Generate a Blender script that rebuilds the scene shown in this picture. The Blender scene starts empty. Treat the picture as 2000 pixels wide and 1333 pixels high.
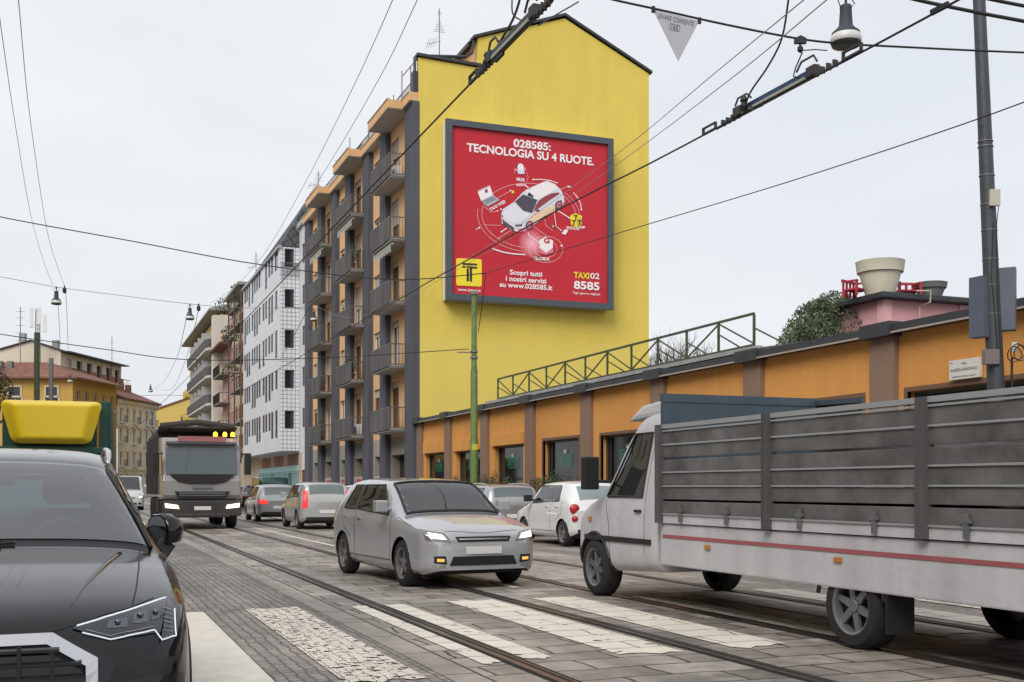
import bpy, bmesh, math, random
import numpy as np
from mathutils import Vector, Matrix
R = math.radians
random.seed(7)
sc = bpy.context.scene
# ------------------------------------------------------------------ camera, sky, sun, exposure
F, HZ, H = 2200.0, 952.0, 1.35           # focal length and horizon in photo pixels, eye height in metres
TH = math.atan(850 / F); CT, ST = math.cos(TH), math.sin(TH)
cd = bpy.data.cameras.new('camera'); cam = bpy.data.objects.new('camera', cd); sc.collection.objects.link(cam)
cam.location = (0, 0, H); cam.rotation_euler = (R(90), 0, -TH)
cd.sensor_width = 36; cd.lens = 36 * F / 2000; cd.shift_y = (HZ - 666.5) / 2000; cd.clip_end = 3000; cd.clip_start = .05
sc.camera = cam
SUN_EL, SUN_AZ = 42, 226
w = bpy.data.worlds.new('World'); sc.world = w; w.use_nodes = True
nt = w.node_tree; nt.nodes.clear()
wo = nt.nodes.new('ShaderNodeOutputWorld'); add = nt.nodes.new('ShaderNodeAddShader')
b1 = nt.nodes.new('ShaderNodeBackground'); b2 = nt.nodes.new('ShaderNodeBackground')
sky = nt.nodes.new('ShaderNodeTexSky'); sky.sky_type = 'NISHITA'; sky.sun_disc = False
sky.sun_elevation = R(SUN_EL); sky.sun_rotation = R(SUN_AZ); sky.dust_density = 5
nt.links.new(sky.outputs[0], b1.inputs[0]); b1.inputs[1].default_value = .01
tc = nt.nodes.new('ShaderNodeTexCoord'); mp = nt.nodes.new('ShaderNodeMapping'); mp.inputs['Scale'].default_value = (1, 1, 2.2)
nz = nt.nodes.new('ShaderNodeTexNoise'); nz.inputs['Scale'].default_value = 2.2; nz.inputs['Detail'].default_value = 5
cr = nt.nodes.new('ShaderNodeValToRGB'); cr.color_ramp.elements[0].position = .3; cr.color_ramp.elements[1].position = .72
cr.color_ramp.elements[0].color = (.70, .73, .775, 1); cr.color_ramp.elements[1].color = (.825, .84, .85, 1)
nt.links.new(tc.outputs['Generated'], mp.inputs[0]); nt.links.new(mp.outputs[0], nz.inputs['Vector'])
nt.links.new(nz.outputs[0], cr.inputs[0]); nt.links.new(cr.outputs[0], b2.inputs[0]); b2.inputs[1].default_value = .87
nt.links.new(b1.outputs[0], add.inputs[0]); nt.links.new(b2.outputs[0], add.inputs[1]); nt.links.new(add.outputs[0], wo.inputs[0])
sd = bpy.data.lights.new('sun', 'SUN'); sd.energy = 2.0; sd.angle = R(35); sd.color = (1, .96, .9)
so = bpy.data.objects.new('sun', sd); sc.collection.objects.link(so)
saz = R(SUN_AZ)   # light comes from the south-west-ish, behind and left of the camera
sdir = Vector((math.sin(saz) * math.cos(R(SUN_EL)), math.cos(saz) * math.cos(R(SUN_EL)), math.sin(R(SUN_EL))))
so.rotation_euler = sdir.to_track_quat('Z', 'Y').to_euler()
sc.view_settings.view_transform = 'Standard'; sc.view_settings.look = 'None'; sc.view_settings.exposure = .3; sc.view_settings.gamma = 1

# ------------------------------------------------------------------ survey helpers: world X = across the street, Y = along it
def ray(px, py):
    a = (px - 1000) / F
    return Vector((CT * a + ST, -ST * a + CT, (HZ - py) / F))
def atX(px, py, X): r = ray(px, py); t = X / r.x; return Vector((X, r.y * t, H + r.z * t))
def atY(px, py, Y): r = ray(px, py); t = Y / r.y; return Vector((r.x * t, Y, H + r.z * t))
def at(px, py, t): r = ray(px, py); return Vector((r.x * t, r.y * t, H + r.z * t))
def C(xc, zc, z=0): return Vector((CT * xc + ST * zc, -ST * xc + CT * zc, z))

# ------------------------------------------------------------------ materials
MATS = {}
def mat(name, col, rough=.7, metal=0, coat=0, noise=0, nscale=3, bump=0, bscale=40, spec=.5, emit=0, ecol=None, trans=0):
    if name in MATS: return MATS[name]
    m = bpy.data.materials.new(name); m.use_nodes = True; n = m.node_tree.nodes; l = m.node_tree.links
    b = n['Principled BSDF']; b.inputs['Base Color'].default_value = (*col, 1); b.inputs['Roughness'].default_value = rough
    b.inputs['Metallic'].default_value = metal; b.inputs['Coat Weight'].default_value = coat; b.inputs['Coat Roughness'].default_value = .03
    b.inputs['Specular IOR Level'].default_value = spec
    if emit: b.inputs['Emission Strength'].default_value = emit; b.inputs['Emission Color'].default_value = (*(ecol or col), 1)
    t = n.new('ShaderNodeTexCoord')
    if noise:
        a = n.new('ShaderNodeTexNoise'); a.inputs['Scale'].default_value = nscale; a.inputs['Detail'].default_value = 8; a.inputs['Roughness'].default_value = .62
        l.new(t.outputs['Object'], a.inputs['Vector'])
        r = n.new('ShaderNodeMapRange'); r.inputs[1].default_value = .3; r.inputs[2].default_value = .7
        r.inputs[3].default_value = 1 - noise; r.inputs[4].default_value = 1 + noise; l.new(a.outputs[0], r.inputs[0])
        x = n.new('ShaderNodeMix'); x.data_type = 'RGBA'; x.blend_type = 'MULTIPLY'; x.inputs[0].default_value = 1
        x.inputs[6].default_value = (*col, 1); l.new(r.outputs[0], x.inputs[7]); l.new(x.outputs[2], b.inputs['Base Color'])
    if bump:
        a = n.new('ShaderNodeTexNoise'); a.inputs['Scale'].default_value = bscale; a.inputs['Detail'].default_value = 6
        l.new(t.outputs['Object'], a.inputs['Vector'])
        u = n.new('ShaderNodeBump'); u.inputs['Strength'].default_value = bump; u.inputs['Distance'].default_value = .02
        l.new(a.outputs[0], u.inputs['Height']); l.new(u.outputs[0], b.inputs['Normal'])
    MATS[name] = m; return m
def plaster(name, col, noise=.05, streak=.08, patch=None):
    """painted render: fine grain, broad mottling and vertical run-off streaks"""
    if name in MATS: return MATS[name]
    m = mat(name, col, .9, noise=0, bump=.25, bscale=14, spec=.25); n = m.node_tree.nodes; l = m.node_tree.links; b = n['Principled BSDF']
    t = n.new('ShaderNodeTexCoord')
    def nzz(scale, sx, sy, sz, lo, hi, det=7):
        mpn = n.new('ShaderNodeMapping'); mpn.inputs['Scale'].default_value = (sx, sy, sz); l.new(t.outputs['Object'], mpn.inputs[0])
        a = n.new('ShaderNodeTexNoise'); a.inputs['Scale'].default_value = scale; a.inputs['Detail'].default_value = det; a.inputs['Roughness'].default_value = .6
        l.new(mpn.outputs[0], a.inputs['Vector'])
        r = n.new('ShaderNodeMapRange'); r.inputs[1].default_value = .3; r.inputs[2].default_value = .7; r.inputs[3].default_value = lo; r.inputs[4].default_value = hi
        l.new(a.outputs[0], r.inputs[0]); return r.outputs[0]
    A = nzz(.35, 1, 1, 1, 1 - noise, 1 + noise); B = nzz(2.0, 1, 1, .08, 1 - streak, 1.0); D = nzz(9, 1, 1, 1, .96, 1.03)
    m1 = n.new('ShaderNodeMath'); m1.operation = 'MULTIPLY'; l.new(A, m1.inputs[0]); l.new(B, m1.inputs[1])
    m2 = n.new('ShaderNodeMath'); m2.operation = 'MULTIPLY'; l.new(m1.outputs[0], m2.inputs[0]); l.new(D, m2.inputs[1])
    x = n.new('ShaderNodeMix'); x.data_type = 'RGBA'; x.blend_type = 'MULTIPLY'; x.inputs[0].default_value = 1
    x.inputs[6].default_value = (*col, 1); l.new(m2.outputs[0], x.inputs[7]); l.new(x.outputs[2], b.inputs['Base Color'])
    if patch:      # a repainted band below a given height, in a slightly different tone
        sp = n.new('ShaderNodeSeparateXYZ'); l.new(t.outputs['Object'], sp.inputs[0])
        lt = n.new('ShaderNodeMath'); lt.operation = 'LESS_THAN'; l.new(sp.outputs[2], lt.inputs[0]); lt.inputs[1].default_value = patch[0]
        ml = n.new('ShaderNodeMath'); ml.operation = 'MULTIPLY'; l.new(lt.outputs[0], ml.inputs[0]); ml.inputs[1].default_value = patch[2]
        y = n.new('ShaderNodeMix'); y.data_type = 'RGBA'; l.new(ml.outputs[0], y.inputs[0]); l.new(x.outputs[2], y.inputs[6]); y.inputs[7].default_value = (*patch[1], 1)
        l.new(y.outputs[2], b.inputs['Base Color'])
    return m
def brickmat(name, c1, c2, mortar, bw, bh, ms, offset=.5, distort=0, rough=.8, bump=.6, mode='floor', noise=.15, squash=1, rot=0, dscale=2.5, stripe=False, nscale=6):
    """stones or tiles: mode floor uses object x,y; wall uses x+y,z. stripe=True: road paint worn off the joints."""
    if name in MATS: return MATS[name]
    m = bpy.data.materials.new(name); m.use_nodes = True; n = m.node_tree.nodes; l = m.node_tree.links; b = n['Principled BSDF']
    t = n.new('ShaderNodeTexCoord'); v = t.outputs['Object']
    if mode == 'wall':
        s = n.new('ShaderNodeSeparateXYZ'); l.new(v, s.inputs[0]); a = n.new('ShaderNodeMath'); l.new(s.outputs[0], a.inputs[0]); l.new(s.outputs[1], a.inputs[1])
        c = n.new('ShaderNodeCombineXYZ'); l.new(a.outputs[0], c.inputs[0]); l.new(s.outputs[2], c.inputs[1]); v = c.outputs[0]
    if rot:
        mpn = n.new('ShaderNodeMapping'); mpn.inputs['Rotation'].default_value = (0, 0, rot); l.new(v, mpn.inputs[0]); v = mpn.outputs[0]
    if distort:
        nn = n.new('ShaderNodeTexNoise'); nn.inputs['Scale'].default_value = dscale; nn.inputs['Detail'].default_value = 3; l.new(v, nn.inputs['Vector'])
        sb = n.new('ShaderNodeVectorMath'); sb.operation = 'SUBTRACT'; l.new(nn.outputs['Color'], sb.inputs[0]); sb.inputs[1].default_value = (.5, .5, .5)
        sl = n.new('ShaderNodeVectorMath'); sl.operation = 'SCALE'; l.new(sb.outputs[0], sl.inputs[0]); sl.inputs['Scale'].default_value = distort
        ad = n.new('ShaderNodeVectorMath'); l.new(v, ad.inputs[0]); l.new(sl.outputs[0], ad.inputs[1]); v = ad.outputs[0]
    br = n.new('ShaderNodeTexBrick'); l.new(v, br.inputs['Vector']); br.offset = offset; br.squash = squash
    br.inputs['Color1'].default_value = (*c1, 1); br.inputs['Color2'].default_value = (*c2, 1); br.inputs['Mortar'].default_value = (*mortar, 1)
    br.inputs['Scale'].default_value = 1; br.inputs['Mortar Size'].default_value = ms; br.inputs['Mortar Smooth'].default_value = .25
    br.inputs['Brick Width'].default_value = bw; br.inputs['Row Height'].default_value = bh; br.inputs['Bias'].default_value = 0
    a = n.new('ShaderNodeTexNoise'); a.inputs['Scale'].default_value = nscale; a.inputs['Detail'].default_value = 9; a.inputs['Roughness'].default_value = .65; l.new(t.outputs['Object'], a.inputs['Vector'])
    big = n.new('ShaderNodeTexNoise'); big.inputs['Scale'].default_value = .6; big.inputs['Detail'].default_value = 4; l.new(t.outputs['Object'], big.inputs['Vector'])
    sm = n.new('ShaderNodeMath'); sm.operation = 'ADD'; l.new(a.outputs[0], sm.inputs[0]); l.new(big.outputs[0], sm.inputs[1])
    r = n.new('ShaderNodeMapRange'); r.inputs[1].default_value = .7; r.inputs[2].default_value = 1.3; r.inputs[3].default_value = 1 - noise; r.inputs[4].default_value = 1 + noise; l.new(sm.outputs[0], r.inputs[0])
    if mode == 'floor' and not stripe:     # long tyre-polished and oil-darkened tracks along the street
        tm = n.new('ShaderNodeMapping'); tm.inputs['Scale'].default_value = (1.5, .07, 1); l.new(t.outputs['Object'], tm.inputs[0])
        tn = n.new('ShaderNodeTexNoise'); tn.inputs['Scale'].default_value = 1.3; tn.inputs['Detail'].default_value = 5; l.new(tm.outputs[0], tn.inputs['Vector'])
        tr_ = n.new('ShaderNodeMapRange'); tr_.inputs[1].default_value = .38; tr_.inputs[2].default_value = .6; tr_.inputs[3].default_value = .74; tr_.inputs[4].default_value = 1.04; l.new(tn.outputs[0], tr_.inputs[0])
        on = n.new('ShaderNodeTexNoise'); on.inputs['Scale'].default_value = 1.7; on.inputs['Detail'].default_value = 3; l.new(t.outputs['Object'], on.inputs['Vector'])
        orr = n.new('ShaderNodeMapRange'); orr.inputs[1].default_value = .30; orr.inputs[2].default_value = .40; orr.inputs[3].default_value = .66; orr.inputs[4].default_value = 1; l.new(on.outputs[0], orr.inputs[0])
        q1 = n.new('ShaderNodeMath'); q1.operation = 'MULTIPLY'; l.new(tr_.outputs[0], q1.inputs[0]); l.new(orr.outputs[0], q1.inputs[1])
        q2 = n.new('ShaderNodeMath'); q2.operation = 'MULTIPLY'; l.new(q1.outputs[0], q2.inputs[0]); l.new(r.outputs[0], q2.inputs[1]); rout = q2.outputs[0]
    else: rout = r.outputs[0]
    x = n.new('ShaderNodeMix'); x.data_type = 'RGBA'; x.blend_type = 'MULTIPLY'; x.inputs[0].default_value = 1; l.new(br.outputs['Color'], x.inputs[6]); l.new(rout, x.inputs[7])
    l.new(x.outputs[2], b.inputs['Base Color']); b.inputs['Roughness'].default_value = rough
    if rough < .75:
        rr = n.new('ShaderNodeMapRange'); rr.inputs[1].default_value = .35; rr.inputs[2].default_value = .65; rr.inputs[3].default_value = rough - .12; rr.inputs[4].default_value = rough + .2
        l.new(a.outputs[0], rr.inputs[0]); l.new(rr.outputs[0], b.inputs['Roughness'])
    h = n.new('ShaderNodeMath'); h.operation = 'MULTIPLY_ADD'; l.new(br.outputs['Fac'], h.inputs[0]); h.inputs[1].default_value = -1
    hn = n.new('ShaderNodeMath'); hn.operation = 'MULTIPLY'; l.new(a.outputs[0], hn.inputs[0]); hn.inputs[1].default_value = .5; l.new(hn.outputs[0], h.inputs[2])
    u = n.new('ShaderNodeBump'); u.inputs['Strength'].default_value = bump; u.inputs['Distance'].default_value = .02; l.new(h.outputs[0], u.inputs['Height']); l.new(u.outputs[0], b.inputs['Normal'])
    if stripe:
        g = n.new('ShaderNodeTexNoise'); g.inputs['Scale'].default_value = stripe[1]; g.inputs['Detail'].default_value = 4; l.new(t.outputs['Object'], g.inputs['Vector'])
        gt = n.new('ShaderNodeMath'); gt.operation = 'GREATER_THAN'; l.new(g.outputs[0], gt.inputs[0]); gt.inputs[1].default_value = stripe[0]
        f = n.new('ShaderNodeMath'); f.operation = 'MAXIMUM'; l.new(gt.outputs[0], f.inputs[0]); l.new(br.outputs['Fac'], f.inputs[1])
        tr = n.new('ShaderNodeBsdfTransparent'); ms_ = n.new('ShaderNodeMixShader'); l.new(f.outputs[0], ms_.inputs[0]); l.new(b.outputs[0], ms_.inputs[1]); l.new(tr.outputs[0], ms_.inputs[2])
        l.new(ms_.outputs[0], n['Material Output'].inputs[0])
    MATS[name] = m; return m
def seeglass(name, tint, k=.25):
    if name in MATS: return MATS[name]
    m = bpy.data.materials.new(name); m.use_nodes = True; n = m.node_tree.nodes; l = m.node_tree.links; n.remove(n['Principled BSDF'])
    tr = n.new('ShaderNodeBsdfTransparent'); tr.inputs[0].default_value = (*tint, 1); g = n.new('ShaderNodeBsdfGlossy'); g.inputs['Roughness'].default_value = .02
    fr = n.new('ShaderNodeFresnel'); fr.inputs[0].default_value = 1.5; a = n.new('ShaderNodeMath'); l.new(fr.outputs[0], a.inputs[0]); a.inputs[1].default_value = k; a.use_clamp = True
    x = n.new('ShaderNodeMixShader'); l.new(a.outputs[0], x.inputs[0]); l.new(tr.outputs[0], x.inputs[1]); l.new(g.outputs[0], x.inputs[2]); l.new(x.outputs[0], n['Material Output'].inputs[0])
    MATS[name] = m; return m

# ------------------------------------------------------------------ mesh helpers
class MB:
    def __init__(s): s.v = []; s.f = []
    def add(s, vs, fs):
        o = len(s.v); s.v += [tuple(v) for v in vs]; s.f += [tuple(i + o for i in f) for f in fs]; return s
    def box(s, x0, x1, y0, y1, z0, z1):
        return s.add([(x, y, z) for x in (x0, x1) for y in (y0, y1) for z in (z0, z1)],
                     [(0, 1, 3, 2), (4, 6, 7, 5), (0, 4, 5, 1), (2, 3, 7, 6), (0, 2, 6, 4), (1, 5, 7, 3)])
    def poly(s, pts): return s.add(pts, [tuple(range(len(pts)))])
    def prism(s, pts, off):
        """closed solid: polygon pts (3D) swept along off"""
        n = len(pts); off = Vector(off); a = [Vector(p) for p in pts]; b = [p + off for p in a]
        return s.add(a + b, [tuple(range(n))[::-1], tuple(range(n, 2 * n))] + [(i, (i + 1) % n, n + (i + 1) % n, n + i) for i in range(n)])
    def tube(s, pts, r, n=6, caps=True):
        pts = [Vector(p) for p in pts]; rs = r if isinstance(r, (list, tuple)) else [r] * len(pts)
        rings = []; up0 = None
        for i, p in enumerate(pts):
            d = (pts[min(i + 1, len(pts) - 1)] - pts[max(i - 1, 0)]).normalized()
            if up0 is None:
                up0 = d.orthogonal().normalized()
            a = (up0 - d * up0.dot(d)); a = a.normalized() if a.length > 1e-6 else d.orthogonal().normalized(); up0 = a; b = d.cross(a)
            rings.append([p + (a * math.cos(2 * math.pi * k / n) + b * math.sin(2 * math.pi * k / n)) * rs[i] for k in range(n)])
        vs = [v for g in rings for v in g]; fs = []
        for i in range(len(pts) - 1):
            for k in range(n): fs.append((i * n + k, i * n + (k + 1) % n, (i + 1) * n + (k + 1) % n, (i + 1) * n + k))
        if caps: fs += [tuple(range(n))[::-1], tuple((len(pts) - 1) * n + k for k in range(n))]
        return s.add(vs, fs)
    def bar(s, p, q, wd, ht, up=(0, 0, 1)):
        p, q = Vector(p), Vector(q); d = (q - p).normalized(); u = Vector(up); sd_ = d.cross(u)
        if sd_.length < 1e-5: sd_ = d.cross(Vector((1, 0, 0)))
        sd_.normalize(); u = sd_.cross(d).normalized(); a = sd_ * wd / 2; b = u * ht / 2
        return s.prism([p + a + b, p - a + b, p - a - b, p + a - b], q - p)
    def lathe(s, prof, c=(0, 0, 0), n=24, axis='z', caps=True):
        """prof: list of (radius, height)"""
        c = Vector(c); vs = []
        for r_, h_ in prof:
            for k in range(n):
                a = 2 * math.pi * k / n; x, y = r_ * math.cos(a), r_ * math.sin(a)
                vs.append(c + (Vector((x, y, h_)) if axis == 'z' else Vector((x, h_, y)) if axis == 'y' else Vector((h_, x, y))))
        fs = []
        for i in range(len(prof) - 1):
            for k in range(n): fs.append((i * n + k, i * n + (k + 1) % n, (i + 1) * n + (k + 1) % n, (i + 1) * n + k))
        if caps: fs += [tuple(range(n)), tuple((len(prof) - 1) * n + k for k in range(n))]
        return s.add(vs, fs)
    def grid(s, fn, nu, nv):
        vs = [fn(i / nu, j / nv) for i in range(nu + 1) for j in range(nv + 1)]; w_ = nv + 1
        return s.add(vs, [(i * w_ + j, i * w_ + j + 1, (i + 1) * w_ + j + 1, (i + 1) * w_ + j) for i in range(nu) for j in range(nv)])
    def holed(s, x0, x1, z0, z1, holes, y=0, depth=.2, fn=None):
        """wall sheet in the x,z plane at y facing -y, with rectangular openings (a,b,c,d) and their reveals"""
        fn = fn or (lambda x, yy, z: (x, yy, z))
        xs = sorted({x0, x1, *[h[0] for h in holes], *[h[1] for h in holes]}); zs = sorted({z0, z1, *[h[2] for h in holes], *[h[3] for h in holes]})
        for i in range(len(xs) - 1):
            for j in range(len(zs) - 1):
                mx, mz = (xs[i] + xs[i + 1]) / 2, (zs[j] + zs[j + 1]) / 2
                if any(a < mx < b and c < mz < d for a, b, c, d in holes): continue
                s.poly([fn(xs[i], y, zs[j]), fn(xs[i + 1], y, zs[j]), fn(xs[i + 1], y, zs[j + 1]), fn(xs[i], y, zs[j + 1])])
        for a, b, c, d in holes:
            q = [(a, c), (b, c), (b, d), (a, d)]
            for k in range(4):
                (p, r_), (p2, r2) = q[k], q[(k + 1) % 4]
                s.poly([fn(p, y, r_), fn(p2, y, r2), fn(p2, y + depth, r2), fn(p, y + depth, r_)])
        return s
    def build(s, name, m, parent=None, smooth=False, bevel=0, merge=False, angle=None):
        me = bpy.data.meshes.new(name); me.from_pydata(s.v, [], s.f); me.materials.append(m)
        bm = bmesh.new(); bm.from_mesh(me)
        if merge: bmesh.ops.remove_doubles(bm, verts=bm.verts, dist=1e-4)
        bmesh.ops.recalc_face_normals(bm, faces=bm.faces)
        if bevel:
            es = [e for e in bm.edges if len(e.link_faces) == 2 and e.calc_face_angle(0) > .5]
            bmesh.ops.bevel(bm, geom=es, offset=bevel, segments=2, affect='EDGES', profile=.6, clamp_overlap=True)
        bm.to_mesh(me); bm.free()
        if smooth: me.shade_smooth()
        o = bpy.data.objects.new(name, me); sc.collection.objects.link(o)
        if smooth and angle:
            me.set_sharp_from_angle(angle=R(angle))
        if parent: o.parent = parent
        return o
    def split(s, name, m, parent=None, **kw):
        """one object per connected piece"""
        p = list(range(len(s.v)))
        def fd(a):
            while p[a] != a: p[a] = p[p[a]]; a = p[a]
            return a
        for f in s.f:
            for i in f[1:]: p[fd(i)] = fd(f[0])
        gr = {}
        for f in s.f: gr.setdefault(fd(f[0]), []).append(f)
        out = []
        for fs in gr.values():
            q = MB(); ids = sorted({i for f in fs for i in f}); mp_ = {a: b for b, a in enumerate(ids)}; q.add([s.v[i] for i in ids], [tuple(mp_[i] for i in f) for f in fs]); out.append(q.build(name, m, parent, **kw))
        return out
def root(name, label, cat, loc=(0, 0, 0), rz=0, group=None, kind=None):
    o = bpy.data.objects.new(name, None); sc.collection.objects.link(o); o.location = loc; o.rotation_euler = (0, 0, rz); o.empty_display_size = .2
    return tag(o, label, cat, group, kind)
def tag(o, label=None, cat=None, group=None, kind=None):
    if label: o['label'] = label
    if cat: o['category'] = cat
    if group: o['group'] = group
    if kind: o['kind'] = kind
    return o
def copy_tree(o, parent=None):
    c = o.copy(); sc.collection.objects.link(c)
    if parent: c.parent = parent
    for ch in list(o.children): copy_tree(ch, c)
    return c
_tc = {}
def text_geo(body, bold):
    k = (body, bold)
    if k not in _tc:
        cu = bpy.data.curves.new('t', 'FONT'); cu.body = body; cu.size = 1; cu.offset = bold; cu.resolution_u = 4
        ob = bpy.data.objects.new('t', cu); me = bpy.data.meshes.new_from_object(ob)
        vs = [v.co.copy() for v in me.vertices]; fs = [tuple(p.vertices) for p in me.polygons]
        bpy.data.objects.remove(ob); bpy.data.meshes.remove(me); bpy.data.curves.remove(cu); _tc[k] = (vs, fs)
    return _tc[k]
def text(mb, body, O, ex, ez, width, cap, bold=.02):
    """lettering laid in the plane O + ex*x + ez*z, stretched to a given width and capital height"""
    vs, fs = text_geo(body, bold); CH = max(v.y for v in text_geo('H', bold)[0]); x0 = min(v.x for v in vs); x1 = max(v.x for v in vs)
    O, ex, ez = Vector(O), Vector(ex), Vector(ez)
    mb.add([O + ex * ((v.x - x0) / (x1 - x0) * width) + ez * (v.y / CH * cap) for v in vs], fs)
# ------------------------------------------------------------------ shared colours
YEL = plaster('yellow_render', (.73, .565, .115), .05, .07, patch=(8.6, (.70, .56, .135), .75))
ORA = plaster('orange_render', (.64, .30, .085), .06, .12)
APT = plaster('apricot_render', (.69, .43, .22), .05, .12)
BRN = plaster('brown_pilaster', (.235, .155, .115), .05, .10)
GRY = plaster('blue_grey_paint', (.10, .103, .125), .08, .25)
GRP = plaster('grey_parapet', (.125, .122, .122), .12, .45)
DKM = mat('dark_flashing', (.035, .036, .042), .5, noise=.2, nscale=2)
CON = mat('concrete', (.30, .29, .27), .85, noise=.2, nscale=2, bump=.3)
CON2 = mat('weathered_slab', (.17, .155, .14), .9, noise=.3, nscale=4)
SOF = mat('soffit', (.50, .48, .45), .9, noise=.1)
WHP = mat('white_paint', (.72, .72, .70), .6)
BLK = mat('black_trim', (.012, .012, .013), .55)
DKG = mat('dark_glass', (.02, .025, .03), .05, spec=.8)
SHG = mat('shop_glass', (.010, .012, .013), .05, spec=.28)
WIN = mat('window_glass', (.035, .04, .045), .15, spec=.4)
FRM = mat('brown_window_frame', (.16, .09, .05), .6)
SHU = mat('roller_shutter', (.42, .40, .36), .7)
STL = mat('grey_steel', (.22, .23, .24), .45, metal=.6, noise=.15)
WIR = mat('black_wire', (.012, .012, .013), .6)
CPR = mat('thin_grey_cable', (.30, .27, .27), .6)
GRN = mat('green_paint', (.055, .075, .035), .6, noise=.2, nscale=5)
ROF = brickmat('clay_tiles', (.17, .062, .042), (.27, .115, .075), (.08, .04, .03), .3, .35, .03, mode='wall', bump=.5)

# ------------------------------------------------------------------ ground, road, rails, markings
SETT = brickmat('small_setts', (.37, .33, .30), (.24, .215, .195), (.145, .12, .10), .125, .092, .011, distort=.075, rough=.6, bump=.9, noise=.42, rot=R(90), dscale=5)
SLAB = brickmat('stone_slabs', (.40, .36, .32), (.23, .205, .18), (.045, .03, .02), .80, .42, .014, distort=.17, rough=.46, bump=.8, noise=.4, dscale=1.3, nscale=4)
BAND = brickmat('stone_band', (.38, .34, .30), (.30, .27, .24), (.04, .028, .02), .30, 1.1, .012, distort=.03, rough=.55, bump=.8, noise=.3, offset=0)
ASPH = mat('asphalt', (.085, .083, .08), .85, noise=.25, nscale=3, bump=.5, bscale=60)
PAVE = brickmat('pavement_slabs', (.26, .25, .24), (.21, .205, .2), (.08, .075, .07), .6, .3, .01, noise=.15)
def sheet(name, x0, x1, y0, y1, z, m, kind='structure'):
    mb = MB(); n = 1
    mb.poly([(x0, y0, z), (x1, y0, z), (x1, y1, z), (x0, y1, z)]); return tag(mb.build(name, m), kind=kind)
sheet('ground', -900, 900, -300, 1700, -.012, ASPH)
sheet('road', -2.2, 12.0, -12, 230, 0, SETT)
sheet('tramway_paving', 2.72, 8.75, -12, 230, .004, SLAB)
sheet('stone_band', 2.44, 2.72, -12, 230, .005, BAND)
sheet('stone_band', 8.75, 9.0, -12, 230, .005, BAND)
for x0, x1, nm in ((12.0, 15.4, 'pavement'), (-14, -2.2, 'pavement')):
    mb = MB(); mb.box(x0 + (.25 if x0 > 0 else 0), x1 - (0 if x0 > 0 else .25), -12, 230, -.1, .13); tag(mb.build(nm, PAVE), kind='structure')
    mb = MB(); k0 = 12.0 if x0 > 0 else -2.45
    for i in range(-12, 230, 2): mb.box(k0, k0 + .247, i + .01, i + 1.99, -.1, .14)
    tag(mb.build('kerb', CON), kind='structure')
RAILM = mat('rail_steel', (.19, .165, .15), .28, metal=.85, noise=.25, nscale=8)
RGAP = mat('rail_groove', (.012, .009, .007), .9)
for X in (3.15, 4.80, 6.25, 7.95):
    mb = MB()
    mb.prism([(X - .055, -12, -.04), (X - .055, -12, .013), (X + .005, -12, .013), (X + .005, -12, -.04)], (0, 240, 0))
    mb.prism([(X + .045, -12, -.04), (X + .045, -12, .011), (X + .068, -12, .011), (X + .068, -12, -.04)], (0, 240, 0))
    r_ = mb.build('tram_rail', RAILM); tag(r_, kind='structure')
    g = MB(); g.poly([(X - .095, -12, .0075), (X + .105, -12, .0075), (X + .105, 228, .0075), (X - .095, 228, .0075)]); g.build('rail_groove', RGAP, r_)
WPAINT = (.74, .68, .59)
PS = brickmat('paint_on_setts', WPAINT, (.69, .64, .55), (.1, .1, .1), .125, .092, .003, distort=.075, rough=.7, bump=.5, noise=.14, rot=R(90), dscale=5, stripe=(.585, 13))
PL = brickmat('paint_on_slabs', WPAINT, (.70, .65, .56), (.1, .1, .1), .80, .42, .008, distort=.17, rough=.7, bump=.5, noise=.10, dscale=1.3, nscale=4, stripe=(.66, 6))
PW = mat('fresh_paint', (.76, .71, .62), .7, noise=.1, nscale=5, bump=.4, bscale=60)
for x0, x1, m_, y0, y1 in ((.55, 1.27, PW, 7.0, 12.5), (1.72, 2.30, PS, 7.6, 12.6), (2.87, 3.045, PL, 8.1, 12.5), (3.265, 3.50, PL, 8.15, 12.5), (4.05, 4.62, PL, 8.1, 12.6),
                       (5.12, 5.68, PL, 8.1, 12.6), (6.36, 6.72, PL, 8.1, 12.6), (7.2, 7.78, PL, 8.1, 12.6), (8.2, 8.72, PL, 8.1, 12.6), (9.3, 9.88, PS, 8.1, 12.6), (10.4, 10.98, PS, 8.1, 12.6)):
    mb = MB(); e = [random.uniform(-.08, .08) for _ in range(12)]; n = 5
    a = [(x0 + (x1 - x0) * i / n, y1 + e[i], .0115) for i in range(n + 1)]; b_ = [(x1 - (x1 - x0) * i / n, y0 + e[6 + i], .0115) for i in range(n + 1)]
    mb.poly(a + b_); tag(mb.build('crosswalk_stripe', m_), kind='structure')
mb = MB(); mb.poly([(5.42, 14.0, .0115), (5.53, 14.0, .0115), (5.53, 220, .0115), (5.42, 220, .0115)])
tag(mb.build('lane_line', PL), kind='structure')

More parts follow.
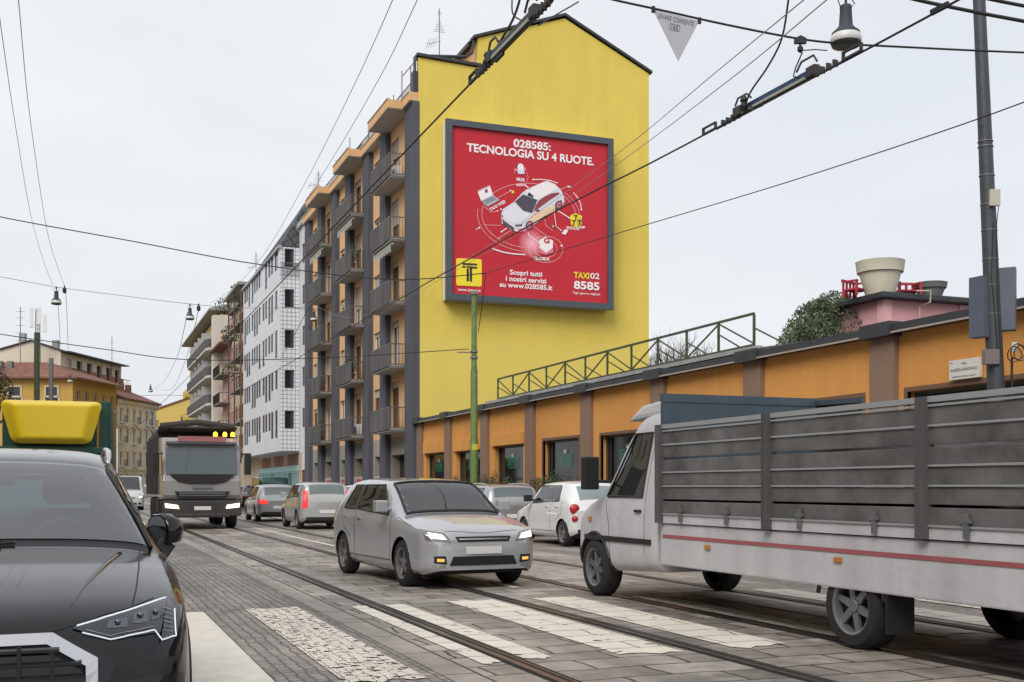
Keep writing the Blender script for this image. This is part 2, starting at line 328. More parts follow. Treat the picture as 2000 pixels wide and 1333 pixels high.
# ------------------------------------------------------------------ generic facade pieces (local x along the wall, y into it, z up)
def window(parent, x0, x1, z0, z1, y, frame=None, glass=None, mull=1, shutter=0, fn=None, fw=.06, name='window', trans=0):
    fn = fn or (lambda x, yy, z: (x, yy, z)); mb = MB()
    def bx(a, b, c, d, y0, y1):
        p = [fn(x, yy, z) for x in (a, b) for yy in (y0, y1) for z in (c, d)]
        mb.add(p, [(0, 1, 3, 2), (4, 6, 7, 5), (0, 4, 5, 1), (2, 3, 7, 6), (0, 2, 6, 4), (1, 5, 7, 3)])
    bx(x0, x0 + fw, z0, z1, y - .05, y); bx(x1 - fw, x1, z0, z1, y - .05, y)
    bx(x0 + fw, x1 - fw, z0, z0 + fw, y - .05, y); bx(x0 + fw, x1 - fw, z1 - fw, z1, y - .05, y)
    for k in range(1, mull + 1):
        xm = x0 + (x1 - x0) * k / (mull + 1); bx(xm - fw / 2, xm + fw / 2, z0 + fw, z1 - fw, y - .045, y)
    if trans: zt = z0 + (z1 - z0) * trans; bx(x0 + fw, x1 - fw, zt - fw / 2, zt + fw / 2, y - .048, y)
    wd = mb.build(name, frame or FRM, parent)
    p = MB(); p.poly([fn(x0, y, z0), fn(x1, y, z0), fn(x1, y, z1), fn(x0, y, z1)]); p.build('pane', glass or WIN, wd)
    if shutter:
        s_ = MB(); zs = z1 - (z1 - z0) * shutter; n = max(3, int((z1 - zs) / .06))
        for i in range(n):
            a = zs + (z1 - zs) * i / n; b_ = zs + (z1 - zs) * (i + 1) / n
            s_.poly([fn(x0, y - .07, a), fn(x1, y - .07, a), fn(x1, y - .06, b_), fn(x0, y - .06, b_)])
        s_.build('shutter', SHU, wd)
    return wd

# ------------------------------------------------------------------ the orange and grey apartment building with the yellow side wall
A = root('apartment_building', 'tall apricot apartment building with dark grey balconies and a blank yellow gable wall', 'building', (15.2, 79, 0), R(-90))
FL = [4.25 + 3.09 * i for i in range(5)]; TOP = 20.05
bays = [(5.8, 8.7), (14.1, 17.0), (22.25, 25.75)]; wb = [(1.7, 3.0), (10.15, 11.4), (18.65, 19.95)]
holes = []
for i, (a, b_) in enumerate(bays):
    for z in FL: holes.append((a + .02, a + 1.5, z + .02, z + 2.5)); 
    if i < 2:
        for z in FL: holes.append((b_ - .62, b_ - .1, z + .9, z + 2.45))
for a, b_ in wb:
    for z in FL: holes.append((a, b_, z + .95, z + 2.4))
mb = MB(); mb.holed(0, 27.27, 3.9, TOP, holes, 0, .17); mb.build('wall', APT, A)
mb = MB()  # side gable wall: facing -Y world = +x local at x=27.3
XS = 27.3
gab = [(0, 4.2), (12.35, 4.2), (12.35, 22.7), (7.6, 24.85), (3.0, 23.2), (3.0, 21.75), (0, 21.85)]
mb.poly([(XS, y, z) for y, z in gab]); mb.poly([(XS - .3, y, z) for y, z in gab])
for i in range(len(gab)):
    (y0, z0), (y1, z1) = gab[i], gab[(i + 1) % len(gab)]; mb.poly([(XS, y0, z0), (XS, y1, z1), (XS - .3, y1, z1), (XS - .3, y0, z0)])
gw = mb.build('gable_wall', YEL, A); gw['label'] = 'blank bright yellow gable wall'
mb = MB(); mb.poly([(XS - .02, .02, 0), (XS - .02, 12.3, 0), (XS - .02, 12.3, 4.25), (XS - .02, .02, 4.25)]); mb.box(0, XS - .35, 12.0, 12.3, 0, 22.5); mb.box(-.02, .2, .05, 12, 3.9, 22); mb.build('rear_wall', APT, A)
# gable coping and gutter
mb = MB()
for (y0, z0), (y1, z1) in ((( -.1, 21.9), (3.35, 21.8)), ((2.75, 23.15), (7.6, 24.95)), ((7.6, 24.95), (12.5, 22.7))):
    mb.prism([(XS + .12, y0, z0), (XS + .12, y1, z1), (XS + .12, y1, z1 + .13), (XS + .12, y0, z0 + .13)], (-.7, 0, 0))
mb.build('coping', DKM, A)
mb = MB(); mb.prism([(0, 2.7, 23.2), (0, 7.6, 25.0), (0, 12.5, 22.75), (0, 12.5, 22.55), (0, 7.6, 24.8), (0, 2.7, 23.0)], (XS - .6, 0, 0)); mb.build('roof', DKM, A)
mb = MB(); mb.box(0, XS - .31, 3.0, 3.2, 20.0, 23.1); mb.box(0, XS - .4, .15, 3.0, TOP - .2, TOP); mb.build('attic_wall', APT, A)
mb = MB(); mb.tube([(27.15, -.15, 20.2), (27.15, -.15, 21.7), (27.15, .05, 21.98), (27.15, 2.4, 22.25), (27.15, 2.75, 22.5), (27.15, 2.85, 23.1)], .075, 8)
mb.tube([(26.9, -.15, 20.2), (26.9, -.15, 21.2), (27.1, .1, 21.3)], .03, 6); mb.box(26.85, 27.25, -.25, .1, 20.1, 21.2); mb.build('drainpipe', DKM, A)
PIL = [(0, 1.5), (4.5, 5.7), (8.8, 10.0), (12.7, 14.0), (17.1, 18.5), (20.95, 22.2), (25.8, 27.28)]
for i, (a, b_) in enumerate(PIL):
    mb = MB(); z1 = TOP - .3 if i in (0, 2, 4, 6) else TOP - .4
    mb.box(a, b_ if i != 6 else 27.32, -.28, .05, 0, z1); mb.build('pilaster', GRY, A, bevel=.015)
# eaves: fascia set forward over each balcony column
mb = MB()
for a, b_, d in ((0, 5.0, .45), (5.0, 9.0, 1.15), (9.0, 13.4, .45), (13.4, 17.4, 1.15), (17.4, 21.9, .45), (21.9, 25.9, 1.15), (25.9, 27.28, .45)):
    mb.box(a, b_, -d, .0, TOP - .28, TOP + .12)
mb.build('eaves_fascia', APT, A)
mb = MB()
for a, b_, d in ((0, 5.0, .44), (5.0, 9.0, 1.14), (9.0, 13.4, .44), (13.4, 17.4, 1.14), (17.4, 21.9, .44), (21.9, 25.9, 1.14), (25.9, 27.2, .44)):
    mb.box(a + .02, b_ - .02, -d, .3, TOP - .31, TOP - .283); mb.box(a, b_, -d - .05, -d + .1, TOP + .122, TOP + .18)
mb.build('eaves_soffit', SOF, A)
# roof terrace railing, screens and posts
mb = MB()
for x in np.arange(.3, 26.6, .14): mb.tube([(x, .0, TOP + .15), (x, .0, TOP + 1.0)], .011, 4, False)
mb.tube([(0, 0, TOP + 1.02), (26.7, 0, TOP + 1.02)], .03, 6); mb.tube([(0, 0, TOP + .25), (26.7, 0, TOP + .25)], .02, 6)
for x in (3.0, 8.5, 12.4, 17.0, 19.6, 22.4, 24.0, 25.6):
    mb.tube([(x, .1, TOP), (x, .1, TOP + random.choice((1.6, 2.0, 2.3)))], .03, 5)
mb.tube([(24.2, .1, TOP + 2.0), (26.6, .1, TOP + 1.95)], .025, 5)
mb.build('terrace_railing', STL, A)
mb = MB()
for x in (10.2, 11.6, 13.1, 17.4, 18.0): mb.box(x, x + 1.2, .35, .4, TOP, TOP + 1.45)
mb.box(17.2, 18.6, .5, 1.7, TOP + .1, TOP + 2.0)
mb.build('terrace_screen', GRP, A)
# ground floor
GF = plaster('shop_wall', (.33, .30, .26), .08, .2)
shops = [(1.55, 4.45), (5.75, 8.75), (10.05, 12.65), (14.05, 17.05), (18.55, 20.9), (22.3, 25.75)]
gh = []
for k, (a, b_) in enumerate(shops): gh.append((a + (.35 if k in (0, 2, 4) else .02), b_ - .35 if k in (0, 2, 4) else b_ - .02, .02 if k in (0, 5) else .9, 3.0))
mb = MB(); mb.holed(0, 27.28, 0, 3.9, gh, .0, .5); mb.build('ground_floor_wall', GF, A)
for k, (a, b_, c, d) in enumerate(gh):
    if k in (0, 5):
        mb = MB(); mb.poly([(a, .5, c), (b_, .5, c), (b_, .5, d), (a, .5, d)])
        for i in range(9): x = a + (b_ - a) * i / 8; mb.box(x - .02, x + .02, .46, .5, c, d)
        mb.build('garage_door', mat('dark_brown_door', (.045, .035, .03), .7, noise=.3), A)
    else:
        window(A, a, b_, c, d, .5, frame=BLK, glass=SHG, mull=1, name='shop_window')
RED = mat('banner_red', (.45, .035, .04), .7); BANN = mat('banner_cloth', (.40, .36, .36), .8)
for k in (1, 2, 3, 4):
    a, b_, c, d = gh[k]; mb = MB(); mb.box(a + .1, b_ - .1, -.06, -.03, 1.05, 1.95); bn = mb.build('banner', BANN, A)
    t_ = MB(); text(t_, 'VITA' if k != 4 else 'CAS', (a + .3, -.066, 1.2), (1, 0, 0), (0, 0, 1), b_ - a - .6, .62, .03); t_.build('lettering', RED, bn)
for i, z in enumerate(FL):
    for k, (a, b_) in enumerate(bays):
        s_ = [0, .35, 0, .5, 0][(i * 3 + k * 2) % 5]
        window(A, a + .02, a + 1.5, z + .02, z + 2.5, .16, frame=WHP if (i + k) % 3 == 0 else FRM, mull=1, shutter=s_ or .12, name='balcony_door')
        if k < 2: window(A, b_ - .62, b_ - .1, z + .9, z + 2.45, .16, mull=0)
    for k, (a, b_) in enumerate(wb):
        window(A, a, b_, z + .95, z + 2.4, .16, frame=WHP if (i + k) % 2 else FRM, mull=1, shutter=[.15, .6, .1, 1, .3][(i + 2 * k) % 5])
# balconies: solid corrugated front, open railing at the sides
def balcony(x0, x1, z, awn=False):
    d = .98; mb = MB(); mb.box(x0, x1, -d, -.0, z - .17, z - .03); bal = mb.build('balcony', SOF, A)
    m2 = MB(); m2.box(x0 - .02, x1 + .02, -d - .04, -.002, z - .027, z + .03); m2.box(x0 + .05, x1 + .03, -d - .0, -.003, z - .13, z - .08); m2.build('floor_edge', CON2, bal)
    m3 = MB(); n = int((x1 - x0) / .09)
    for i in range(n):
        a = x0 + (x1 - x0) * i / n; b2 = x0 + (x1 - x0) * (i + 1) / n; m_ = (a + b2) / 2
        m3.prism([(a, -d - .045, z - .1), (m_, -d - .07, z - .1), (b2, -d - .045, z - .1), (b2, -d - .02, z - .1), (a, -d - .02, z - .1)], (0, 0, 1.08))
    m3.build('parapet', GRP, bal)
    m4 = MB(); m4.tube([(x0, -.02, z + 1.0), (x0, -d - .03, z + 1.0), (x1, -d - .03, z + 1.0), (x1, -.02, z + 1.0)], .028, 6)
    for s_ in (x0, x1):
        for i in range(7): y = -d + .02 + (d - .1) * i / 6; m4.tube([(s_, y, z + .03), (s_, y, z + .99)], .012 if i else .022, 5)
    m4.build('railing', mat('railing_paint', (.11, .105, .11), .5), bal)
    if awn:
        m5 = MB(); m5.tube([(x0 + .1, -d + .15, z - .28), (x1 - .1, -d + .15, z - .28)], .07, 8)
        for i in range(14):
            a = x0 + .15 + (x1 - x0 - .3) * i / 14; m5.box(a, a + .12, -d + .07, -d + .09, z - .62 - .06 * (i % 2), z - .28)
        m5.build('awning', mat('awning_cloth', (.42, .42, .38), .8), bal)
    return bal
for k, (a, b_) in enumerate(((5.0, 9.0), (13.4, 17.4), (22.0, 25.8))):
    for i, z in enumerate(FL): balcony(a, b_, z, awn=(k, i) in ((0, 4), (1, 4), (2, 3)))
# things standing on the balconies
def cond(x, z, lab):
    t = root('air_conditioner', lab, 'air conditioner', (15.2 - .35, 79 - x, z + .03), R(-90), 'air conditioners on balconies')
    MB().box(-.38, .38, -.15, .15, .04, .62).build('casing', WHP, t, bevel=.02)
    m = MB(); m.lathe([(.2, 0), (.2, -.02), (.05, -.025)], (-.08, -.152, .34), 16, 'y'); m.build('fan_grille', STL, t)
cond(24.6, FL[4], 'white air conditioner on the topmost balcony beside the yellow wall')
cond(16.4, FL[0], 'white air conditioner on the lowest balcony of the middle column')
LEAF = mat('balcony_leaves', (.045, .07, .03), .7, noise=.4, nscale=8)
def leaves(mb, c, rad, n, size, rnd, flat=1.0, hollow=.5):
    for _ in range(n):
        while True:
            p = Vector((rnd.uniform(-1, 1), rnd.uniform(-1, 1), rnd.uniform(-1, 1)))
            if hollow < p.length < 1 or (p.length <= hollow and rnd.random() < .25): break
        p = Vector((p.x * rad[0], p.y * rad[1], p.z * rad[2])) + Vector(c)
        d = Vector((rnd.gauss(0, 1), rnd.gauss(0, 1), rnd.gauss(0, .7))).normalized(); e = d.orthogonal().normalized(); e = Matrix.Rotation(rnd.uniform(0, 6.28), 3, d) @ e
        s_ = size * rnd.uniform(.6, 1.3); f = d.cross(e)
        mb.poly([p - e * s_, p + f * s_ * .35, p + e * s_, p - f * s_ * .35])
rnd = random.Random(3)
def balcony_plant(x, z, lab, w=.5, n=260):
    t = root('potted_plant', lab, 'plant', (15.2 - .8, 79 - x, z + .03), 0, 'plants on the balconies')
    m = MB(); m.lathe([(.12, 0), (.17, .28), (.19, .28), (.19, .33), (.15, .33)], n=14); m.build('pot', mat('terracotta', (.30, .11, .06), .8), t)
    m = MB(); leaves(m, (0, 0, .85), (.3, w, .55), n, .07, rnd); m.build('foliage', LEAF, t)
for x, i, lab in ((16.9, 1, 'leafy potted plant at the corner of the middle balcony on the second level'), (16.0, 1, 'bushy pot plant behind the railing of the second level middle balcony'),
                  (17.0, 3, 'trailing plant on the fourth level middle balcony'), (8.5, 0, 'small pot plant on the lowest balcony nearest the white tiled building'), (8.6, 1, 'pot plant on the second level balcony nearest the white tiled building')):
    balcony_plant(x, FL[i], lab, .5 if x > 14 else .3, 260 if x > 14 else 120)
# rooftop antennas: two things
def antenna(loc, h, lab, bars=5, sc_=1.0, grp='roof antennas'):
    t = root('roof_antenna', lab, 'antenna', loc, 0, grp)
    m = MB(); m.tube([(0, 0, 0), (0, 0, h)], .03 * sc_, 5); m.build('mast', STL, t)
    m = MB()
    for i in range(bars): z = h * (.5 + .45 * i / bars); l_ = .25 * sc_ * (1.2 - .15 * i); m.tube([(-l_, 0, z), (l_, 0, z)], .012 * sc_, 4)
    m.tube([(-.7 * sc_, -.2, h * .16), (.1, .1, h * .32)], .016 * sc_, 4)
    for i in range(4): a = i / 4; c = Vector((-.7 * sc_ + .6 * a, -.2 + .2 * a, h * (.16 + .12 * a))); m.tube([c + Vector((0, -.3, .12)), c + Vector((0, .3, -.12))], .01, 4)
    m.build('crossbars', STL, t)
antenna(tuple(at(858, 108, 57)), 2.35, 'tall thin antenna on the flat roof beside the yellow gable', 12)
antenna(tuple(at(622, 372, 76)), 1.3, 'small tilted antenna on the roof edge over the third balcony column')
antenna(tuple(at(500, 532, 96)), 1.7, 'thin antenna on the roof of the white tiled building')
# ------------------------------------------------------------------ the billboard
YB = 51.02
def PP(px, py, y=YB): p = atY(px, py, y); return p
tl, tr, bl, brr = PP(872, 232), PP(1197, 273), PP(869, 587), PP(1197, 605)
bx0, bx1 = (tl.x + bl.x) / 2, tr.x; bz0, bz1 = (bl.z + brr.z) / 2, (tl.z + tr.z) / 2
B = root('billboard', 'large square red billboard with a taxi advertisement on the yellow wall', 'billboard', (bx0, YB, bz0))
def bp(px, py, l=0):      # photo pixel -> billboard plane, local coordinates, layer l in front
    p = PP(px, py); return Vector((p.x - bx0, -.004 * l + .02, p.z - bz0))
W_, H_ = bx1 - bx0, bz1 - bz0; FRG = mat('billboard_frame', (.065, .08, .095), .5, noise=.08)
mb = MB(); fw = .30
mb.box(0, fw, -.1, .1, 0, H_); mb.box(W_ - fw, W_, -.1, .1, 0, H_); mb.box(fw, W_ - fw, -.1, .1, 0, fw); mb.box(fw, W_ - fw, -.1, .1, H_ - fw, H_); mb.build('frame', FRG, B)
mb = MB(); mb.box(.05, W_ - .05, .103, .62, .05, H_ - .05); mb.build('casing', mat('casing_white', (.6, .6, .58), .6), B)
pm = mat('poster_red', (.52, .030, .045), .5, spec=.2, noise=.05, nscale=.5, bump=.12, bscale=1.2)
mb = MB(); mb.poly([(fw - .02, .03, fw - .02), (W_ - fw + .02, .03, fw - .02), (W_ - fw + .02, .03, H_ - fw + .02), (fw - .02, .03, H_ - fw + .02)]); poster = mb.build('poster', pm, B)
def ink(name, col, rough=.4): return mat('ink_' + name, col, rough)
WI = ink('white', (.86, .80, .82)); YI = ink('yellow', (.85, .68, .02)); KI = ink('black', (.02, .02, .02)); GI = ink('grey', (.42, .43, .50)); PI_ = ink('pink', (.75, .18, .28))
SI = ink('silver', (.66, .68, .75)); DI = ink('dark', (.07, .06, .09)); MI = ink('maroon', (.28, .04, .06)); OI = ink('cream', (.80, .55, .38)); L2 = ink('shade', (.74, .74, .80))
def gtext(body, x0, y0, x1, y1, cap, l=3, bold=.02, col=WI, parent=None):
    p, q = bp(x0, y0, l), bp(x1, y1, l); m = MB(); zc = (p.z + q.z) / 2 if abs(p.z - q.z) < .25 else None
    if zc is not None: p.z = q.z = zc
    d = q - p; ex = d.normalized(); ez = Vector((-ex.z, 0, ex.x)); c = cap * 54.5 / F
    text(m, body, p, ex, ez, d.length, c, bold); return m.build('lettering', col, parent or poster)
gtext('028585:', 1003, 287, 1076, 294, 15, bold=.03); gtext('TECNOLOGIA SU 4 RUOTE.', 912, 294.5, 1160, 324, 15.5, bold=.03)
gtext('Scopri tutti', 996, 536, 1059, 541, 9.5, bold=.025); gtext('i nostri servizi', 988, 548.5, 1067, 554, 9.5, bold=.025); gtext('su www.028585.it', 976, 560.5, 1079, 567, 9.5, bold=.025)
gtext('www.intaxi.it', 894, 568, 939, 571, 5.5, bold=.015)
gtext('TAXI', 1121, 543, 1151, 545, 12, col=YI, bold=.03); gtext('02', 1153, 544, 1171, 546, 11.5, bold=.02); gtext('8585', 1121, 564, 1171, 567, 15.5, bold=.03)
gtext('Ogni giorno migliori.', 1119, 574, 1173, 577.5, 4.5, bold=.01)
gtext('IRIS', 1009, 353, 1025, 355, 6, bold=.03); gtext('TAXI WEB', 958, 413, 988, 396, 6, bold=.03); gtext('INTAXI', 1107, 443, 1131, 455, 6, bold=.03); gtext('APP', 1131, 451, 1143, 443, 5.5, bold=.03)
gtext('GLOBIX', 1043, 506, 1074, 511, 6, bold=.03)
def shape(pts, col, l=2, name='print', parent=None):
    m = MB(); m.poly([bp(x, y, l) for x, y in pts]); return m.build(name, col, parent or poster)
Z8 = lambda pts: [(900 + x / 4.596, 230 + y / 4.596) for x, y in pts]      # from an enlarged survey of the poster
def line(m, pts, wpx, l=2, closed=False):
    P = [bp(x, y, l) for x, y in pts]; n = len(P); hw = wpx * 54 / F / 2
    A_, B_ = [], []
    for i, p in enumerate(P):
        a = P[(i - 1) % n] if closed or i else p; b = P[(i + 1) % n] if closed or i < n - 1 else p
        d = (b - a).normalized(); nn = Vector((-d.z, 0, d.x)) * hw; A_.append(p + nn); B_.append(p - nn)
    for i in range(n if closed else n - 1): j = (i + 1) % n; m.poly([A_[i], A_[j], B_[j], B_[i]])
def ell(cx, cy, rx, ry, a0=0, a1=360, n=48, tilt=0):
    o = []
    for i in range(n + 1):
        a = R(a0 + (a1 - a0) * i / n); x, y = rx * math.cos(a), ry * math.sin(a); t_ = R(tilt)
        o.append((cx + x * math.cos(t_) - y * math.sin(t_), cy + x * math.sin(t_) + y * math.cos(t_)))
    return o
m = MB()
line(m, Z8(ell(620, 880, 430, 290, 95, 300, tilt=4)), .55); line(m, Z8(ell(620, 880, 470, 325, 95, 185, tilt=4)), .5); line(m, Z8(ell(650, 880, 420, 290, -50, 5, tilt=4)), .5); line(m, Z8(ell(650, 880, 388, 262, -50, 0, tilt=4)), .5)
line(m, Z8([(210, 962), (360, 968)]), .5); line(m, Z8([(340, 1082), (470, 1000)]), .5); line(m, Z8([(270, 760), (450, 655)]), .5); line(m, Z8([(215, 800), (270, 850), (330, 840)]), .5)
line(m, Z8([(738, 900), (760, 925), (762, 965), (826, 1012)]), .5); line(m, Z8([(650, 975), (800, 1080)]), .5); line(m, Z8([(860, 660), (950, 620)]), .5)
line(m, Z8(ell(765, 1183, 152, 118, 0, 360)), .5); line(m, Z8(ell(765, 1178, 100, 80, 0, 360)), .45)
line(m, Z8([(484, 460), (484, 505)]), .4); line(m, Z8([(590, 490), (605, 530), (590, 590)]), .4)
m.build('thin_rings', WI, poster)
m = MB()
def arrow(pts, wpx, hd=3.2):
    P = Z8(pts); line(m, P, wpx, 3); (x0, y0), (x1, y1) = P[-2], P[-1]; d = math.hypot(x1 - x0, y1 - y0); ux, uy = (x1 - x0) / d, (y1 - y0) / d
    m.poly([bp(x1 + ux * hd, y1 + uy * hd, 3), bp(x1 - uy * hd * .75, y1 + ux * hd * .75, 3), bp(x1 + uy * hd * .75, y1 - ux * hd * .75, 3)])
arrow([(872, 588), (800, 565), (720, 555), (655, 556)], 1.6); arrow([(1012, 674), (1050, 720), (1075, 770), (1083, 822)], 1.8)
arrow([(580, 1230), (480, 1225), (380, 1208), (295, 1180)], 2.4); arrow([(872, 836), (975, 900)], 2.0); arrow([(838, 840), (856, 975), (900, 1010)], 1.3, 2.2)
arrow([(605, 1030), (612, 1058), (700, 1120)], 1.6, 2.2); arrow([(415, 992), (370, 1022)], 1.8); arrow([(620, 640), (580, 608)], 2.2, 3); arrow([(380, 835), (365, 825)], 1.5, 3)
m.build('arrows', WI, poster)
m = MB()
for x, y, r_ in ((965, 620, 9), (983, 622, 6), (163, 990, 9), (143, 1002, 6), (447, 654, 7), (330, 838, 7), (905, 1150, 9), (341, 1082, 4)): m.poly([bp(*p, 3) for p in Z8(ell(x, y, r_, r_, n=14))[:-1]])
m.build('dots', WI, poster)
shape(Z8(ell(468, 668, 13, 13, n=14))[:-1], YI, 3); shape(Z8(ell(829, 976, 20, 22, n=14))[:-1], MI, 3); shape(Z8(ell(829, 976, 8, 9, n=10))[:-1], YI, 4)
# printed pink glow
gm = bpy.data.materials.new('printed_glow'); gm.use_nodes = True; n_ = gm.node_tree.nodes; l_ = gm.node_tree.links; bb = n_['Principled BSDF']; bb.inputs['Roughness'].default_value = .4
gt_ = n_.new('ShaderNodeTexCoord'); gmap = n_.new('ShaderNodeMapping'); gc = bp(*Z8([(640, 1130)])[0]); sc1 = 1 / .70
gmap.inputs['Location'].default_value = (-gc.x * sc1, 0, -gc.z * sc1); gmap.inputs['Scale'].default_value = (sc1, 0, sc1); l_.new(gt_.outputs['Object'], gmap.inputs[0])
gg = n_.new('ShaderNodeTexGradient'); gg.gradient_type = 'SPHERICAL'; l_.new(gmap.outputs[0], gg.inputs[0]); gx = n_.new('ShaderNodeMix'); gx.data_type = 'RGBA'; l_.new(gg.outputs[1], gx.inputs[0])
gx.inputs[6].default_value = (.52, .030, .045, 1); gx.inputs[7].default_value = (.95, .45, .55, 1); l_.new(gx.outputs[2], bb.inputs['Base Color'])
shape(Z8(ell(640, 1130, 130, 130, n=32))[:-1], gm, 1, 'glow')
# printed car
car_ = shape(Z8([(362, 870), (380, 820), (480, 755), (555, 672), (600, 640), (740, 578), (775, 570), (850, 600), (900, 650), (925, 705), (932, 760), (915, 790), (905, 740), (870, 750), (848, 800), (846, 836), (655, 965), (640, 930), (600, 945), (575, 1000), (520, 1030), (440, 1000), (368, 950)]), SI, 3, 'printed_car')
shape(Z8([(575, 670), (640, 632), (745, 578), (790, 575), (850, 600), (862, 640), (700, 735), (680, 735)]), WI, 4, parent=car_)
shape(Z8([(485, 755), (560, 690), (688, 740), (640, 858), (560, 835)]), DI, 5, parent=car_)
shape(Z8([(700, 745), (760, 705), (815, 680), (880, 672), (888, 685), (800, 740), (652, 850), (672, 790)]), MI, 5, parent=car_)
shape(Z8([(650, 860), (700, 845), (850, 780), (846, 836), (655, 962), (640, 930), (610, 920)]), OI, 5, parent=car_)
shape(Z8([(375, 855), (480, 772), (560, 850), (625, 870), (560, 920), (480, 955), (375, 900)]), L2, 4, parent=car_)
shape(Z8([(368, 905), (400, 935), (478, 990), (475, 1015), (380, 960)]), DI, 6, parent=car_); shape(Z8([(483, 962), (555, 958), (545, 975), (500, 978)]), DI, 6, parent=car_); shape(Z8([(364, 872), (378, 880), (380, 895), (366, 890)]), DI, 6, parent=car_)
shape(Z8([(510, 1000), (600, 985), (590, 1020), (520, 1030)]), PI_, 5, parent=car_)
for x, y, rx, ry in ((612, 968, 30, 42), (876, 785, 30, 38)):
    shape(Z8(ell(x, y, rx, ry, n=24, tilt=15))[:-1], DI, 7, parent=car_); shape(Z8(ell(x + 2, y, rx * .62, ry * .68, n=20, tilt=15))[:-1], PI_, 8, parent=car_); shape(Z8(ell(x + 2, y, rx * .25, ry * .28, n=12, tilt=15))[:-1], DI, 9, parent=car_)
shape(Z8([(605, 678), (612, 670), (655, 705), (650, 718), (600, 700)]), KI, 6, parent=car_); shape(Z8([(672, 830), (700, 826), (712, 840), (685, 848)]), DI, 8, parent=car_)
# laptop, figure, cubes, phone
lp = shape(Z8([(150, 662), (262, 612), (290, 695), (182, 745)]), WI, 3, 'printed_laptop'); shape(Z8([(182, 745), (290, 695), (350, 740), (240, 800)]), GI, 3, parent=lp); shape(Z8([(195, 748), (285, 706), (322, 730), (235, 775)]), ink('key', (.25, .26, .32)), 4, parent=lp)
shape(Z8([(150, 655), (262, 604), (264, 614), (152, 666)]), ink('pinkgrey', (.5, .3, .35)), 4, parent=lp); shape(Z8([(214, 648), (240, 640), (242, 672), (220, 678)]), MI, 4, parent=lp)
fg = shape(Z8(ell(535, 458, 34, 46, n=20))[:-1], WI, 3, 'printed_figure'); shape(Z8([(505, 470), (570, 468), (572, 505), (518, 508)]), SI, 4, parent=fg); shape(Z8([(480, 455), (505, 455), (505, 480), (480, 485)]), PI_, 3, parent=fg); shape(Z8([(566, 450), (586, 450), (586, 475), (566, 475)]), PI_, 3, parent=fg)
shape(Z8([(502, 425), (518, 415), (508, 440), (512, 475), (500, 450)]), DI, 4, parent=fg); shape(Z8([(498, 595), (565, 595), (565, 616), (498, 616)]), ink('palepink', (.78, .42, .48)), 3, parent=fg)
cb = shape(Z8([(983, 880), (1028, 860), (1090, 885), (1085, 960), (1040, 990), (990, 960)]), YI, 4, 'printed_cube'); shape(Z8([(1040, 915), (1090, 888), (1085, 960), (1042, 990)]), ink('ochre', (.62, .48, .04)), 5, parent=cb)
for x, y, s_ in ((1018, 875, .9), (1000, 920, 1), (1052, 920, 1)): shape(Z8([(x - 4, y), (x + 34 * s_, y + 2), (x + 34 * s_, y + 12), (x + 22, y + 12), (x + 18, y + 50 * s_), (x + 8, y + 48 * s_), (x + 10, y + 12), (x - 4, y + 10)]), KI, 6, parent=cb)
shape(Z8([(935, 1002), (965, 1012), (940, 1052), (906, 1040)]), WI, 3, 'printed_phone')
hx = shape(Z8([(705, 1100), (760, 1070), (828, 1105), (826, 1170), (765, 1212), (708, 1170)]), WI, 5, 'printed_hexagon'); shape(Z8([(708, 1170), (765, 1212), (826, 1170), (832, 1215), (765, 1235), (712, 1212)]), PI_, 4, parent=hx)
gtext('G', *Z8([(745, 1125)])[0], *Z8([(797, 1128)])[0], 10, l=7, bold=.05, col=ink('gred', (.55, .03, .03)), parent=hx)
def rrect(x0, y0, x1, y1, r_):
    o = []
    for cx, cy, a0 in ((x1 - r_, y0 + r_, -90), (x1 - r_, y1 - r_, 0), (x0 + r_, y1 - r_, 90), (x0 + r_, y0 + r_, 180)): o += [(cx + r_ * math.cos(R(a0 + k * 18)), cy + r_ * math.sin(R(a0 + k * 18))) for k in range(6)]
    return o
lg = shape([(x, y + (x - 892) * .045) for x, y in rrect(891, 504.5, 941, 558, 4)], YI, 3, 'logo_square')
for pts in ([(903, 513.5), (932, 515.5), (932, 519), (921, 518.4), (921, 519), (903, 517.5)], [(903, 519.3), (911.5, 520), (911.5, 550), (907.8, 549.8)][:0] or [(903, 519.6), (909, 520), (909, 523.6), (903, 523.2)],
            [(911, 520), (932, 521.5), (932, 525.2), (923.5, 524.6), (922, 527), (922, 550.5), (917.5, 550.2), (917.5, 523.8), (911, 523.4)], [(911.3, 524.5), (915.9, 525), (915.9, 550), (911.3, 549.6)]):
    shape(pts, KI, 5, 'logo_mark', parent=lg)

# ------------------------------------------------------------------ orange restaurant wall
YW0 = 9.0; LEN = 51.7 - YW0
O = root('restaurant_building', 'long low orange restaurant building with brown pilasters and large dark windows', 'building', (15.2, 51.7, 0), R(-90))
def wl(px, py): p = atX(px, py, 15.2); return 51.7 - p.y, p.z
ct = 4.39
wins = []
for px0, px1, pyt in ((832, 869, 884), (891, 939, 879), (966, 1022, 868), (1061, 1131, 855), (1174, 1262, 843)):
    x0, _ = wl(px0, 0); x1, z1 = wl(px1, pyt); wins.append((x0, x1, .75, z1))
x1, z1 = wl(1685, 776); x0, _ = wl(1478, 0); wins.append((x0 + .3, x1, .6, z1)); x0, _ = wl(1345, 0); x1b, _ = wl(1440, 0); wins.insert(5, (x0, x1b, .7, 2.75))
x0, z1b = wl(1773, 765); wins.append((x0, x0 + 3.4, .6, z1)); wins.append((x0 + 5.4, x0 + 9.2, .6, z1))
mb = MB(); mb.holed(.02, LEN, 0, ct + .1, wins, 0, .3); mb.box(.3, LEN, 9.5, 9.8, 0, 4.4); mb.build('wall', ORA, O)
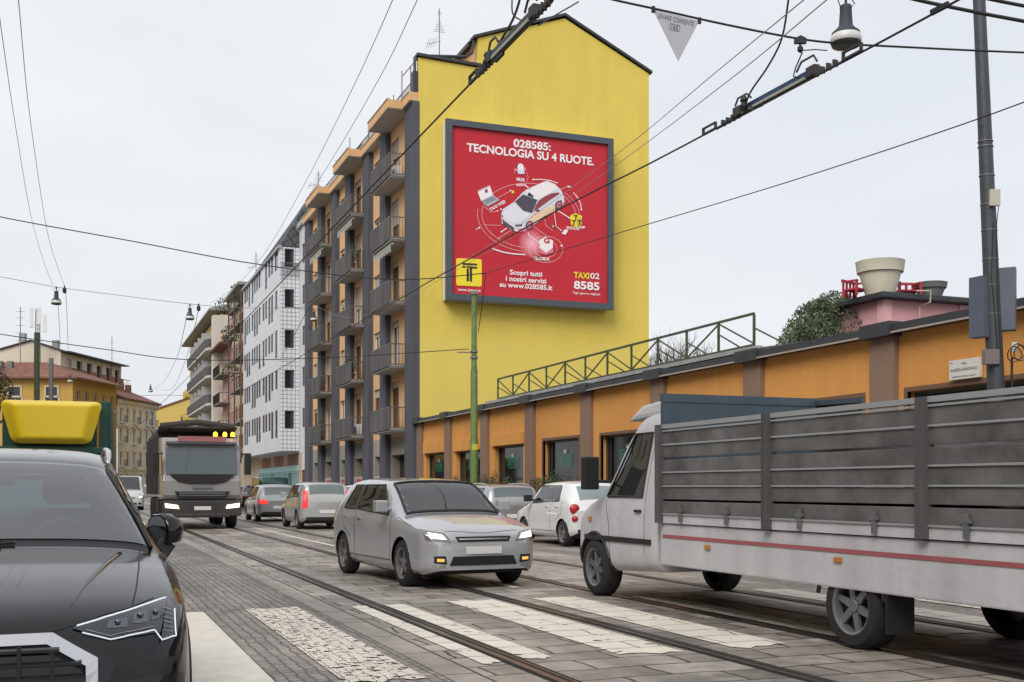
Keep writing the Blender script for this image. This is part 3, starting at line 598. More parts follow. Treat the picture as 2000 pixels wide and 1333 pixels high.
TR = mat('window_trim_green', (.05, .06, .055), .5); NEON = mat('neon_green', (.01, .16, .09), .4, emit=.16, ecol=(.02, .55, .28)); STAR = mat('neon_white', (.5, .55, .55), .4, emit=.2)
for k, (a, b_, c, d) in enumerate(wins):
    wd = window(O, a, b_, c, d, .22, frame=TR, glass=SHG, mull=0, fw=.07)
    L_ = b_ - a; tx = a + L_ * .22; tw = min(L_ * .42, 1.1); cz = 2.15 if k < 5 else 2.0; m = MB()
    text(m, 'CAPOVERDE', (a + L_ / 2 - tw / 2, .17, cz), (1, 0, 0), (0, 0, 1), tw, .26, -.012)
    m.box(a + L_ / 2 - tw / 2, a + L_ / 2 + tw / 2, .168, .174, cz + .31, cz + .325); m.box(a + L_ / 2 - tw * .4, a + L_ / 2 + tw * .4, .168, .174, cz - .07, cz - .055); m.build('neon_lettering', NEON, wd)
    m = MB(); c0 = Vector((a + L_ / 2, .165, cz + .36))
    for s_ in (-1, -.35, .45, 1): m.poly([c0 + Vector((-.02, 0, -.02)), c0 + Vector((.03, 0, -.02)), c0 + Vector((s_ * .17, 0, .2 - .08 * abs(s_)))])
    m.build('neon_star', STAR, wd)
    # interior seen behind the glass: lamps reflected as small warm points are left to the glass itself
for k in (0, 1, 2):
    a, b_, c, d = wins[k]; mb = MB(); mb.box(a - .15, b_ + .15, -.12, -.003, d + .02, d + .55 - .04 * k); mb.build('lintel_board', ORA, O, bevel=.01)
SUR = mat('surround', (.15, .08, .05), .7)
for k in (3, 4, 5, 6, 7, 8):
    mb = MB(); a, b_, c, d = wins[k]; mb.box(a - .09, a, -.02, .08, c, d + .09); mb.box(b_, b_ + .09, -.02, .08, c, d + .09); mb.box(a, b_, -.02, .08, d, d + .09); mb.build('window_surround', SUR, O)
pil = [(813, 821), (874, 882), (946, 954), (1033, 1045), (1142, 1157), (1279, 1301), (1464, 1490), (1715, 1749)]; pc = []
for p0, p1 in pil:
    a, b_ = wl(p0, 0)[0], wl(p1, 0)[0]; c = (a + b_) / 2; pc.append(max(c, .45))
pc.append(pc[-1] + 5.6); pc.append(pc[-1] + 5.6)
for c in pc:
    if c + .35 > LEN: continue
    mb = MB(); mb.box(c - .36, c + .36, -.14, -.002, 0, ct - .02); mb.build('pilaster', BRN, O, bevel=.012); cp_ = MB(); cp_.box(c - .46, c + .46, -.33, .1, ct - .05, ct + .235); cp_.build('cornice_cap', DKM, O, bevel=.012)
mb = MB(); mb.prism([(-.0, -.27, ct), (-.0, .3, ct), (-.0, .3, ct + .21), (-.0, -.02, ct + .21), (-.0, -.27, ct + .17)], (LEN, 0, 0)); mb.build('cornice', DKM, O)
mb = MB(); mb.box(0, LEN, -.3, -.272, ct - .015, ct + .02); mb.build('cornice_drip', mat('drip_edge', (.35, .30, .27), .6), O)
# low roof behind the cornice
RFM = brickmat('corrugated_roof', (.10, .095, .095), (.085, .08, .08), (.04, .04, .04), .18, 20, .03, mode='floor', bump=.8, offset=0)
x0r = 51.7 - atX(962, 790, 15.8).y; x1r = 51.7 - atX(1500, 680, 15.8).y
mb = MB(); mb.prism([(x0r, .45, 4.78), (x0r, 6.2, 5.75), (x0r, 6.2, 5.6), (x0r, .45, 4.62)], (x1r - x0r, 0, 0)); mb.build('roof', RFM, O)
mb = MB(); mb.box(x0r - .1, x1r - .1, .32, .52, 4.72, 4.83); mb.build('gutter', mat('zinc', (.42, .42, .42), .5, metal=.5, noise=.2), O)
mb = MB(); mb.prism([(7.5, 2.2, 4.6), (7.5, 4.4, 5.62), (7.5, 6.6, 4.6)], (2.4, 0, 0)); mb.box(.2, x0r, .3, 9.5, 4.3, 4.42); mb.box(x1r, LEN, .3, 9.5, 4.35, 4.5); mb.build('roof_gable', DKM, O)
# roof truss railing
T = root('roof_truss', 'long green steel truss railing along the low roof', 'railing', (16.0, 43.0, 4.84), R(-90))
mb = MB(); TL = 43.0 - 24.4; hh = .91; n = 11; sp = TL / n
m_ = mb; m_.bar((0, 0, hh), (TL, 0, hh), .06, .06); m_.bar((0, 0, .12), (TL, 0, .12), .04, .05); mb.build('rails', GRN, T)
for i in range(n + 1):
    m = MB(); m.bar((i * sp, 0, 0), (i * sp, 0, hh - .031), .055, .055, (1, 0, 0)); m.build('post', GRN, T)
m = MB()
for i in range(n):
    a, b_ = i * sp + .04, (i + 1) * sp - .04
    if i % 2 == 0: m.bar((a, .01, hh - .06), (b_, .01, .16), .035, .035)
    else: m.bar((a, .01, .16), (b_, .01, hh - .06), .035, .035)
    m.bar((a, 0.02, hh * .62), (a + .5, .75, -.0), .04, .04)
m.bar((TL, 0, hh * .6), (TL + .6, .9, -.05), .04, .04); m.build('braces', GRN, T)
# ------------------------------------------------------------------ pink building, planters
PK = plaster('pink_render', (.68, .36, .38), .05, .08)
pkc = at(1727, 600, 26.9); P_ = root('pink_building', 'small pink rooftop building with a dark flat overhanging roof', 'building', (pkc.x, pkc.y, 0))
mb = MB(); mb.box(0, 14, 0, 2.2, 0, 5.84); mb.build('wall', PK, P_)
mb = MB(); mb.box(-.06, .18, -.06, .18, 3, 5.83); mb.box(2.25, 2.5, -.05, .2, 3, 5.83); mb.split('corner_pilaster', plaster('pink_light', (.72, .42, .42)), P_)
mb = MB(); mb.box(-.26, 14.4, -.26, 2.5, 5.845, 5.98); mb.build('roof', DKM, P_, bevel=.02)
mb = MB(); mb.tube([(.95, -.12, 3), (.95, -.12, 5.7), (.95, -.48, 5.75), (.95, -.5, 6.02), (.7, -.3, 6.03)], .022, 6); mb.tube([(2.38, -.1, 5.1), (2.3, -.13, 5.3), (2.4, -.1, 5.5), (2.33, -.12, 5.68)], .015, 5); mb.build('conduit', mat('conduit', (.45, .36, .33), .6), P_)
def planter(px, py0, py1, t, rtop, col, lab, rot=0):
    b0 = at(px, py1, t); h = (py1 - py0) * t / F
    p = root('roof_planter', lab, 'planter', (b0.x, b0.y, 5.98))
    m = MB(); m.lathe([(rtop * .60, 0), (rtop * .86, h * .66), (rtop * .86, h * .665), (rtop * .95, h * .67), (rtop, h * .96), (rtop * 1.02, h), (rtop * .93, h), (rtop * .84, h * .7), (rtop * .5, h * .5)], n=48)
    m.build('bowl', mat('pl' + lab[:5], col, .6, noise=.08, nscale=3), p, smooth=True, angle=30); return p
planter(1719, 493, 558, 27.2, .57, (.56, .53, .42), 'large cream round planter on the dark roof edge of the pink building')
planter(1817, 540, 573, 27.9, .40, (.13, .145, .14), 'low dark grey round planter on the pink building roof')
RDP = mat('red_paint', (.42, .025, .05), .5)
for i, (px, t, wd, lab) in enumerate(((1672, 27.4, .5, 'red slatted chair on the pink building roof left of the cream planter'), (1771, 27.6, .55, 'red slatted chair on the pink building roof right of the cream planter'))):
    b0 = at(px, 560, t); c = root('red_chair', lab, 'chair', (b0.x, b0.y, 5.98), R(-15 if i else 20), 'red slatted chairs on the roof')
    m = MB()
    for k in range(4): m.box(-wd / 2 + k * wd / 3.3, -wd / 2 + k * wd / 3.3 + .06, .2, .23, .0, .36)
    m.box(-wd / 2 - .03, wd / 2 + .03, .19, .24, .36, .42); m.build('backrest', RDP, c)
    m = MB(); m.box(-wd / 2, wd / 2, -.2, .19, .14, .18); m.build('seat', RDP, c)
    for sx in (-1, 1):
        for sy in (-1, 1): MB().box(sx * wd / 2 - .025, sx * wd / 2 + .025, sy * .17 - .025, sy * .17 + .025, 0, .139 if sy > 0 else .34).build('leg', RDP, c)
        MB().box(sx * wd / 2 - .035, sx * wd / 2 + .035, -.2, .18, .341, .375).build('armrest', RDP, c)
# street name plate
ss = atX(1856, 706, 15.13); se = atX(1915, 738, 15.13); sw = ss.y - se.y; zt = ss.z; zb = atX(1856, 744, 15.13).z
N = root('street_sign', 'white stone street name plate on the orange wall beside the grey pole', 'sign', (15.13, ss.y, zb), R(-90))
MB().box(0, sw, -.03, .05, 0, zt - zb).build('plate', mat('marble', (.62, .60, .56), .5, noise=.06), N, bevel=.008)
m = MB(); hh2 = zt - zb
text(m, 'VIA', (sw * .41, -.034, hh2 * .72), (1, 0, 0), (0, 0, 1), sw * .18, hh2 * .13, .005); text(m, 'RUGGERO LEONCAVALLO', (sw * .06, -.034, hh2 * .42), (1, 0, 0), (0, 0, 1), sw * .88, hh2 * .14, .005)
text(m, 'COMPOSITORE DI MUSICA, 1858-1919', (sw * .1, -.034, hh2 * .1), (1, 0, 0), (0, 0, 1), sw * .8, hh2 * .08, .003); text(m, 'ZONA', (sw * .04, -.034, hh2 * .83), (1, 0, 0), (0, 0, 1), sw * .1, hh2 * .07, .003); m.build('lettering', KI, N)

# ------------------------------------------------------------------ white tiled building
TILE = brickmat('white_tiles', (.70, .71, .73), (.65, .66, .69), (.17, .19, .22), .30, .30, .022, offset=0, mode='wall', bump=.15, noise=.06, rough=.45)
TILE2 = brickmat('white_tiles_wide', (.62, .63, .66), (.57, .58, .61), (.42, .43, .46), .62, .42, .012, offset=.5, mode='wall', bump=.15, noise=.06, rough=.45)
Wh = root('tiled_building', 'white tiled office building with a projecting bay and slate mansard roof', 'building', (15.2, 102, 0), R(-90))
zf = [4.9 + 2.95 * i for i in range(5)]; hb = []; q = [.7, 2.0, 3.3, 5.2, 6.5, 7.8, 9.1, 11.2, 12.5, 14.1, 15.4, 17.3]
for j, z in enumerate(zf):
    for k, x in enumerate(q):
        if j == 4 and k in (7, 11): continue
        lo = z + (.1 if (k + j * 2) % 5 in (0, 1) else .75); hb.append((x, x + 1.0, lo, z + 2.15))
    if j == 4: hb.append((16.2 + .9, 18.6, z + .7, z + 2.2))
hb = [h for h in hb if not (h[0] == 17.3 and h[3] > 18)]
mb = MB(); mb.holed(0, 19.5, 4.0, 18.85, hb, -1.4, .06); mb.poly([(0, -1.4, 4.0), (19.5, -1.4, 4.0), (19.5, 0, 4.0), (0, 0, 4.0)]); mb.poly([(0, -1.4, 4), (0, 0, 4), (0, 0, 18.85), (0, -1.4, 18.85)]); mb.build('bay_front', TILE2, Wh)
fs = lambda x, y, z: (19.5 - y, x - 1.4, z)          # side of the bay, facing the camera; x runs from the front edge inwards
sh_ = [(.32, 1.02, zf[0] + .7 + 2.95 * i, zf[0] + 2.05 + 2.95 * i) for i in range(5)]
mb = MB(); mb.holed(0, 1.4, 4.0, 18.85, sh_, 0, .2, fn=fs); mb.build('bay_side', TILE, Wh)
mh = [(20.6, 21.5, z + .75, z + 2.15) for z in zf] + [(20.4, 21.9, .05, 2.6)]
mb = MB(); mb.holed(19.5, 22.98, 0, 20.3, mh, 0, .1); mb.poly([(0, 0, 0), (19.5, 0, 0), (19.5, 0, 4), (0, 0, 4)]); mb.box(0, 22.98, 9.8, 10, 0, 19); mb.build('wall', TILE2, Wh)
for h in hb: window(Wh, h[0], h[1], h[2], h[3], -1.345, frame=STL, glass=DKG, mull=0, fw=.05, trans=.0 if h[3] - h[2] < 1.6 else .4)
for h in sh_: window(Wh, h[0], h[1], h[2], h[3], .18, frame=STL, glass=DKG, mull=0, fn=fs)
for h in mh[:-1]: window(Wh, h[0], h[1], h[2], h[3], .09, frame=STL, glass=DKG, mull=0)
window(Wh, *mh[-1], .09, frame=mat('bronze_door', (.12, .06, .04), .6), glass=mat('bronze_glass', (.10, .045, .03), .4), mull=1, name='door')
SLT = brickmat('slate_tiles', (.06, .062, .068), (.09, .092, .10), (.02, .02, .022), .6, .6, .05, offset=0, mode='wall', bump=.8, rot=R(45))
mb = MB(); rz = [(0, -1.45, 18.9), (19.5, -1.45, 18.9), (19.5, 9, 18.9), (0, 9, 18.9)]; tz = [(6, 3.2, 23.6), (17.8, 1.6, 23.9), (17.8, 7, 23.9), (6, 7, 23.6)]
for i in range(4): j = (i + 1) % 4; mb.poly([rz[i], rz[j], tz[j], tz[i]])
mb.poly(tz); mb.prism([(19.5, .2, 20.3), (19.5, 9, 20.3), (19.5, 6, 23.9), (19.5, 2.6, 23.9)], (3.45, 0, 0)); mb.build('roof', SLT, Wh)
mb = MB(); mb.box(-.05, 19.6, -1.55, -1.3, 18.75, 18.95); mb.box(19.5, 22.98, -.2, .15, 20.2, 20.55); mb.build('cornice', mat('cornice_grey', (.34, .35, .37), .6), Wh)
mb = MB(); mb.box(16.8, 18.8, 3.0, 4.2, 23.0, 24.6); mb.box(19.4, 20.8, 3.0, 4.2, 23.4, 24.3); mb.build('chimney', CON2, Wh)
m = MB()
for i in range(12): m.tube([(19.6, -1.35 + .12 * i, 16.7), (19.6, -1.35 + .12 * i, 17.7)], .015, 4, False)
m.tube([(19.6, -1.4, 17.7), (19.6, 0, 17.7)], .03, 4); m.tube([(19.6, -1.4, 16.7), (19.6, 0, 17.7)], .02, 4); m.build('bay_railing', STL, Wh)
# teal shopfront
TEAL = mat('teal_glass', (.10, .26, .28), .25, spec=.6); TLD = mat('teal_panel', (.02, .10, .10), .5); TLT = mat('teal_fascia', (.25, .45, .46), .5); SHB = mat('brown_sign_band', (.16, .07, .04), .6)
mb = MB(); mb.box(.3, 19.3, -.08, -.004, 2.55, 2.95); mb.build('shop_fascia', TLT, Wh)
for i in range(9):
    a = .4 + i * 2.1; dd = i in (3, 7)
    window(Wh, a, a + 1.95, .1, 2.5, -.05, frame=TLT, glass=TLD if dd else TEAL, mull=0 if dd else 1, name='shop_door' if dd else 'shop_window')
    mb = MB(); mb.box(a, a + 1.95, -.07, -.004, 3.0, 3.85); mb.build('sign_band', SHB if i % 3 else mat('tan_band', (.42, .22, .12), .6), Wh)
mb = MB(); mb.box(19.52, 20.38, -.05, -.003, .1, 3.9); mb.box(21.95, 22.9, -.05, -.003, .1, 3.9); mb.build('pink_marble_cladding', mat('pink_marble', (.50, .33, .27), .4, noise=.15), Wh)
# ------------------------------------------------------------------ further buildings on the right-hand side
BEI = plaster('beige_render', (.42, .35, .25), .06, .12); RST = mat('rust_steel', (.12, .055, .04), .6, noise=.2); BGL = mat('balcony_dark', (.06, .05, .045), .5)
BB = root('apartment_building', 'narrow beige apartment building with rust red steel balconies', 'building', (15.2, 121, 0), R(-90))
hs = [];  zz = [4.4 + 3.0 * i for i in range(5)]
for z in zz:
    for x in (1.2, 3.2, 5.6, 7.6): hs.append((x, x + 1.0, z + .8, z + 2.2))
    hs.append((11.2, 13.4, z + .05, z + 2.3)); hs.append((15.0, 17.6, z + .05, z + 2.3))
mb = MB(); mb.holed(0, 19, 0, 19.3, hs, 0, .07); mb.poly([(19, 0, 0), (19, 9, 0), (19, 9, 19.3), (19, 0, 19.3)]); mb.box(0, 19, 9, 9.2, 0, 19.3); mb.build('wall', BEI, BB)
for h in hs: window(BB, *h, .06, frame=FRM, glass=BGL if h[1] - h[0] > 1.5 else WIN, mull=1)
mb = MB(); mb.box(8.8, 19.2, -1.9, 9, 19.35, 19.6); mb.build('roof_slab', CON, BB)
mb = MB(); mb.box(0, 8.8, -.4, 9, 19.3, 19.55); mb.build('roof', DKM, BB)
for z in zz + [zz[-1] + 3]:
    if z > 17: continue
    b_ = MB(); b_.box(10, 18.7, -1.5, 0, z - .18, z); bo = b_.build('balcony', CON2, BB)
    m = MB(); m.tube([(10, -1.5, z + 1), (18.7, -1.5, z + 1), (18.7, 0, z + 1)], .035, 5)
    for i in range(18): m.tube([(10 + i * .49, -1.5, z), (10 + i * .49, -1.5, z + 1)], .014, 4, False)
    for i in range(6): m.tube([(18.7, -1.4 + i * .25, z), (18.7, -1.4 + i * .25, z + 1)], .018, 4, False)
    m.build('railing', RST, bo)
m = MB()
for x in (10, 14.3, 18.7): m.box(x - .07, x + .07, -1.62, -1.5, 3.5, 19.35)
m.build('steel_posts', RST, BB)
CW = root('apartment_building', 'slim cream tower slab wall beside the beige building', 'building', (15.2, 131, 0), R(-90))
mb = MB(); hs = [(3.5, 4.5, z + .8, z + 2.2) for z in zz] + [(6.5, 7.5, z + .8, z + 2.2) for z in zz]
mb.holed(0, 9.9, 0, 16.5, hs, 0, .07); mb.box(0, 9.9, 9, 9.2, 0, 16.5); mb.build('wall', plaster('salmon', (.42, .27, .22)), CW)
for h in hs: window(CW, *h, .06, frame=WHP, mull=1)
mb = MB(); mb.box(-.1, 1.6, -1.0, 6, 3, 20.6); mb.build('tower', plaster('cream', (.58, .54, .47), .04), CW, bevel=.02)
mb = MB(); mb.prism([(0, -1.3, 16.4), (0, -1.3, 16.6), (0, 3, 17.8), (0, 9, 16.5)], (9.9, 0, 0)); mb.build('roof', ROF, CW)
for z in zz[:4]:
    b_ = MB(); b_.box(2.4, 8.6, -1.1, 0, z - .15, z); bo = b_.build('balcony', CON2, CW); m = MB(); m.tube([(2.4, -1.1, z + 1), (8.6, -1.1, z + 1), (8.6, 0, z + 1)], .03, 5)
    for i in range(30): m.tube([(2.4 + i * .213, -1.1, z), (2.4 + i * .213, -1.1, z + 1)], .016, 4, False)
    m.build('railing', BLK, bo)
YB2 = root('apartment_building', 'yellow apartment building with long dark grey curved balconies further down the street', 'building', (15.2, 168, 0), R(-90))
YL2 = plaster('yellow_paint', (.62, .47, .13), .04, .08); hs = []
zy = [4.6 + 3.15 * i for i in range(5)]
for z in zy:
    for x in (1.5, 4.5, 7.5): hs.append((x, x + 1.1, z + .3, z + 2.3))
    for x in (13, 17.5, 22, 26.5, 31): hs.append((x, x + 1.8, z + .05, z + 2.3))
mb = MB(); mb.holed(0, 36.5, 0, 21.0, hs, 0, .07); mb.poly([(36.5, 0, 0), (36.5, 10, 0), (36.5, 10, 21), (36.5, 0, 21)]); mb.box(0, 36.5, 10, 10.2, 0, 21); mb.build('wall', YL2, YB2)
for h in hs: window(YB2, *h, .06, frame=WHP, glass=BGL if h[1] - h[0] > 1.5 else WIN, mull=1)
mb = MB(); mb.prism([(0, -1.2, 21.5), (0, -1.2, 21.7), (0, 4, 23.2), (0, 10, 21.5)], (36.4, 0, 0)); mb.build('roof', CON, YB2)
for z in zy:
    b_ = MB(); b_.prism([(11, 0, z - .25), (11, -.9, z - .25), (13, -1.5, z - .25), (35.4, -1.5, z - .25), (36.4, -1.2, z - .25), (36.4, 0, z - .25)], (0, 0, .25)); bo = b_.build('balcony', mat('white_slab', (.5, .49, .47), .8), YB2)
    m = MB(); pts = [(11, -.05), (11, -.95), (13, -1.55), (35.4, -1.55), (36.4, -1.25), (36.4, -.05)]
    for (a, c), (a2, c2) in zip(pts, pts[1:]):
        m.bar((a, c, z + .52), (a2, c2, z + .52), .04, .95)
    m.build('parapet', GRP, bo)
    m = MB()
    for x in (16, 21, 25.5, 30): m.box(x, x + .1, -1.4, -.02, z + .02, z + 2.4)
    m.split('divider', mat('divider_grey', (.38, .39, .40), .6), bo)
for z in zy[:4]:
    MB().box(.3, 5.2, -1.0, -.003, z - .1, z + .9).build('yellow_balcony', YL2, YB2)
# planting on upper terraces
for (px, py, t, lab) in ((438, 607, 122, 'round shrub on the roof terrace of the cream building'), (470, 580, 108, 'shrub in a planter on the beige building top terrace'), (448, 664, 112, 'bush hanging over a rust red balcony'), (452, 736, 112, 'green bush on a lower rust red balcony')):
    p = at(px, py, t); s_ = root('terrace_shrub', lab, 'shrub', p, 0, 'shrubs on far terraces'); m = MB(); leaves(m, (0, 0, .5), (1.0, 1.0, .9), 160, .2, rnd); m.build('foliage', LEAF, s_)

# ------------------------------------------------------------------ far buildings on the left and at the end of the street
def faced(name, label, o, rz, L, Hh, m, rows, cols, wsz, depth=9, frame=WHP, roof=None, extra=None, sills=None):
    """far building: local x along its visible face"""
    b = root(name, label, 'building', o, rz); hs = []
    for z in rows:
        for x in cols:
            if 0 < x - wsz[0] / 2 and x + wsz[0] / 2 < L: hs.append((x - wsz[0] / 2, x + wsz[0] / 2, z, z + wsz[1]))
    mb = MB(); mb.holed(0, L, 0, Hh, hs, 0, .25); mb.box(0, L, depth, depth + .2, 0, Hh); mb.build('wall', m, b)
    for h in hs:
        window(b, *h, .2, frame=frame, glass=WIN, mull=1, fw=.09)
    return b, hs
OCH = plaster('ochre_render', (.50, .31, .085), .06, .1); OCL = plaster('cream_trim', (.58, .48, .32), .04)
o1 = C(-78, 140); b1_, h1 = faced('corner_building', 'ochre corner building with clay tile roof far on the left', o1, -TH, 23.4, 15.0, OCH, (4.0, 7.6, 9.6), [2.4 + 4.6 * i for i in range(5)][:5], (1.6, 2.9), frame=OCL)
mb = MB(); ang = math.atan(.0909); dx, dy = math.sin(ang), math.cos(ang); L2_ = 12.4
def f2(x, y, z): return (23.4 + dx * x - y * dy, dy * x + y * dx, z)
h2 = [(x - .55, x + .55, z, z + hgt) for z, hgt in ((3.9, 2.4), (7.9, 2.6), (12.3, 1.2)) for x in (1.4, 3.8, 6.2, 8.6, 11.0)]
mb.holed(0, 12.4, 0, 15.0, h2, 0, .25, fn=f2); mb.build('side_wall', OCH, b1_)
for h in h2: window(b1_, *h, .2, frame=OCL, glass=WIN, mull=1, fn=f2, fw=.12)
h3 = [(x - .7, x + .7, 12.6, 13.8) for x in (2.4, 7, 11.6, 16.2, 20.8)]
mb = MB()
for h in h3: mb.box(h[0], h[1], -.06, .02, h[2], h[3])
mb.split('attic_window', WIN, b1_)
mb = MB()
mb.box(-.2, 23.5, -.12, -.003, 11.3, 11.75); mb.add([f2(-.1, -.12, 11.3), f2(12.4, -.12, 11.3), f2(12.4, -.12, 11.75), f2(-.1, -.12, 11.75)], [(0, 1, 2, 3)])
for h in h1 + h3:
    a, b2, c, d = h[:4]; mb.box(a - .22, a, -.1, -.003, c - .1, d + .22); mb.box(b2, b2 + .22, -.1, -.003, c - .1, d + .22); mb.box(a, b2, -.1, -.003, d, d + .22)
mb.build('window_trim', OCL, b1_)
mb = MB(); e0 = (-.2, -.9, 15.0); e1 = (24.3, -.9, 15.0); e2 = (24.3 + dx * 12.6, -.9 + dy * 13.4, 15.0); r0 = (-.2, 6.5, 17.6); r1 = (17.5, 6.5, 17.6); r2 = (17.9, 14, 17.6)
mb.poly([e0, e1, r1, r0]); mb.poly([e1, e2, r2, r1]); mb.poly([r0, r1, r2, (-.2, 14, 17.6)]); mb.poly([e0, e1, (24.3, -.9, 14.8), (-.2, -.9, 14.8)]); mb.poly([e1, e2, (e2[0], e2[1], 14.8), (24.3, -.9, 14.8)]); mb.poly([e0, (-.2, 0, 14.8), (23.4, 0, 14.8), (24.3, -.9, 14.8)])
mb.build('roof', ROF, b1_)
for x in (12.5, 13.8): MB().box(x, x + .6, 3.2, 3.9, 15.8, 17.4).build('chimney', CON2, b1_)
# set-back attic block with terraces above it
o2 = C(-75.6, 150); PH = root('penthouse_block', 'pale beige attic block with rust red terrace panels above the ochre building', 'building', o2, -TH)
CR = plaster('pale_beige', (.60, .55, .45), .05)
mb = MB(); mb.prism([(7.4, 0, 10), (15.5, 0, 10), (15.5, 0, 19.5), (11.6, 0, 20.8), (7.4, 0, 19.6)], (0, 9, 0)); mb.build('gable_wall', CR, PH)
def f3(x, y, z): return (15.55 + dx * x - y * dy, dy * x + y * dx, z)
hp = [(x - .8, x + .8, 16.8, 18.7) for x in (2.2, 5.2, 8.2, 11.2, 14.2, 17)]
mb = MB(); mb.holed(0, 18.4, 10, 19.3, hp, 0, .5, fn=f3); mb.build('terrace_wall', CR, PH)
for h in hp: window(PH, *h, .4, frame=RST, glass=WIN, mull=1, fn=f3)
mb = MB(); mb.add([f3(0, -1.2, 19.35), f3(18.6, -1.2, 19.35), f3(18.6, 2.5, 19.35), f3(0, 2.5, 19.35), f3(0, -1.2, 19.5), f3(18.6, -1.2, 19.5), f3(18.6, 2.5, 19.7), f3(0, 2.5, 19.7)], [(0, 1, 2, 3), (4, 5, 6, 7), (0, 1, 5, 4), (1, 2, 6, 5), (0, 3, 7, 4)])
mb.prism([(7.2, -.3, 19.6), (11.6, -.3, 20.85), (15.8, -.3, 19.45), (15.8, -.3, 19.6), (11.6, -.3, 21.0), (7.2, -.3, 19.75)], (0, 6, 0)); mb.build('roof', DKM, PH)
mb = MB()
for i in range(6): mb.add([f3(i * 2.9, -1.5, 16.1), f3(i * 2.9 + 1.3, -1.5, 16.1), f3(i * 2.9 + 1.3, -1.5, 17.2), f3(i * 2.9, -1.5, 17.2)], [(0, 1, 2, 3)])
mb.split('terrace_panel', mat('rust_panel', (.30, .09, .05), .7), PH)
m = MB()
m.tube([f3(0, -1.5, 17.2), f3(18.2, -1.5, 17.2)], .05, 4)
for i in range(38): m.tube([f3(i * .48, -1.5, 16.1), f3(i * .48, -1.5, 17.2)], .02, 4, False)
m.build('terrace_railing', RST, PH)
for x, y in ((8.6, 3), (13.5, 2)): MB().box(x, x + .8, y, y + .7, 19, 22.3 if x < 9 else 21.2).build('chimney', CON, PH)
# white ornate building
Wb = plaster('pale_stone', (.80, .77, .72), .08, .15); o3p = C(-54.6 + .0909 * 12.6, 152.6)
wbld, hw = faced('corner_building', 'pale stone ornate building with clay roof and many small balconies', o3p, -TH + R(90) - ang, 13.0, 13.4, Wb, (1.2, 4.3, 7.5, 10.3), [1.2 + 2.1 * i for i in range(6)], (.8, 1.9), depth=9)
# its face looks across the street: local y must run away from the camera side
mb = MB(); mb.prism([(-.1, -.8, 13.3), (-.1, -.8, 13.55), (-.1, 5, 15.8), (-.1, 9.2, 13.3)], (13.2, 0, 0)); mb.build('roof', ROF, wbld)
mb = MB(); mb.box(-.05, 13.1, -.25, -.003, 9.7, 9.95); mb.box(-.05, 13.1, -.25, -.003, 3.7, 4.0); mb.box(-.05, 13.1, -.45, -.003, 12.9, 13.3)
for h in hw: mb.box(h[0] - .15, h[1] + .15, -.18, -.003, h[3] + .05, h[3] + .25)
mb.build('stone_moulding', Wb, wbld)
mb = MB()
for i in range(5): mb.box(1 + 2.4 * i, 1.6 + 2.4 * i, 3, 3.7, 14.2, 16.2)
mb.build('chimney', ROF, wbld)
for z in (4.2, 7.4, 10.2):
    for k in (0, 2, 4, 5):
        x = 1.2 + 2.1 * k; m = MB(); m.box(x - .65, x + .65, -.7, -.003, z - .12, z); bo = m.build('balcony', Wb, wbld); m = MB(); m.tube([(x - .62, -.66, z + .9), (x + .62, -.66, z + .9)], .03, 4)
        for i in range(8): m.tube([(x - .6 + i * .17, -.66, z), (x - .6 + i * .17, -.66, z + .9)], .018, 4, False)
        m.build('railing', BLK, bo)
# yellow gabled house closing the view
yg = root('gabled_house', 'plain yellow gabled house closing the end of the street', 'building', C(-66.0, 205), -TH)
mb = MB(); mb.prism([(0, 0, 0), (20, 0, 0), (20, 0, 14.4), (8.0, 0, 17.6), (4.5, 0, 16.7), (0, 0, 14.9)], (0, 12, 0)); mb.build('wall', plaster('mustard', (.58, .42, .12), .04), yg)
mb = MB(); mb.prism([(-.3, -.2, 14.9), (8, -.2, 17.75), (20, -.2, 14.5), (20, -.2, 14.8), (8, -.2, 18.05), (-.3, -.2, 15.2)], (0, 12.4, 0)); mb.build('roof', ROF, yg)
for x in (9.5, 11.5, 14): MB().box(x, x + .7, 3, 3.7, 16, 18.9).build('chimney', ROF, yg)
antenna(tuple(C(-58.6, 165, 17.0)), 6.5, 'thin antenna above the terraces of the far left block', 4, 1.6)
mm = root('cell_mast', 'lattice mobile phone mast with white panel antennas on the far left roof', 'mast', C(-62.3, 148, 16.5))
m = MB()
for sx, sy in ((-.35, -.35), (.35, -.35), (.0, .35)): m.tube([(sx, sy, 0), (sx * .6, sy * .6, 8.3)], .06, 5)
for i in range(14):
    z = .3 + i * .56; m.tube([(-.33, -.33, z), (.33, -.33, z + .5)], .035, 4); m.tube([(.33, -.33, z), (-.33, -.33, z + .5)], .035, 4)
m.build('lattice', STL, mm)
for x, z, hh3 in ((-.75, 5.7, 2.6), (.2, 6.2, 2.3), (.85, 5.2, 2.3)): MB().box(x - .22, x + .22, -.7, -.45, z, z + hh3).build('panel_antenna', WHP, mm, bevel=.04)
m = MB(); m.tube([(-2.1, 0, 0), (-2.1, 0, 8.4)], .06, 5)
for z in (4, 5, 6, 7, 7.8): m.tube([(-2.6, 0, z), (-1.6, 0, z)], .035, 4)
m.build('side_mast', STL, mm)

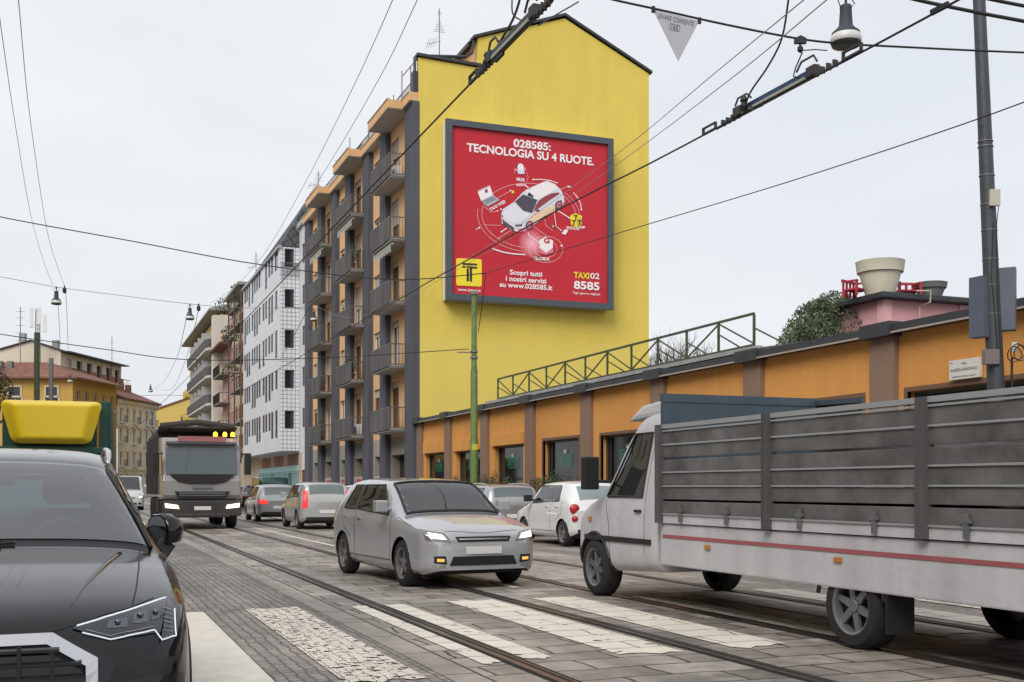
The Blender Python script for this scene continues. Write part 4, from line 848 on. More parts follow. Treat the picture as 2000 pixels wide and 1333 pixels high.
# ------------------------------------------------------------------ poles
def pole(name, lab, px, py_top, t, r0, r1, m, lean=0, ztop=None, base=0.13, bands=()):
    b0 = at(px, 952, t); o = root(name, lab, 'pole', (b0.x, b0.y, base)); zt = ztop or (H + (HZ - py_top) * t / F)
    mb = MB(); k = [0, .36, .37, .66, .67, 1]; prof = [r0, r0, r0 * .86, r0 * .86, r1 * 1.1, r1] if bands != 'plain' else [r0 + (r1 - r0) * q_ for q_ in k]
    hgt = zt - base; mb.tube([(lean * q_, 0, hgt * q_) for q_ in k], prof, 16); mb.build('shaft', m, o, smooth=True, angle=40)
    mb = MB(); mb.lathe([(r0 * 1.5, 0), (r0 * 1.5, .25), (r0 * 1.02, .32)], n=16); mb.build('base', m, o); return o, hgt
PG = mat('pole_green', (.11, .165, .045), .6, noise=.3, nscale=6); PDK = mat('pole_dark', (.045, .055, .062), .5, noise=.15, nscale=4, bump=.2, bscale=15)
gp, gh_ = pole('utility_pole', 'green steel tram wire pole standing before the orange restaurant wall', 926, 570, 37, .135, .085, PG)
m = MB()
for z in (gh_ - .1, gh_ - 2.0, gh_ - 2.2): m.lathe([(.13, 0), (.13, .06)], (0, 0, z), 14)
m.tube([(0, 0, gh_ - 2.0), (-.55, .1, gh_ - 2.0)], .02, 5); m.build('clamp', STL, gp)
m = MB(); rx = Vector((CT, -ST, 0)); text(m, '585', Vector((-.115, -.10, 2.45)), rx, (0, 0, 1), .2, .17, .02); m.build('lettering', mat('yellow_digits', (.75, .6, .05), .5), gp)
pp1, _ = pole('utility_pole', 'thin green pole far left in front of the ochre building', 72, 650, 40, .11, .09, GRN)
pp2, _ = pole('utility_pole', 'short grey pole in front of the ochre building', 100, 700, 60, .13, .11, STL, bands='plain')
# large grey pole on the right with cabinets; it leans a little to the left as it rises
Gp = at(1955, 952, 17.5); GP = root('utility_pole', 'tall dark grey pole with two cabinets in front of the restaurant on the right', 'pole', (Gp.x, Gp.y, .13)); GP.rotation_euler = (0, 0, -TH)
lean = lambda z: -.0435 * max(z - 1, 0)
m = MB(); zs = [0, .5, 1.5, 2.5, 3.5, 5, 6.5, 8, 9.5]; m.tube([(lean(z), 0, z) for z in zs], [.135, .135, .135, .13, .125, .115, .105, .095, .09], 20); m.build('shaft', PDK, GP, smooth=True, angle=60)
m = MB()
for z in (2.0, 2.55, 3.2, 3.9, 4.35, 4.75, 5.2, 5.6, 6.05, 6.5, 6.58): m.lathe([(.14 - z * .0035, 0), (.14 - z * .0035, .012)], (lean(z), 0, z), 20)
m.build('strap', STL, GP)
def cabinet(cx, cy, w_, d_, z0, z1, rz_, m_, nm='cabinet'):
    mb = MB(); c, s_ = math.cos(rz_), math.sin(rz_); P = [(cx + c * x - s_ * y, cy + s_ * x + c * y, z0) for x, y in ((-w_ / 2, -d_ / 2), (w_ / 2, -d_ / 2), (w_ / 2, d_ / 2), (-w_ / 2, d_ / 2))]
    mb.prism(P, (0, 0, z1 - z0)); return mb.build(nm, m_, GP, bevel=.008)
zpx = lambda py: H + (HZ - py) * 17.5 / F - .13; CAB = mat('cabinet_blue_grey', (.085, .10, .135), .5, noise=.08)
cabinet(-.33, .02, .16, .26, zpx(660), zpx(541), R(28), CAB); cabinet(.09, -.02, .25, .22, zpx(647), zpx(525), R(-28), CAB)
cabinet(-.21, -.12, .23, .12, zpx(714), zpx(685), R(5), mat('box_brown', (.17, .14, .14), .6), 'junction_box'); cabinet(lean(4.6) - .0, -.135, .16, .06, zpx(407), zpx(375), 0, mat('box_cream', (.45, .43, .36), .6), 'small_box')
cabinet(.15, -.12, .08, .05, zpx(690), zpx(671), 0, mat('box_white', (.5, .55, .5), .6), 'small_box')
m = MB(); m.tube([(lean(5.3) + .02, -.12, 5.3), (lean(4.5) - .05, -.13, 4.45), (-.16, -.135, 4.0), (-.12, -.135, 3.45), (-.09, -.14, 3.1)], .008, 5)
m.tube([(lean(5.6) + .1, -.06, 5.75), (lean(5.6) + .14, -.06, 5.6), (lean(5.3) + .08, -.1, 5.3), (lean(4.8) + .06, -.12, 4.2), (-.06, -.14, 3.3)], .007, 5)
for k in range(3):
    c = Vector((.17 - .05 * (k == 0) + .05 * (k == 1), -.2, zpx(695) + .02 * k)); m.tube([c + Vector((.11 * math.cos(a_ / 12 * 6.28), .02 * math.sin(a_), .12 * math.sin(a_ / 12 * 6.28))) for a_ in range(13)], .009, 5)
m.tube([(-.2, -.17, zpx(714)), (-.21, -.17, zpx(725)), (-.16, -.16, zpx(728))], .006, 5); m.tube([(.13, -.09, 0), (.13, -.09, zpx(700))], .018, 6); m.build('loose_cable', BLK, GP)
m = MB()
for z in (.02,): m.lathe([(.24, 0), (.24, .12), (.15, .2)], n=18)
m.build('base', PDK, GP)

# ------------------------------------------------------------------ overhead wires
def wire(label, pts, r=.012, m=WIR, name='overhead_wire', cat='wire', group='overhead wires', n=8, sub=6):
    P = [Vector(p) if len(p) == 3 and not isinstance(p, tuple) else at(*p) for p in pts]; out = []
    for i in range(len(P) - 1):      # catmull-rom through the survey points
        p0, p1, p2, p3 = P[max(i - 1, 0)], P[i], P[i + 1], P[min(i + 2, len(P) - 1)]
        for k in range(n):
            t = k / n; out.append(.5 * ((2 * p1) + (p2 - p0) * t + (2 * p0 - 5 * p1 + 4 * p2 - p3) * t * t + (3 * p1 - p0 - 3 * p2 + p3) * t ** 3))
    out.append(P[-1]); mb = MB(); mb.tube(out, r, sub); return tag(mb.build(name, m, smooth=True), label, cat, group)
V = lambda x, y, z: Vector((x, y, z))
wire('near tram contact wire running left of the billboard down the street', [V(3.78, 2, 5.52), V(3.78, 12, 5.5), V(3.9, 36, 5.48), V(3.9, 80, 5.5), V(3.9, 150, 5.5)], .011)
wire('second tram contact wire crossing in front of the billboard', [V(7.05, 2, 5.52), V(7.0, 8, 5.5), V(6.88, 12, 5.5), V(6.6, 24, 5.48), V(6.7, 80, 5.5), V(6.7, 150, 5.5)], .011)
wire('span wire from the top left down to the green pole', [(-300, 360, 33), (0, 424, 34), (250, 470, 34.5), (500, 516, 35), (760, 546, 35.7), (949, 534, 36.5)], .016)
wire('span wire from the green pole up to the right edge', [(949, 534, 36.5), (1200, 458, 28), (1500, 368, 23), (1760, 284, 19), (2000, 200, 16.5), (2300, 80, 14)], .010)
wire('guy wire dropping to the green pole', [(949, 534, 36.5), (941, 600, 36.9), (934, 650, 37)], .013)
wire('span wire below, ending halfway up the green pole', [(-200, 620, 32), (0, 653, 33), (200, 682, 34), (372, 703, 35), (640, 699, 36), (915, 682, 37)], .013)
wire('thin cross street cable carrying two hanging lamps', [(-100, 527, 46), (0, 541, 47), (110, 561, 48), (240, 578, 48), (371, 594, 49), (480, 602, 54), (600, 600, 62)], .012, CPR)
wire('thin lamp feed cable at the far left edge', [(-12, -60, 16), (0, 40, 18), (30, 245, 25), (60, 420, 35), (85, 510, 42), (103, 556, 48)], .007, CPR)
wire('second thin lamp feed cable at the far left', [(28, -60, 16), (36, 0, 17), (58, 225, 25), (88, 430, 35), (105, 500, 41), (126, 558, 48)], .007, CPR)
wire('thin lamp cable below the leftmost hanging lamp', [(113, 590, 49), (116, 640, 58), (118, 676, 70)], .012, CPR)
wire('second thin lamp cable below the leftmost hanging lamp', [(128, 565, 49), (131, 620, 58), (133, 682, 70)], .012, CPR)
wire('thin lamp cable rising between the apartment roofs, left one', [(795, -80, 14), (767, 0, 17), (690, 170, 24), (600, 350, 33), (520, 490, 42), (460, 560, 46), (412, 592, 49)], .007, CPR)
wire('thin lamp cable rising over the apartment roofs, right one', [(850, -80, 14), (815, 0, 17), (740, 155, 23), (640, 325, 32), (540, 480, 42), (480, 560, 46), (425, 595, 49)], .007, CPR)
wire('thin lamp cable from the middle lamp towards the far lamp', [(366, 610, 50), (358, 650, 62), (345, 700, 85), (320, 745, 115), (297, 762, 130)], .015, CPR)
wire('second thin lamp cable towards the far lamp', [(388, 600, 50), (380, 640, 62), (360, 710, 85), (335, 760, 115), (303, 760, 130)], .015, CPR)
wire('thin upper cable across the billboard, left of the pair', [(1640, -60, 8), (1570, 0, 9), (1400, 140, 13), (1200, 305, 20), (1000, 450, 31), (870, 530, 42), (700, 620, 58), (620, 600, 60)], .006, CPR)
wire('thin upper cable across the billboard, right of the pair', [(1680, -50, 8), (1615, 0, 9), (1420, 160, 13), (1200, 325, 20), (1000, 465, 31), (870, 540, 42), (700, 640, 60)], .006, CPR)
wire('cross span carrying the triangular sign and the near lamp', [(1060, -35, 11), (1190, -2, 11), (1290, 20, 11.1), (1420, 49, 11.2), (1560, 76, 11.4), (1650, 86, 11.6), (1740, 91, 11.8), (2000, 103, 12.4), (2300, 110, 13)], .011)
wire('curved feeder cable dropping to the second contact wire', [(1548, -60, 11.6), (1540, 0, 11.7), (1527, 75, 11.9), (1500, 130, 12.1), (1466, 180, 12.3), (1454, 213, 12.4)], .011)
wire('curved feeder cable dropping to the near contact wire', [(1024, -50, 10.7), (1015, 0, 10.8), (1000, 42, 10.9), (972, 90, 11), (953, 128, 11.1)], .012)
wire('heavy cable at the top right corner behind the grey pole', [(1660, -40, 11), (1770, -5, 11), (1900, 23, 11), (2000, 42, 11), (2200, 80, 11)], .018)
wire('short heavy cable at the extreme top right', [(1800, -30, 10), (1930, -2, 10), (2000, 12, 10), (2200, 50, 10)], .016)
wire('slack wire between the apartment wall lamp and the street', [(560, 598, 66), (585, 603, 68), (613, 606, 66), (640, 603, 66), (668, 596, 64)], .016)
wire('pull-off wire from the wall to the far contact wire', [(601, 604, 72), (560, 680, 80), (500, 770, 95), (440, 815, 120)], .018)
wire('distant cross wire low over the street', [(240, 776, 120), (320, 772, 120), (430, 776, 120)], .02)
wire('short stay wire beside the near section insulator', [(1000, 0, 10.7), (1003, 30, 10.8), (1030, 45, 10.6)], .007)
wire('short stay wire right of the near section insulator', [(1052, 50, 10.2), (1090, 27, 10.7), (1130, 4, 11)], .007)

def insulator(label, P0, P1):
    """section insulator clamped on a contact wire: blue beam, runners and bolts; P0 near end, P1 far end on the wire"""
    d = (P1 - P0); L_ = d.length; o = root('section_insulator', label, 'insulator', P0, math.atan2(d.y, d.x), 'section insulators')
    m = MB(); m.box(.25 * L_, .75 * L_, -.026, .026, .04, .10); m.build('beam', mat('insulator_' + label[:4], (.018, .05, .13) if label.startswith('blue') else (.03, .035, .045), .5, noise=.3, nscale=12), o, bevel=.01)
    m = MB(); m.box(.3 * L_, .7 * L_, -.03, .03, .018, .046); m.build('runner', mat('runner_pale', (.35, .36, .30), .6), o)
    m = MB()
    for a, b_ in ((.0, .1), (.9, 1.0)): m.bar((a * L_, 0, .02), (b_ * L_, 0, .02), .03, .02); m.bar((a * L_, 0, .09), (b_ * L_, 0, .09), .03, .015); m.bar((a * L_ + .01, 0, .02), (a * L_ + .01, 0, .09), .03, .02); m.bar((b_ * L_ - .01, 0, .02), (b_ * L_ - .01, 0, .09), .03, .02)
    for a in np.arange(.14, .28, .035): m.box(a * L_ - .01, a * L_ + .01, -.028, .028, .0, .065)
    for a in np.arange(.74, .88, .035): m.box(a * L_ - .01, a * L_ + .01, -.028, .028, .0, .065)
    m.box(.1 * L_, .9 * L_, -.014, .014, .0, .017); m.box(.24 * L_, .29 * L_, -.035, .035, .02, .12); m.box(.71 * L_, .76 * L_, -.035, .035, .02, .12)
    m.tube([(.24 * L_, 0, .15), (.26 * L_, 0, .23), (.33 * L_, 0, .23), (.36 * L_, 0, .15)], .012, 5); m.tube([(.65 * L_, 0, .15), (.68 * L_, 0, .22), (.74 * L_, 0, .22), (.76 * L_, 0, .15)], .012, 5)
    m.build('fittings', mat('dark_iron', (.04, .038, .036), .6, noise=.3, nscale=20), o)
insulator('dark section insulator on the near wire above the gable', V(3.78, 8.6, 5.49), V(3.78, 11.0, 5.49))
insulator('blue section insulator on the second wire under the near lamp', V(6.97, 8.8, 5.49), V(6.9, 11.6, 5.49))
m = MB(); p0 = at(1453, 214, 12.4); m.lathe([(.03, -.02), (.05, .03), (.03, .07), (.045, .1), (.02, .15)], p0, 10); tag(m.build('wire_clamp', BLK), 'small clamp where the curved feeder meets the second wire', 'clamp')
m = MB(); p0 = at(952, 128, 11.1); m.lathe([(.03, -.02), (.05, .03), (.03, .07), (.04, .1), (.02, .13)], p0, 10); tag(m.build('wire_clamp', BLK), 'small clamp where the feeder meets the near wire beside the gable step', 'clamp')
for p_, q_, lab in (((1465, 213, 12.35), (1489, 203, 12.3), 'short splice bar on the second wire left of the blue insulator'), ((1818, 26, 9.9), (1853, 8, 9.75), 'perforated splice bar on the second wire near the grey pole'), ((968, 118, 10.9), (983, 102, 10.7), 'small splice bar on the near wire')):
    m = MB(); m.bar(at(*p_), at(*q_), .03, .05); tag(m.build('splice_bar', BLK, bevel=.004), lab, 'wire fitting', 'splice bars')
hd = root('span_hanger', 'porcelain hanger fitting on the cross span left of the near lamp', 'wire fitting', at(1563, 80, 11.4), -TH)
m = MB(); m.prism([(-.06, -.02, -.03), (.06, -.02, -.03), (.06, -.02, .02), (0, -.02, .05), (-.06, -.02, .02)], (0, .04, 0)); m.lathe([(.012, -.12), (.03, -.1), (.03, -.07), (.012, -.05), (.012, -.03)], n=10); m.build('body', BLK, hd)
m = MB(); m.tube([(0, 0, -.1), (.02, 0, -.12), (-.05, 0, -.28), (-.07, 0, -.36), (.0, 0, -.38)], .008, 5); m.tube([(0, 0, -.1), (.15, 0, -.09), (.3, .1, -.06)], .006, 5); m.build('hook', BLK, hd)

# triangular warning plate
T0 = at(1276, 19, 11.05); T1 = at(1366, 41, 11.15); T2 = at(1325, 120, 11.1)
n3 = (T1 - T0).cross(T2 - T0).normalized() * .006; ts = root('triangular_sign', 'grey triangular plate hanging point down from the cross span wire', 'sign', T0); z_ = Vector((0, 0, 0))
m = MB(); m.prism([z_, T1 - T0, T2 - T0], n3); m.build('plate', mat('plate_grey', (.42, .42, .46), .6), ts)
fr = -n3 * .5 if n3.dot(Vector((ST, CT, 0))) > 0 else n3 * 1.5
ex = (T1 - T0).normalized(); wv = (T1 - T0).length; ez = -((T2 - T0) - ex * (T2 - T0).dot(ex)).normalized()
m = MB(); text(m, 'LEVARE CORRENTE', ex * wv * .11 - ez * .072 + fr, ex, ez, wv * .78, .048, -.004); text(m, '165', ex * wv * .43 - ez * .145 + fr, ex, ez, .065, .04, .012)
c0 = ex * wv * .39 - ez * .155 + fr
for a, b_ in (((0, 0), (.1, 0)), ((.1, 0), (.1, .06)), ((.1, .06), (0, .06)), ((0, .06), (0, 0))): m.bar(c0 + ex * a[0] + ez * a[1], c0 + ex * b_[0] + ez * b_[1], .004, .001)
m.build('lettering', mat('plate_text', (.10, .10, .12), .6), ts)
m = MB()
for p_ in (z_, T1 - T0): m.bar(p_ + Vector((0, 0, -.03)), p_ + Vector((0, 0, .03)), .025, .03, (1, 0, 0))
m.build('clip', BLK, ts)

# hanging street lamps
LGR = mat('lamp_grey', (.035, .042, .055), .7, noise=.1); LWH = mat('lamp_diffuser', (.62, .62, .60), .4)
def lamp(label, px, py, t, scale=1.0):
    p = at(px, py, t); o = root('street_lamp', label, 'street lamp', p, 0, 'street lamps hanging over the road'); k = scale
    m = MB(); m.lathe([(0.0, .0), (.075 * k, 0), (.09 * k, -.03 * k), (.085 * k, -.07 * k), (.10 * k, -.30 * k), (.13 * k, -.34 * k), (.20 * k, -.40 * k), (.205 * k, -.43 * k)], n=20, caps=False); m.build('housing', LGR, o, smooth=True, angle=40)
    m = MB(); m.lathe([(.20 * k, -.43 * k), (.225 * k, -.48 * k), (.23 * k, -.53 * k), (.215 * k, -.56 * k)], n=20, caps=False); m.build('shade', LWH, o, smooth=True, angle=40)
    m = MB(); m.lathe([(.218 * k, -.555 * k), (.20 * k, -.60 * k), (.12 * k, -.62 * k), (0, -.62 * k)], n=20, caps=False); m.build('lens', mat('lamp_lens', (.05, .06, .06), .4), o, smooth=True)
    m = MB(); m.tube([(0, 0, 0), (0, 0, .12 * k)], .02 * k, 6); m.box(-.03 * k, .03 * k, -.03 * k, .03 * k, .1 * k, .2 * k)
    m.tube([(.08 * k, 0, -.02 * k), (.16 * k, 0, .05 * k), (.05 * k, 0, .16 * k)], .008 * k, 4); m.tube([(-.09 * k, 0, -.05 * k), (-.14 * k, 0, .06 * k), (-.02 * k, 0, .18 * k)], .008 * k, 4); m.build('hanger', BLK, o)
    return o
lamp('large hanging street lamp near the grey pole at the top right', 1652, 11, 11.6, .70)
lamp('hanging street lamp over the left side, above the green pole', 110, 569, 48, .95); lamp('hanging street lamp in the open sky left of the apartment roofs', 371, 602, 49, .85)
lamp('hanging street lamp against the orange apartment building', 613, 609, 66, .92); lamp('small hanging lamp in front of the far left ochre building roof', 137, 734, 96, .95)
lamp('small hanging lamp over the pale stone building roof', 294, 754, 110, 1.0); lamp('tiny hanging lamp above the dump truck', 355, 815, 150, 1.2)
for px, py, t in ((126, 562, 48), (388, 597, 49)):
    m = MB(); p = at(px, py, t); m.lathe([(.03, -.25), (.08, -.2), (.08, -.05), (.03, 0), (.03, .08)], p, 8); tag(m.build('cable_connector', BLK), 'small dark cable connector right of ' + ('the leftmost lamp' if px < 200 else 'the lamp in the open sky'), 'wire fitting', 'cable connectors')

# ------------------------------------------------------------------ vegetation
LV1 = mat('olive_leaves', (.085, .115, .055), .7, noise=.5, nscale=3); LV2 = mat('shrub_leaves', (.065, .085, .04), .7, noise=.5, nscale=5); BRK = mat('bark', (.10, .08, .065), .9, noise=.3, nscale=8)
rt = random.Random(11)
def limbs(m, p, d, l_, r_, depth, rg, tips):
    q = p + d * l_; mid = p + d * l_ * .5 + Vector((rg.uniform(-1, 1), rg.uniform(-1, 1), 0)) * l_ * .06
    m.tube([p, mid, q], [r_, r_ * .85, r_ * .65], 5, False)
    if depth == 0: tips.append(q); return
    for _ in range(rg.choice((2, 3, 3))):
        nd = (d + Vector((rg.gauss(0, .38), rg.gauss(0, .38), rg.gauss(.12, .25)))).normalized(); limbs(m, p + d * l_ * rg.uniform(.65, 1), nd, l_ * rg.uniform(.6, .82), r_ * .6, depth - 1, rg, tips)
tp = at(1585, 640, 28.5); tree = root('evergreen_tree', 'dense dark evergreen tree behind the orange wall left of the pink building', 'tree', (tp.x + .6, tp.y, 0))
m = MB(); tips = []; limbs(m, V(0, 0, 3.2), V(0, 0, 1), .8, .08, 3, rt, tips); m.tube([(0, 0, 0), (.05, 0, 1.6), (0, 0, 3.3)], [.14, .11, .09], 8); m.build('trunk', BRK, tree)
m = MB(); rl = random.Random(5)
for cx, cy, cz, rr, rz_, n_ in ((-.08, 0, 4.95, 1.27, 1.12, 5600), (-.45, 0, 5.3, .6, .65, 1500), (.4, .1, 5.55, .55, .55, 1500), (.05, 0, 5.85, .62, .5, 1500), (-.9, .1, 4.8, .6, .7, 1500), (.7, 0, 5.0, .5, .7, 1100), (-.6, -.1, 5.1, .62, .5, 900)):
    leaves(m, (cx, cy, cz), (rr, rr, rz_), n_, .052, rl, hollow=.55)
for _ in range(260):
    a, e = rl.uniform(0, 6.28), rl.uniform(-.3, 1.3); d = Vector((math.cos(a) * math.cos(e), math.sin(a) * math.cos(e), math.sin(e))); leaves(m, Vector((0, 0, 5.15)) + Vector((d.x * 1.13, d.y * 1.13, d.z * 1.0)), (.1, .1, .12), 8, .05, rl, hollow=0)
m.build('crown', LV1, tree)
for px, t, z1, lab in ((1292, 62, 11.2, 'bare winter tree right beside the yellow gable wall'), (1345, 62, 10.6, 'bare winter tree behind the green roof truss'), (1368, 66, 9.6, 'smaller bare winter tree right of the other two')):
    p = at(px, 952, t); b = root('bare_tree', lab, 'tree', (p.x, p.y, 0), rt.uniform(0, 6), 'bare winter trees'); m = MB(); tips = []; m.tube([(0, 0, 0), (0, 0, 4.6)], [.16, .12], 6); m.build('trunk', BRK, b)
    m = MB()
    for _ in range(5): limbs(m, V(0, 0, 4.4 + rt.uniform(-.8, .3)), Vector((rt.gauss(0, .3), rt.gauss(0, .3), 1)).normalized(), (z1 - 4.6) * .36, .06, 4, rt, tips)
    m.build('crown', BRK, b)
def shrub(px, t, w_, h_, lab, base=.13, n_=900, X=None):
    p = at(px, 952, t); s_ = root('shrub', lab, 'shrub', (p.x, p.y, base), 0, 'shrubs along the restaurant front')
    m = MB(); m.box(-.35, .35, -.35, .35, 0, .5); m.build('planter_box', CON2, s_, bevel=.03); m = MB(); tips = []
    for _ in range(6): limbs(m, V(rt.uniform(-.2, .2), rt.uniform(-.2, .2), .4), Vector((rt.gauss(0, .5), rt.gauss(0, .5), 1)).normalized(), h_ * .38, .02, 2, rt, tips)
    m.build('stems', BRK, s_); m = MB()
    for q_ in tips: leaves(m, q_, (.22, .22, .2), 26, .04, rt, hollow=0)
    leaves(m, (0, 0, h_ * .62), (w_, w_, h_ * .36), n_, .045, rt, hollow=.1); m.build('foliage', LV2, s_); return s_
shrub(1062, 36.5, .75, 1.65, 'leafy shrub in front of the fourth restaurant window'); shrub(965, 41.5, .75, 1.6, 'leafy shrub in front of the third restaurant window'); shrub(1112, 34.5, .4, 1.2, 'small shrub just behind the white hatchback roof', n_=400); shrub(895, 46, .7, 1.5, 'leafy shrub in front of the second restaurant window'); shrub(1600, 24.6, .5, 1.5, 'leafy shrub before the wide restaurant window behind the truck', n_=500)
lt = root('street_tree', 'dark leafy tree crown cut by the left edge of the view', 'tree', C(-18.7, 38, .13)); m = MB(); tips = []; limbs(m, V(0, 0, 0), V(0, 0, 1), 2.3, .12, 3, rt, tips); m.build('trunk', BRK, lt)
m = MB(); leaves(m, (0, 0, 4.6), (1.75, 1.5, 1.1), 5200, .075, rt, hollow=.55); m.build('crown', mat('dark_leaves', (.05, .055, .03), .7, noise=.4, nscale=3), lt)

# ------------------------------------------------------------------ green kiosk with a yellow sign box
KG = mat('kiosk_green', (.012, .075, .05), .4, noise=.15); KT = mat('kiosk_glass', (.06, .16, .18), .2, spec=.6)
K = root('kiosk', 'dark green street kiosk behind the black car carrying a bulging yellow sign box', 'kiosk', (-.63, 17.2, 0))
m = MB(); m.box(-1.05, .98, .25, 2.1, 0, 1.82); m.build('body', KG, K, bevel=.02)
m = MB(); m.box(-.95, .9, .235, .248, 1.05, 1.72); m.build('window', KT, K)
m = MB(); m.box(-1.15, 1.05, .1, 2.2, 1.83, 1.93); m.build('roof', KG, K, bevel=.02)
sb0 = at(12, 870, 16.2); zb_ = H + (HZ - 868) * 16.2 / F; zt_ = H + (HZ - 786) * 16.2 / F; YS = mat('sign_yellow', (.85, .60, .012), .3, noise=.03, coat=.3)
def kx(px): return atY(px, 800, 17.0).x + .63
def sg_edge(v):     # rounded corners of the sign outline
    c_ = 0.0
    for e in (v / .16, (1 - v) / .16):
        if e < 1: c_ = max(c_, 1 - math.sqrt(max(0, 1 - (1 - e) ** 2)))
    return kx(22 - 26 * v) + .09 * c_, kx(178 + 24 * v) - .09 * c_
def sg(u, v):
    l_, r_ = sg_edge(v); du = min(u, 1 - u) / .13; dv = min(v, 1 - v) / .16; d_ = min(1, du, dv * 1.4); d_ = d_ * d_ * (3 - 2 * d_) * .5 + d_ * .5
    return (l_ + (r_ - l_) * u, .02 - .16 * d_ - .02 * math.sin(math.pi * u), zb_ + (zt_ - zb_) * v)
m = MB(); m.grid(sg, 40, 30); vv = [i / 30 for i in range(31)]; out_ = [(sg_edge(v)[0], .021, zb_ + (zt_ - zb_) * v) for v in vv] + [(sg_edge(v)[1], .021, zb_ + (zt_ - zb_) * v) for v in vv[::-1]]; m.prism(out_, (0, .45, 0)); m.build('sign_box', YS, K, smooth=True, angle=50)
m = MB(); m.prism([(kx(192), .22, 1.25), (kx(222), .22, 1.25), (kx(217), .22, zt_ + .02), (kx(196), .22, zt_ + .02)], (.06, .5, 0)); m.box(kx(0), kx(190), .3, .5, 1.93, zt_ - .1); m.build('side_panel', KG, K, bevel=.01)
m = MB(); m.bar((kx(222), .19, 1.25), (kx(217), .19, zt_ + .02), .035, .035, (0, 1, 0)); m.bar((kx(190), .19, 1.25), (kx(222), .19, 1.25), .035, .035); m.build('panel_frame', mat('kiosk_frame', (.03, .06, .05), .4), K)
# ------------------------------------------------------------------ vehicles
from mathutils.bvhtree import BVHTree
TYRE = mat('tyre_rubber', (.018, .018, .018), .85, bump=.2, bscale=60); RIM = mat('alloy', (.35, .35, .36), .35, metal=.8); CHR = mat('satin_chrome', (.62, .62, .64), .22, metal=.9)
CGL = mat('car_glass', (.018, .022, .024), .03, spec=.9, coat=.6); LRED = mat('tail_red', (.42, .012, .015), .15, coat=.5); LDK = mat('lamp_housing', (.22, .23, .24), .12, coat=.8, metal=.5); LCLR = mat('lamp_clear', (.55, .57, .6), .08, coat=.6); PLT = mat('number_plate', (.7, .7, .68), .4)
LREDON = mat('tail_red_lit', (.6, .02, .02), .3, emit=.7, ecol=(1, .05, .04)); LON = mat('headlight_on', (1, .9, .7), .3, emit=1.9, ecol=(1, .78, .48)); LAMB = mat('amber_on', (1, .5, .05), .3, emit=2.5, ecol=(1, .38, .03))
def paint(name, c, rough=.3, coat=.9, metal=.0, dirt=.06): return mat('car_' + name, c, rough, metal, coat, noise=dirt, nscale=1.2)
def pch(keys):
    xs = np.array([k[0] for k in keys], float); ys = np.array([k[1] for k in keys], float); h = np.diff(xs); d = np.diff(ys) / h; m = np.zeros(len(xs))
    m[0], m[-1] = d[0], d[-1]
    for i in range(1, len(xs) - 1):
        if d[i - 1] * d[i] > 0: w1, w2 = 2 * h[i] + h[i - 1], h[i] + 2 * h[i - 1]; m[i] = (w1 + w2) / (w1 / d[i - 1] + w2 / d[i])
    def f(x):
        x = np.clip(x, xs[0], xs[-1]); i = np.clip(np.searchsorted(xs, x) - 1, 0, len(h) - 1); t = (x - xs[i]) / h[i]
        return ys[i] * (1 + 2 * t) * (1 - t) ** 2 + h[i] * m[i] * t * (1 - t) ** 2 + ys[i + 1] * t * t * (3 - 2 * t) + h[i] * m[i + 1] * t * t * (t - 1)
    return f
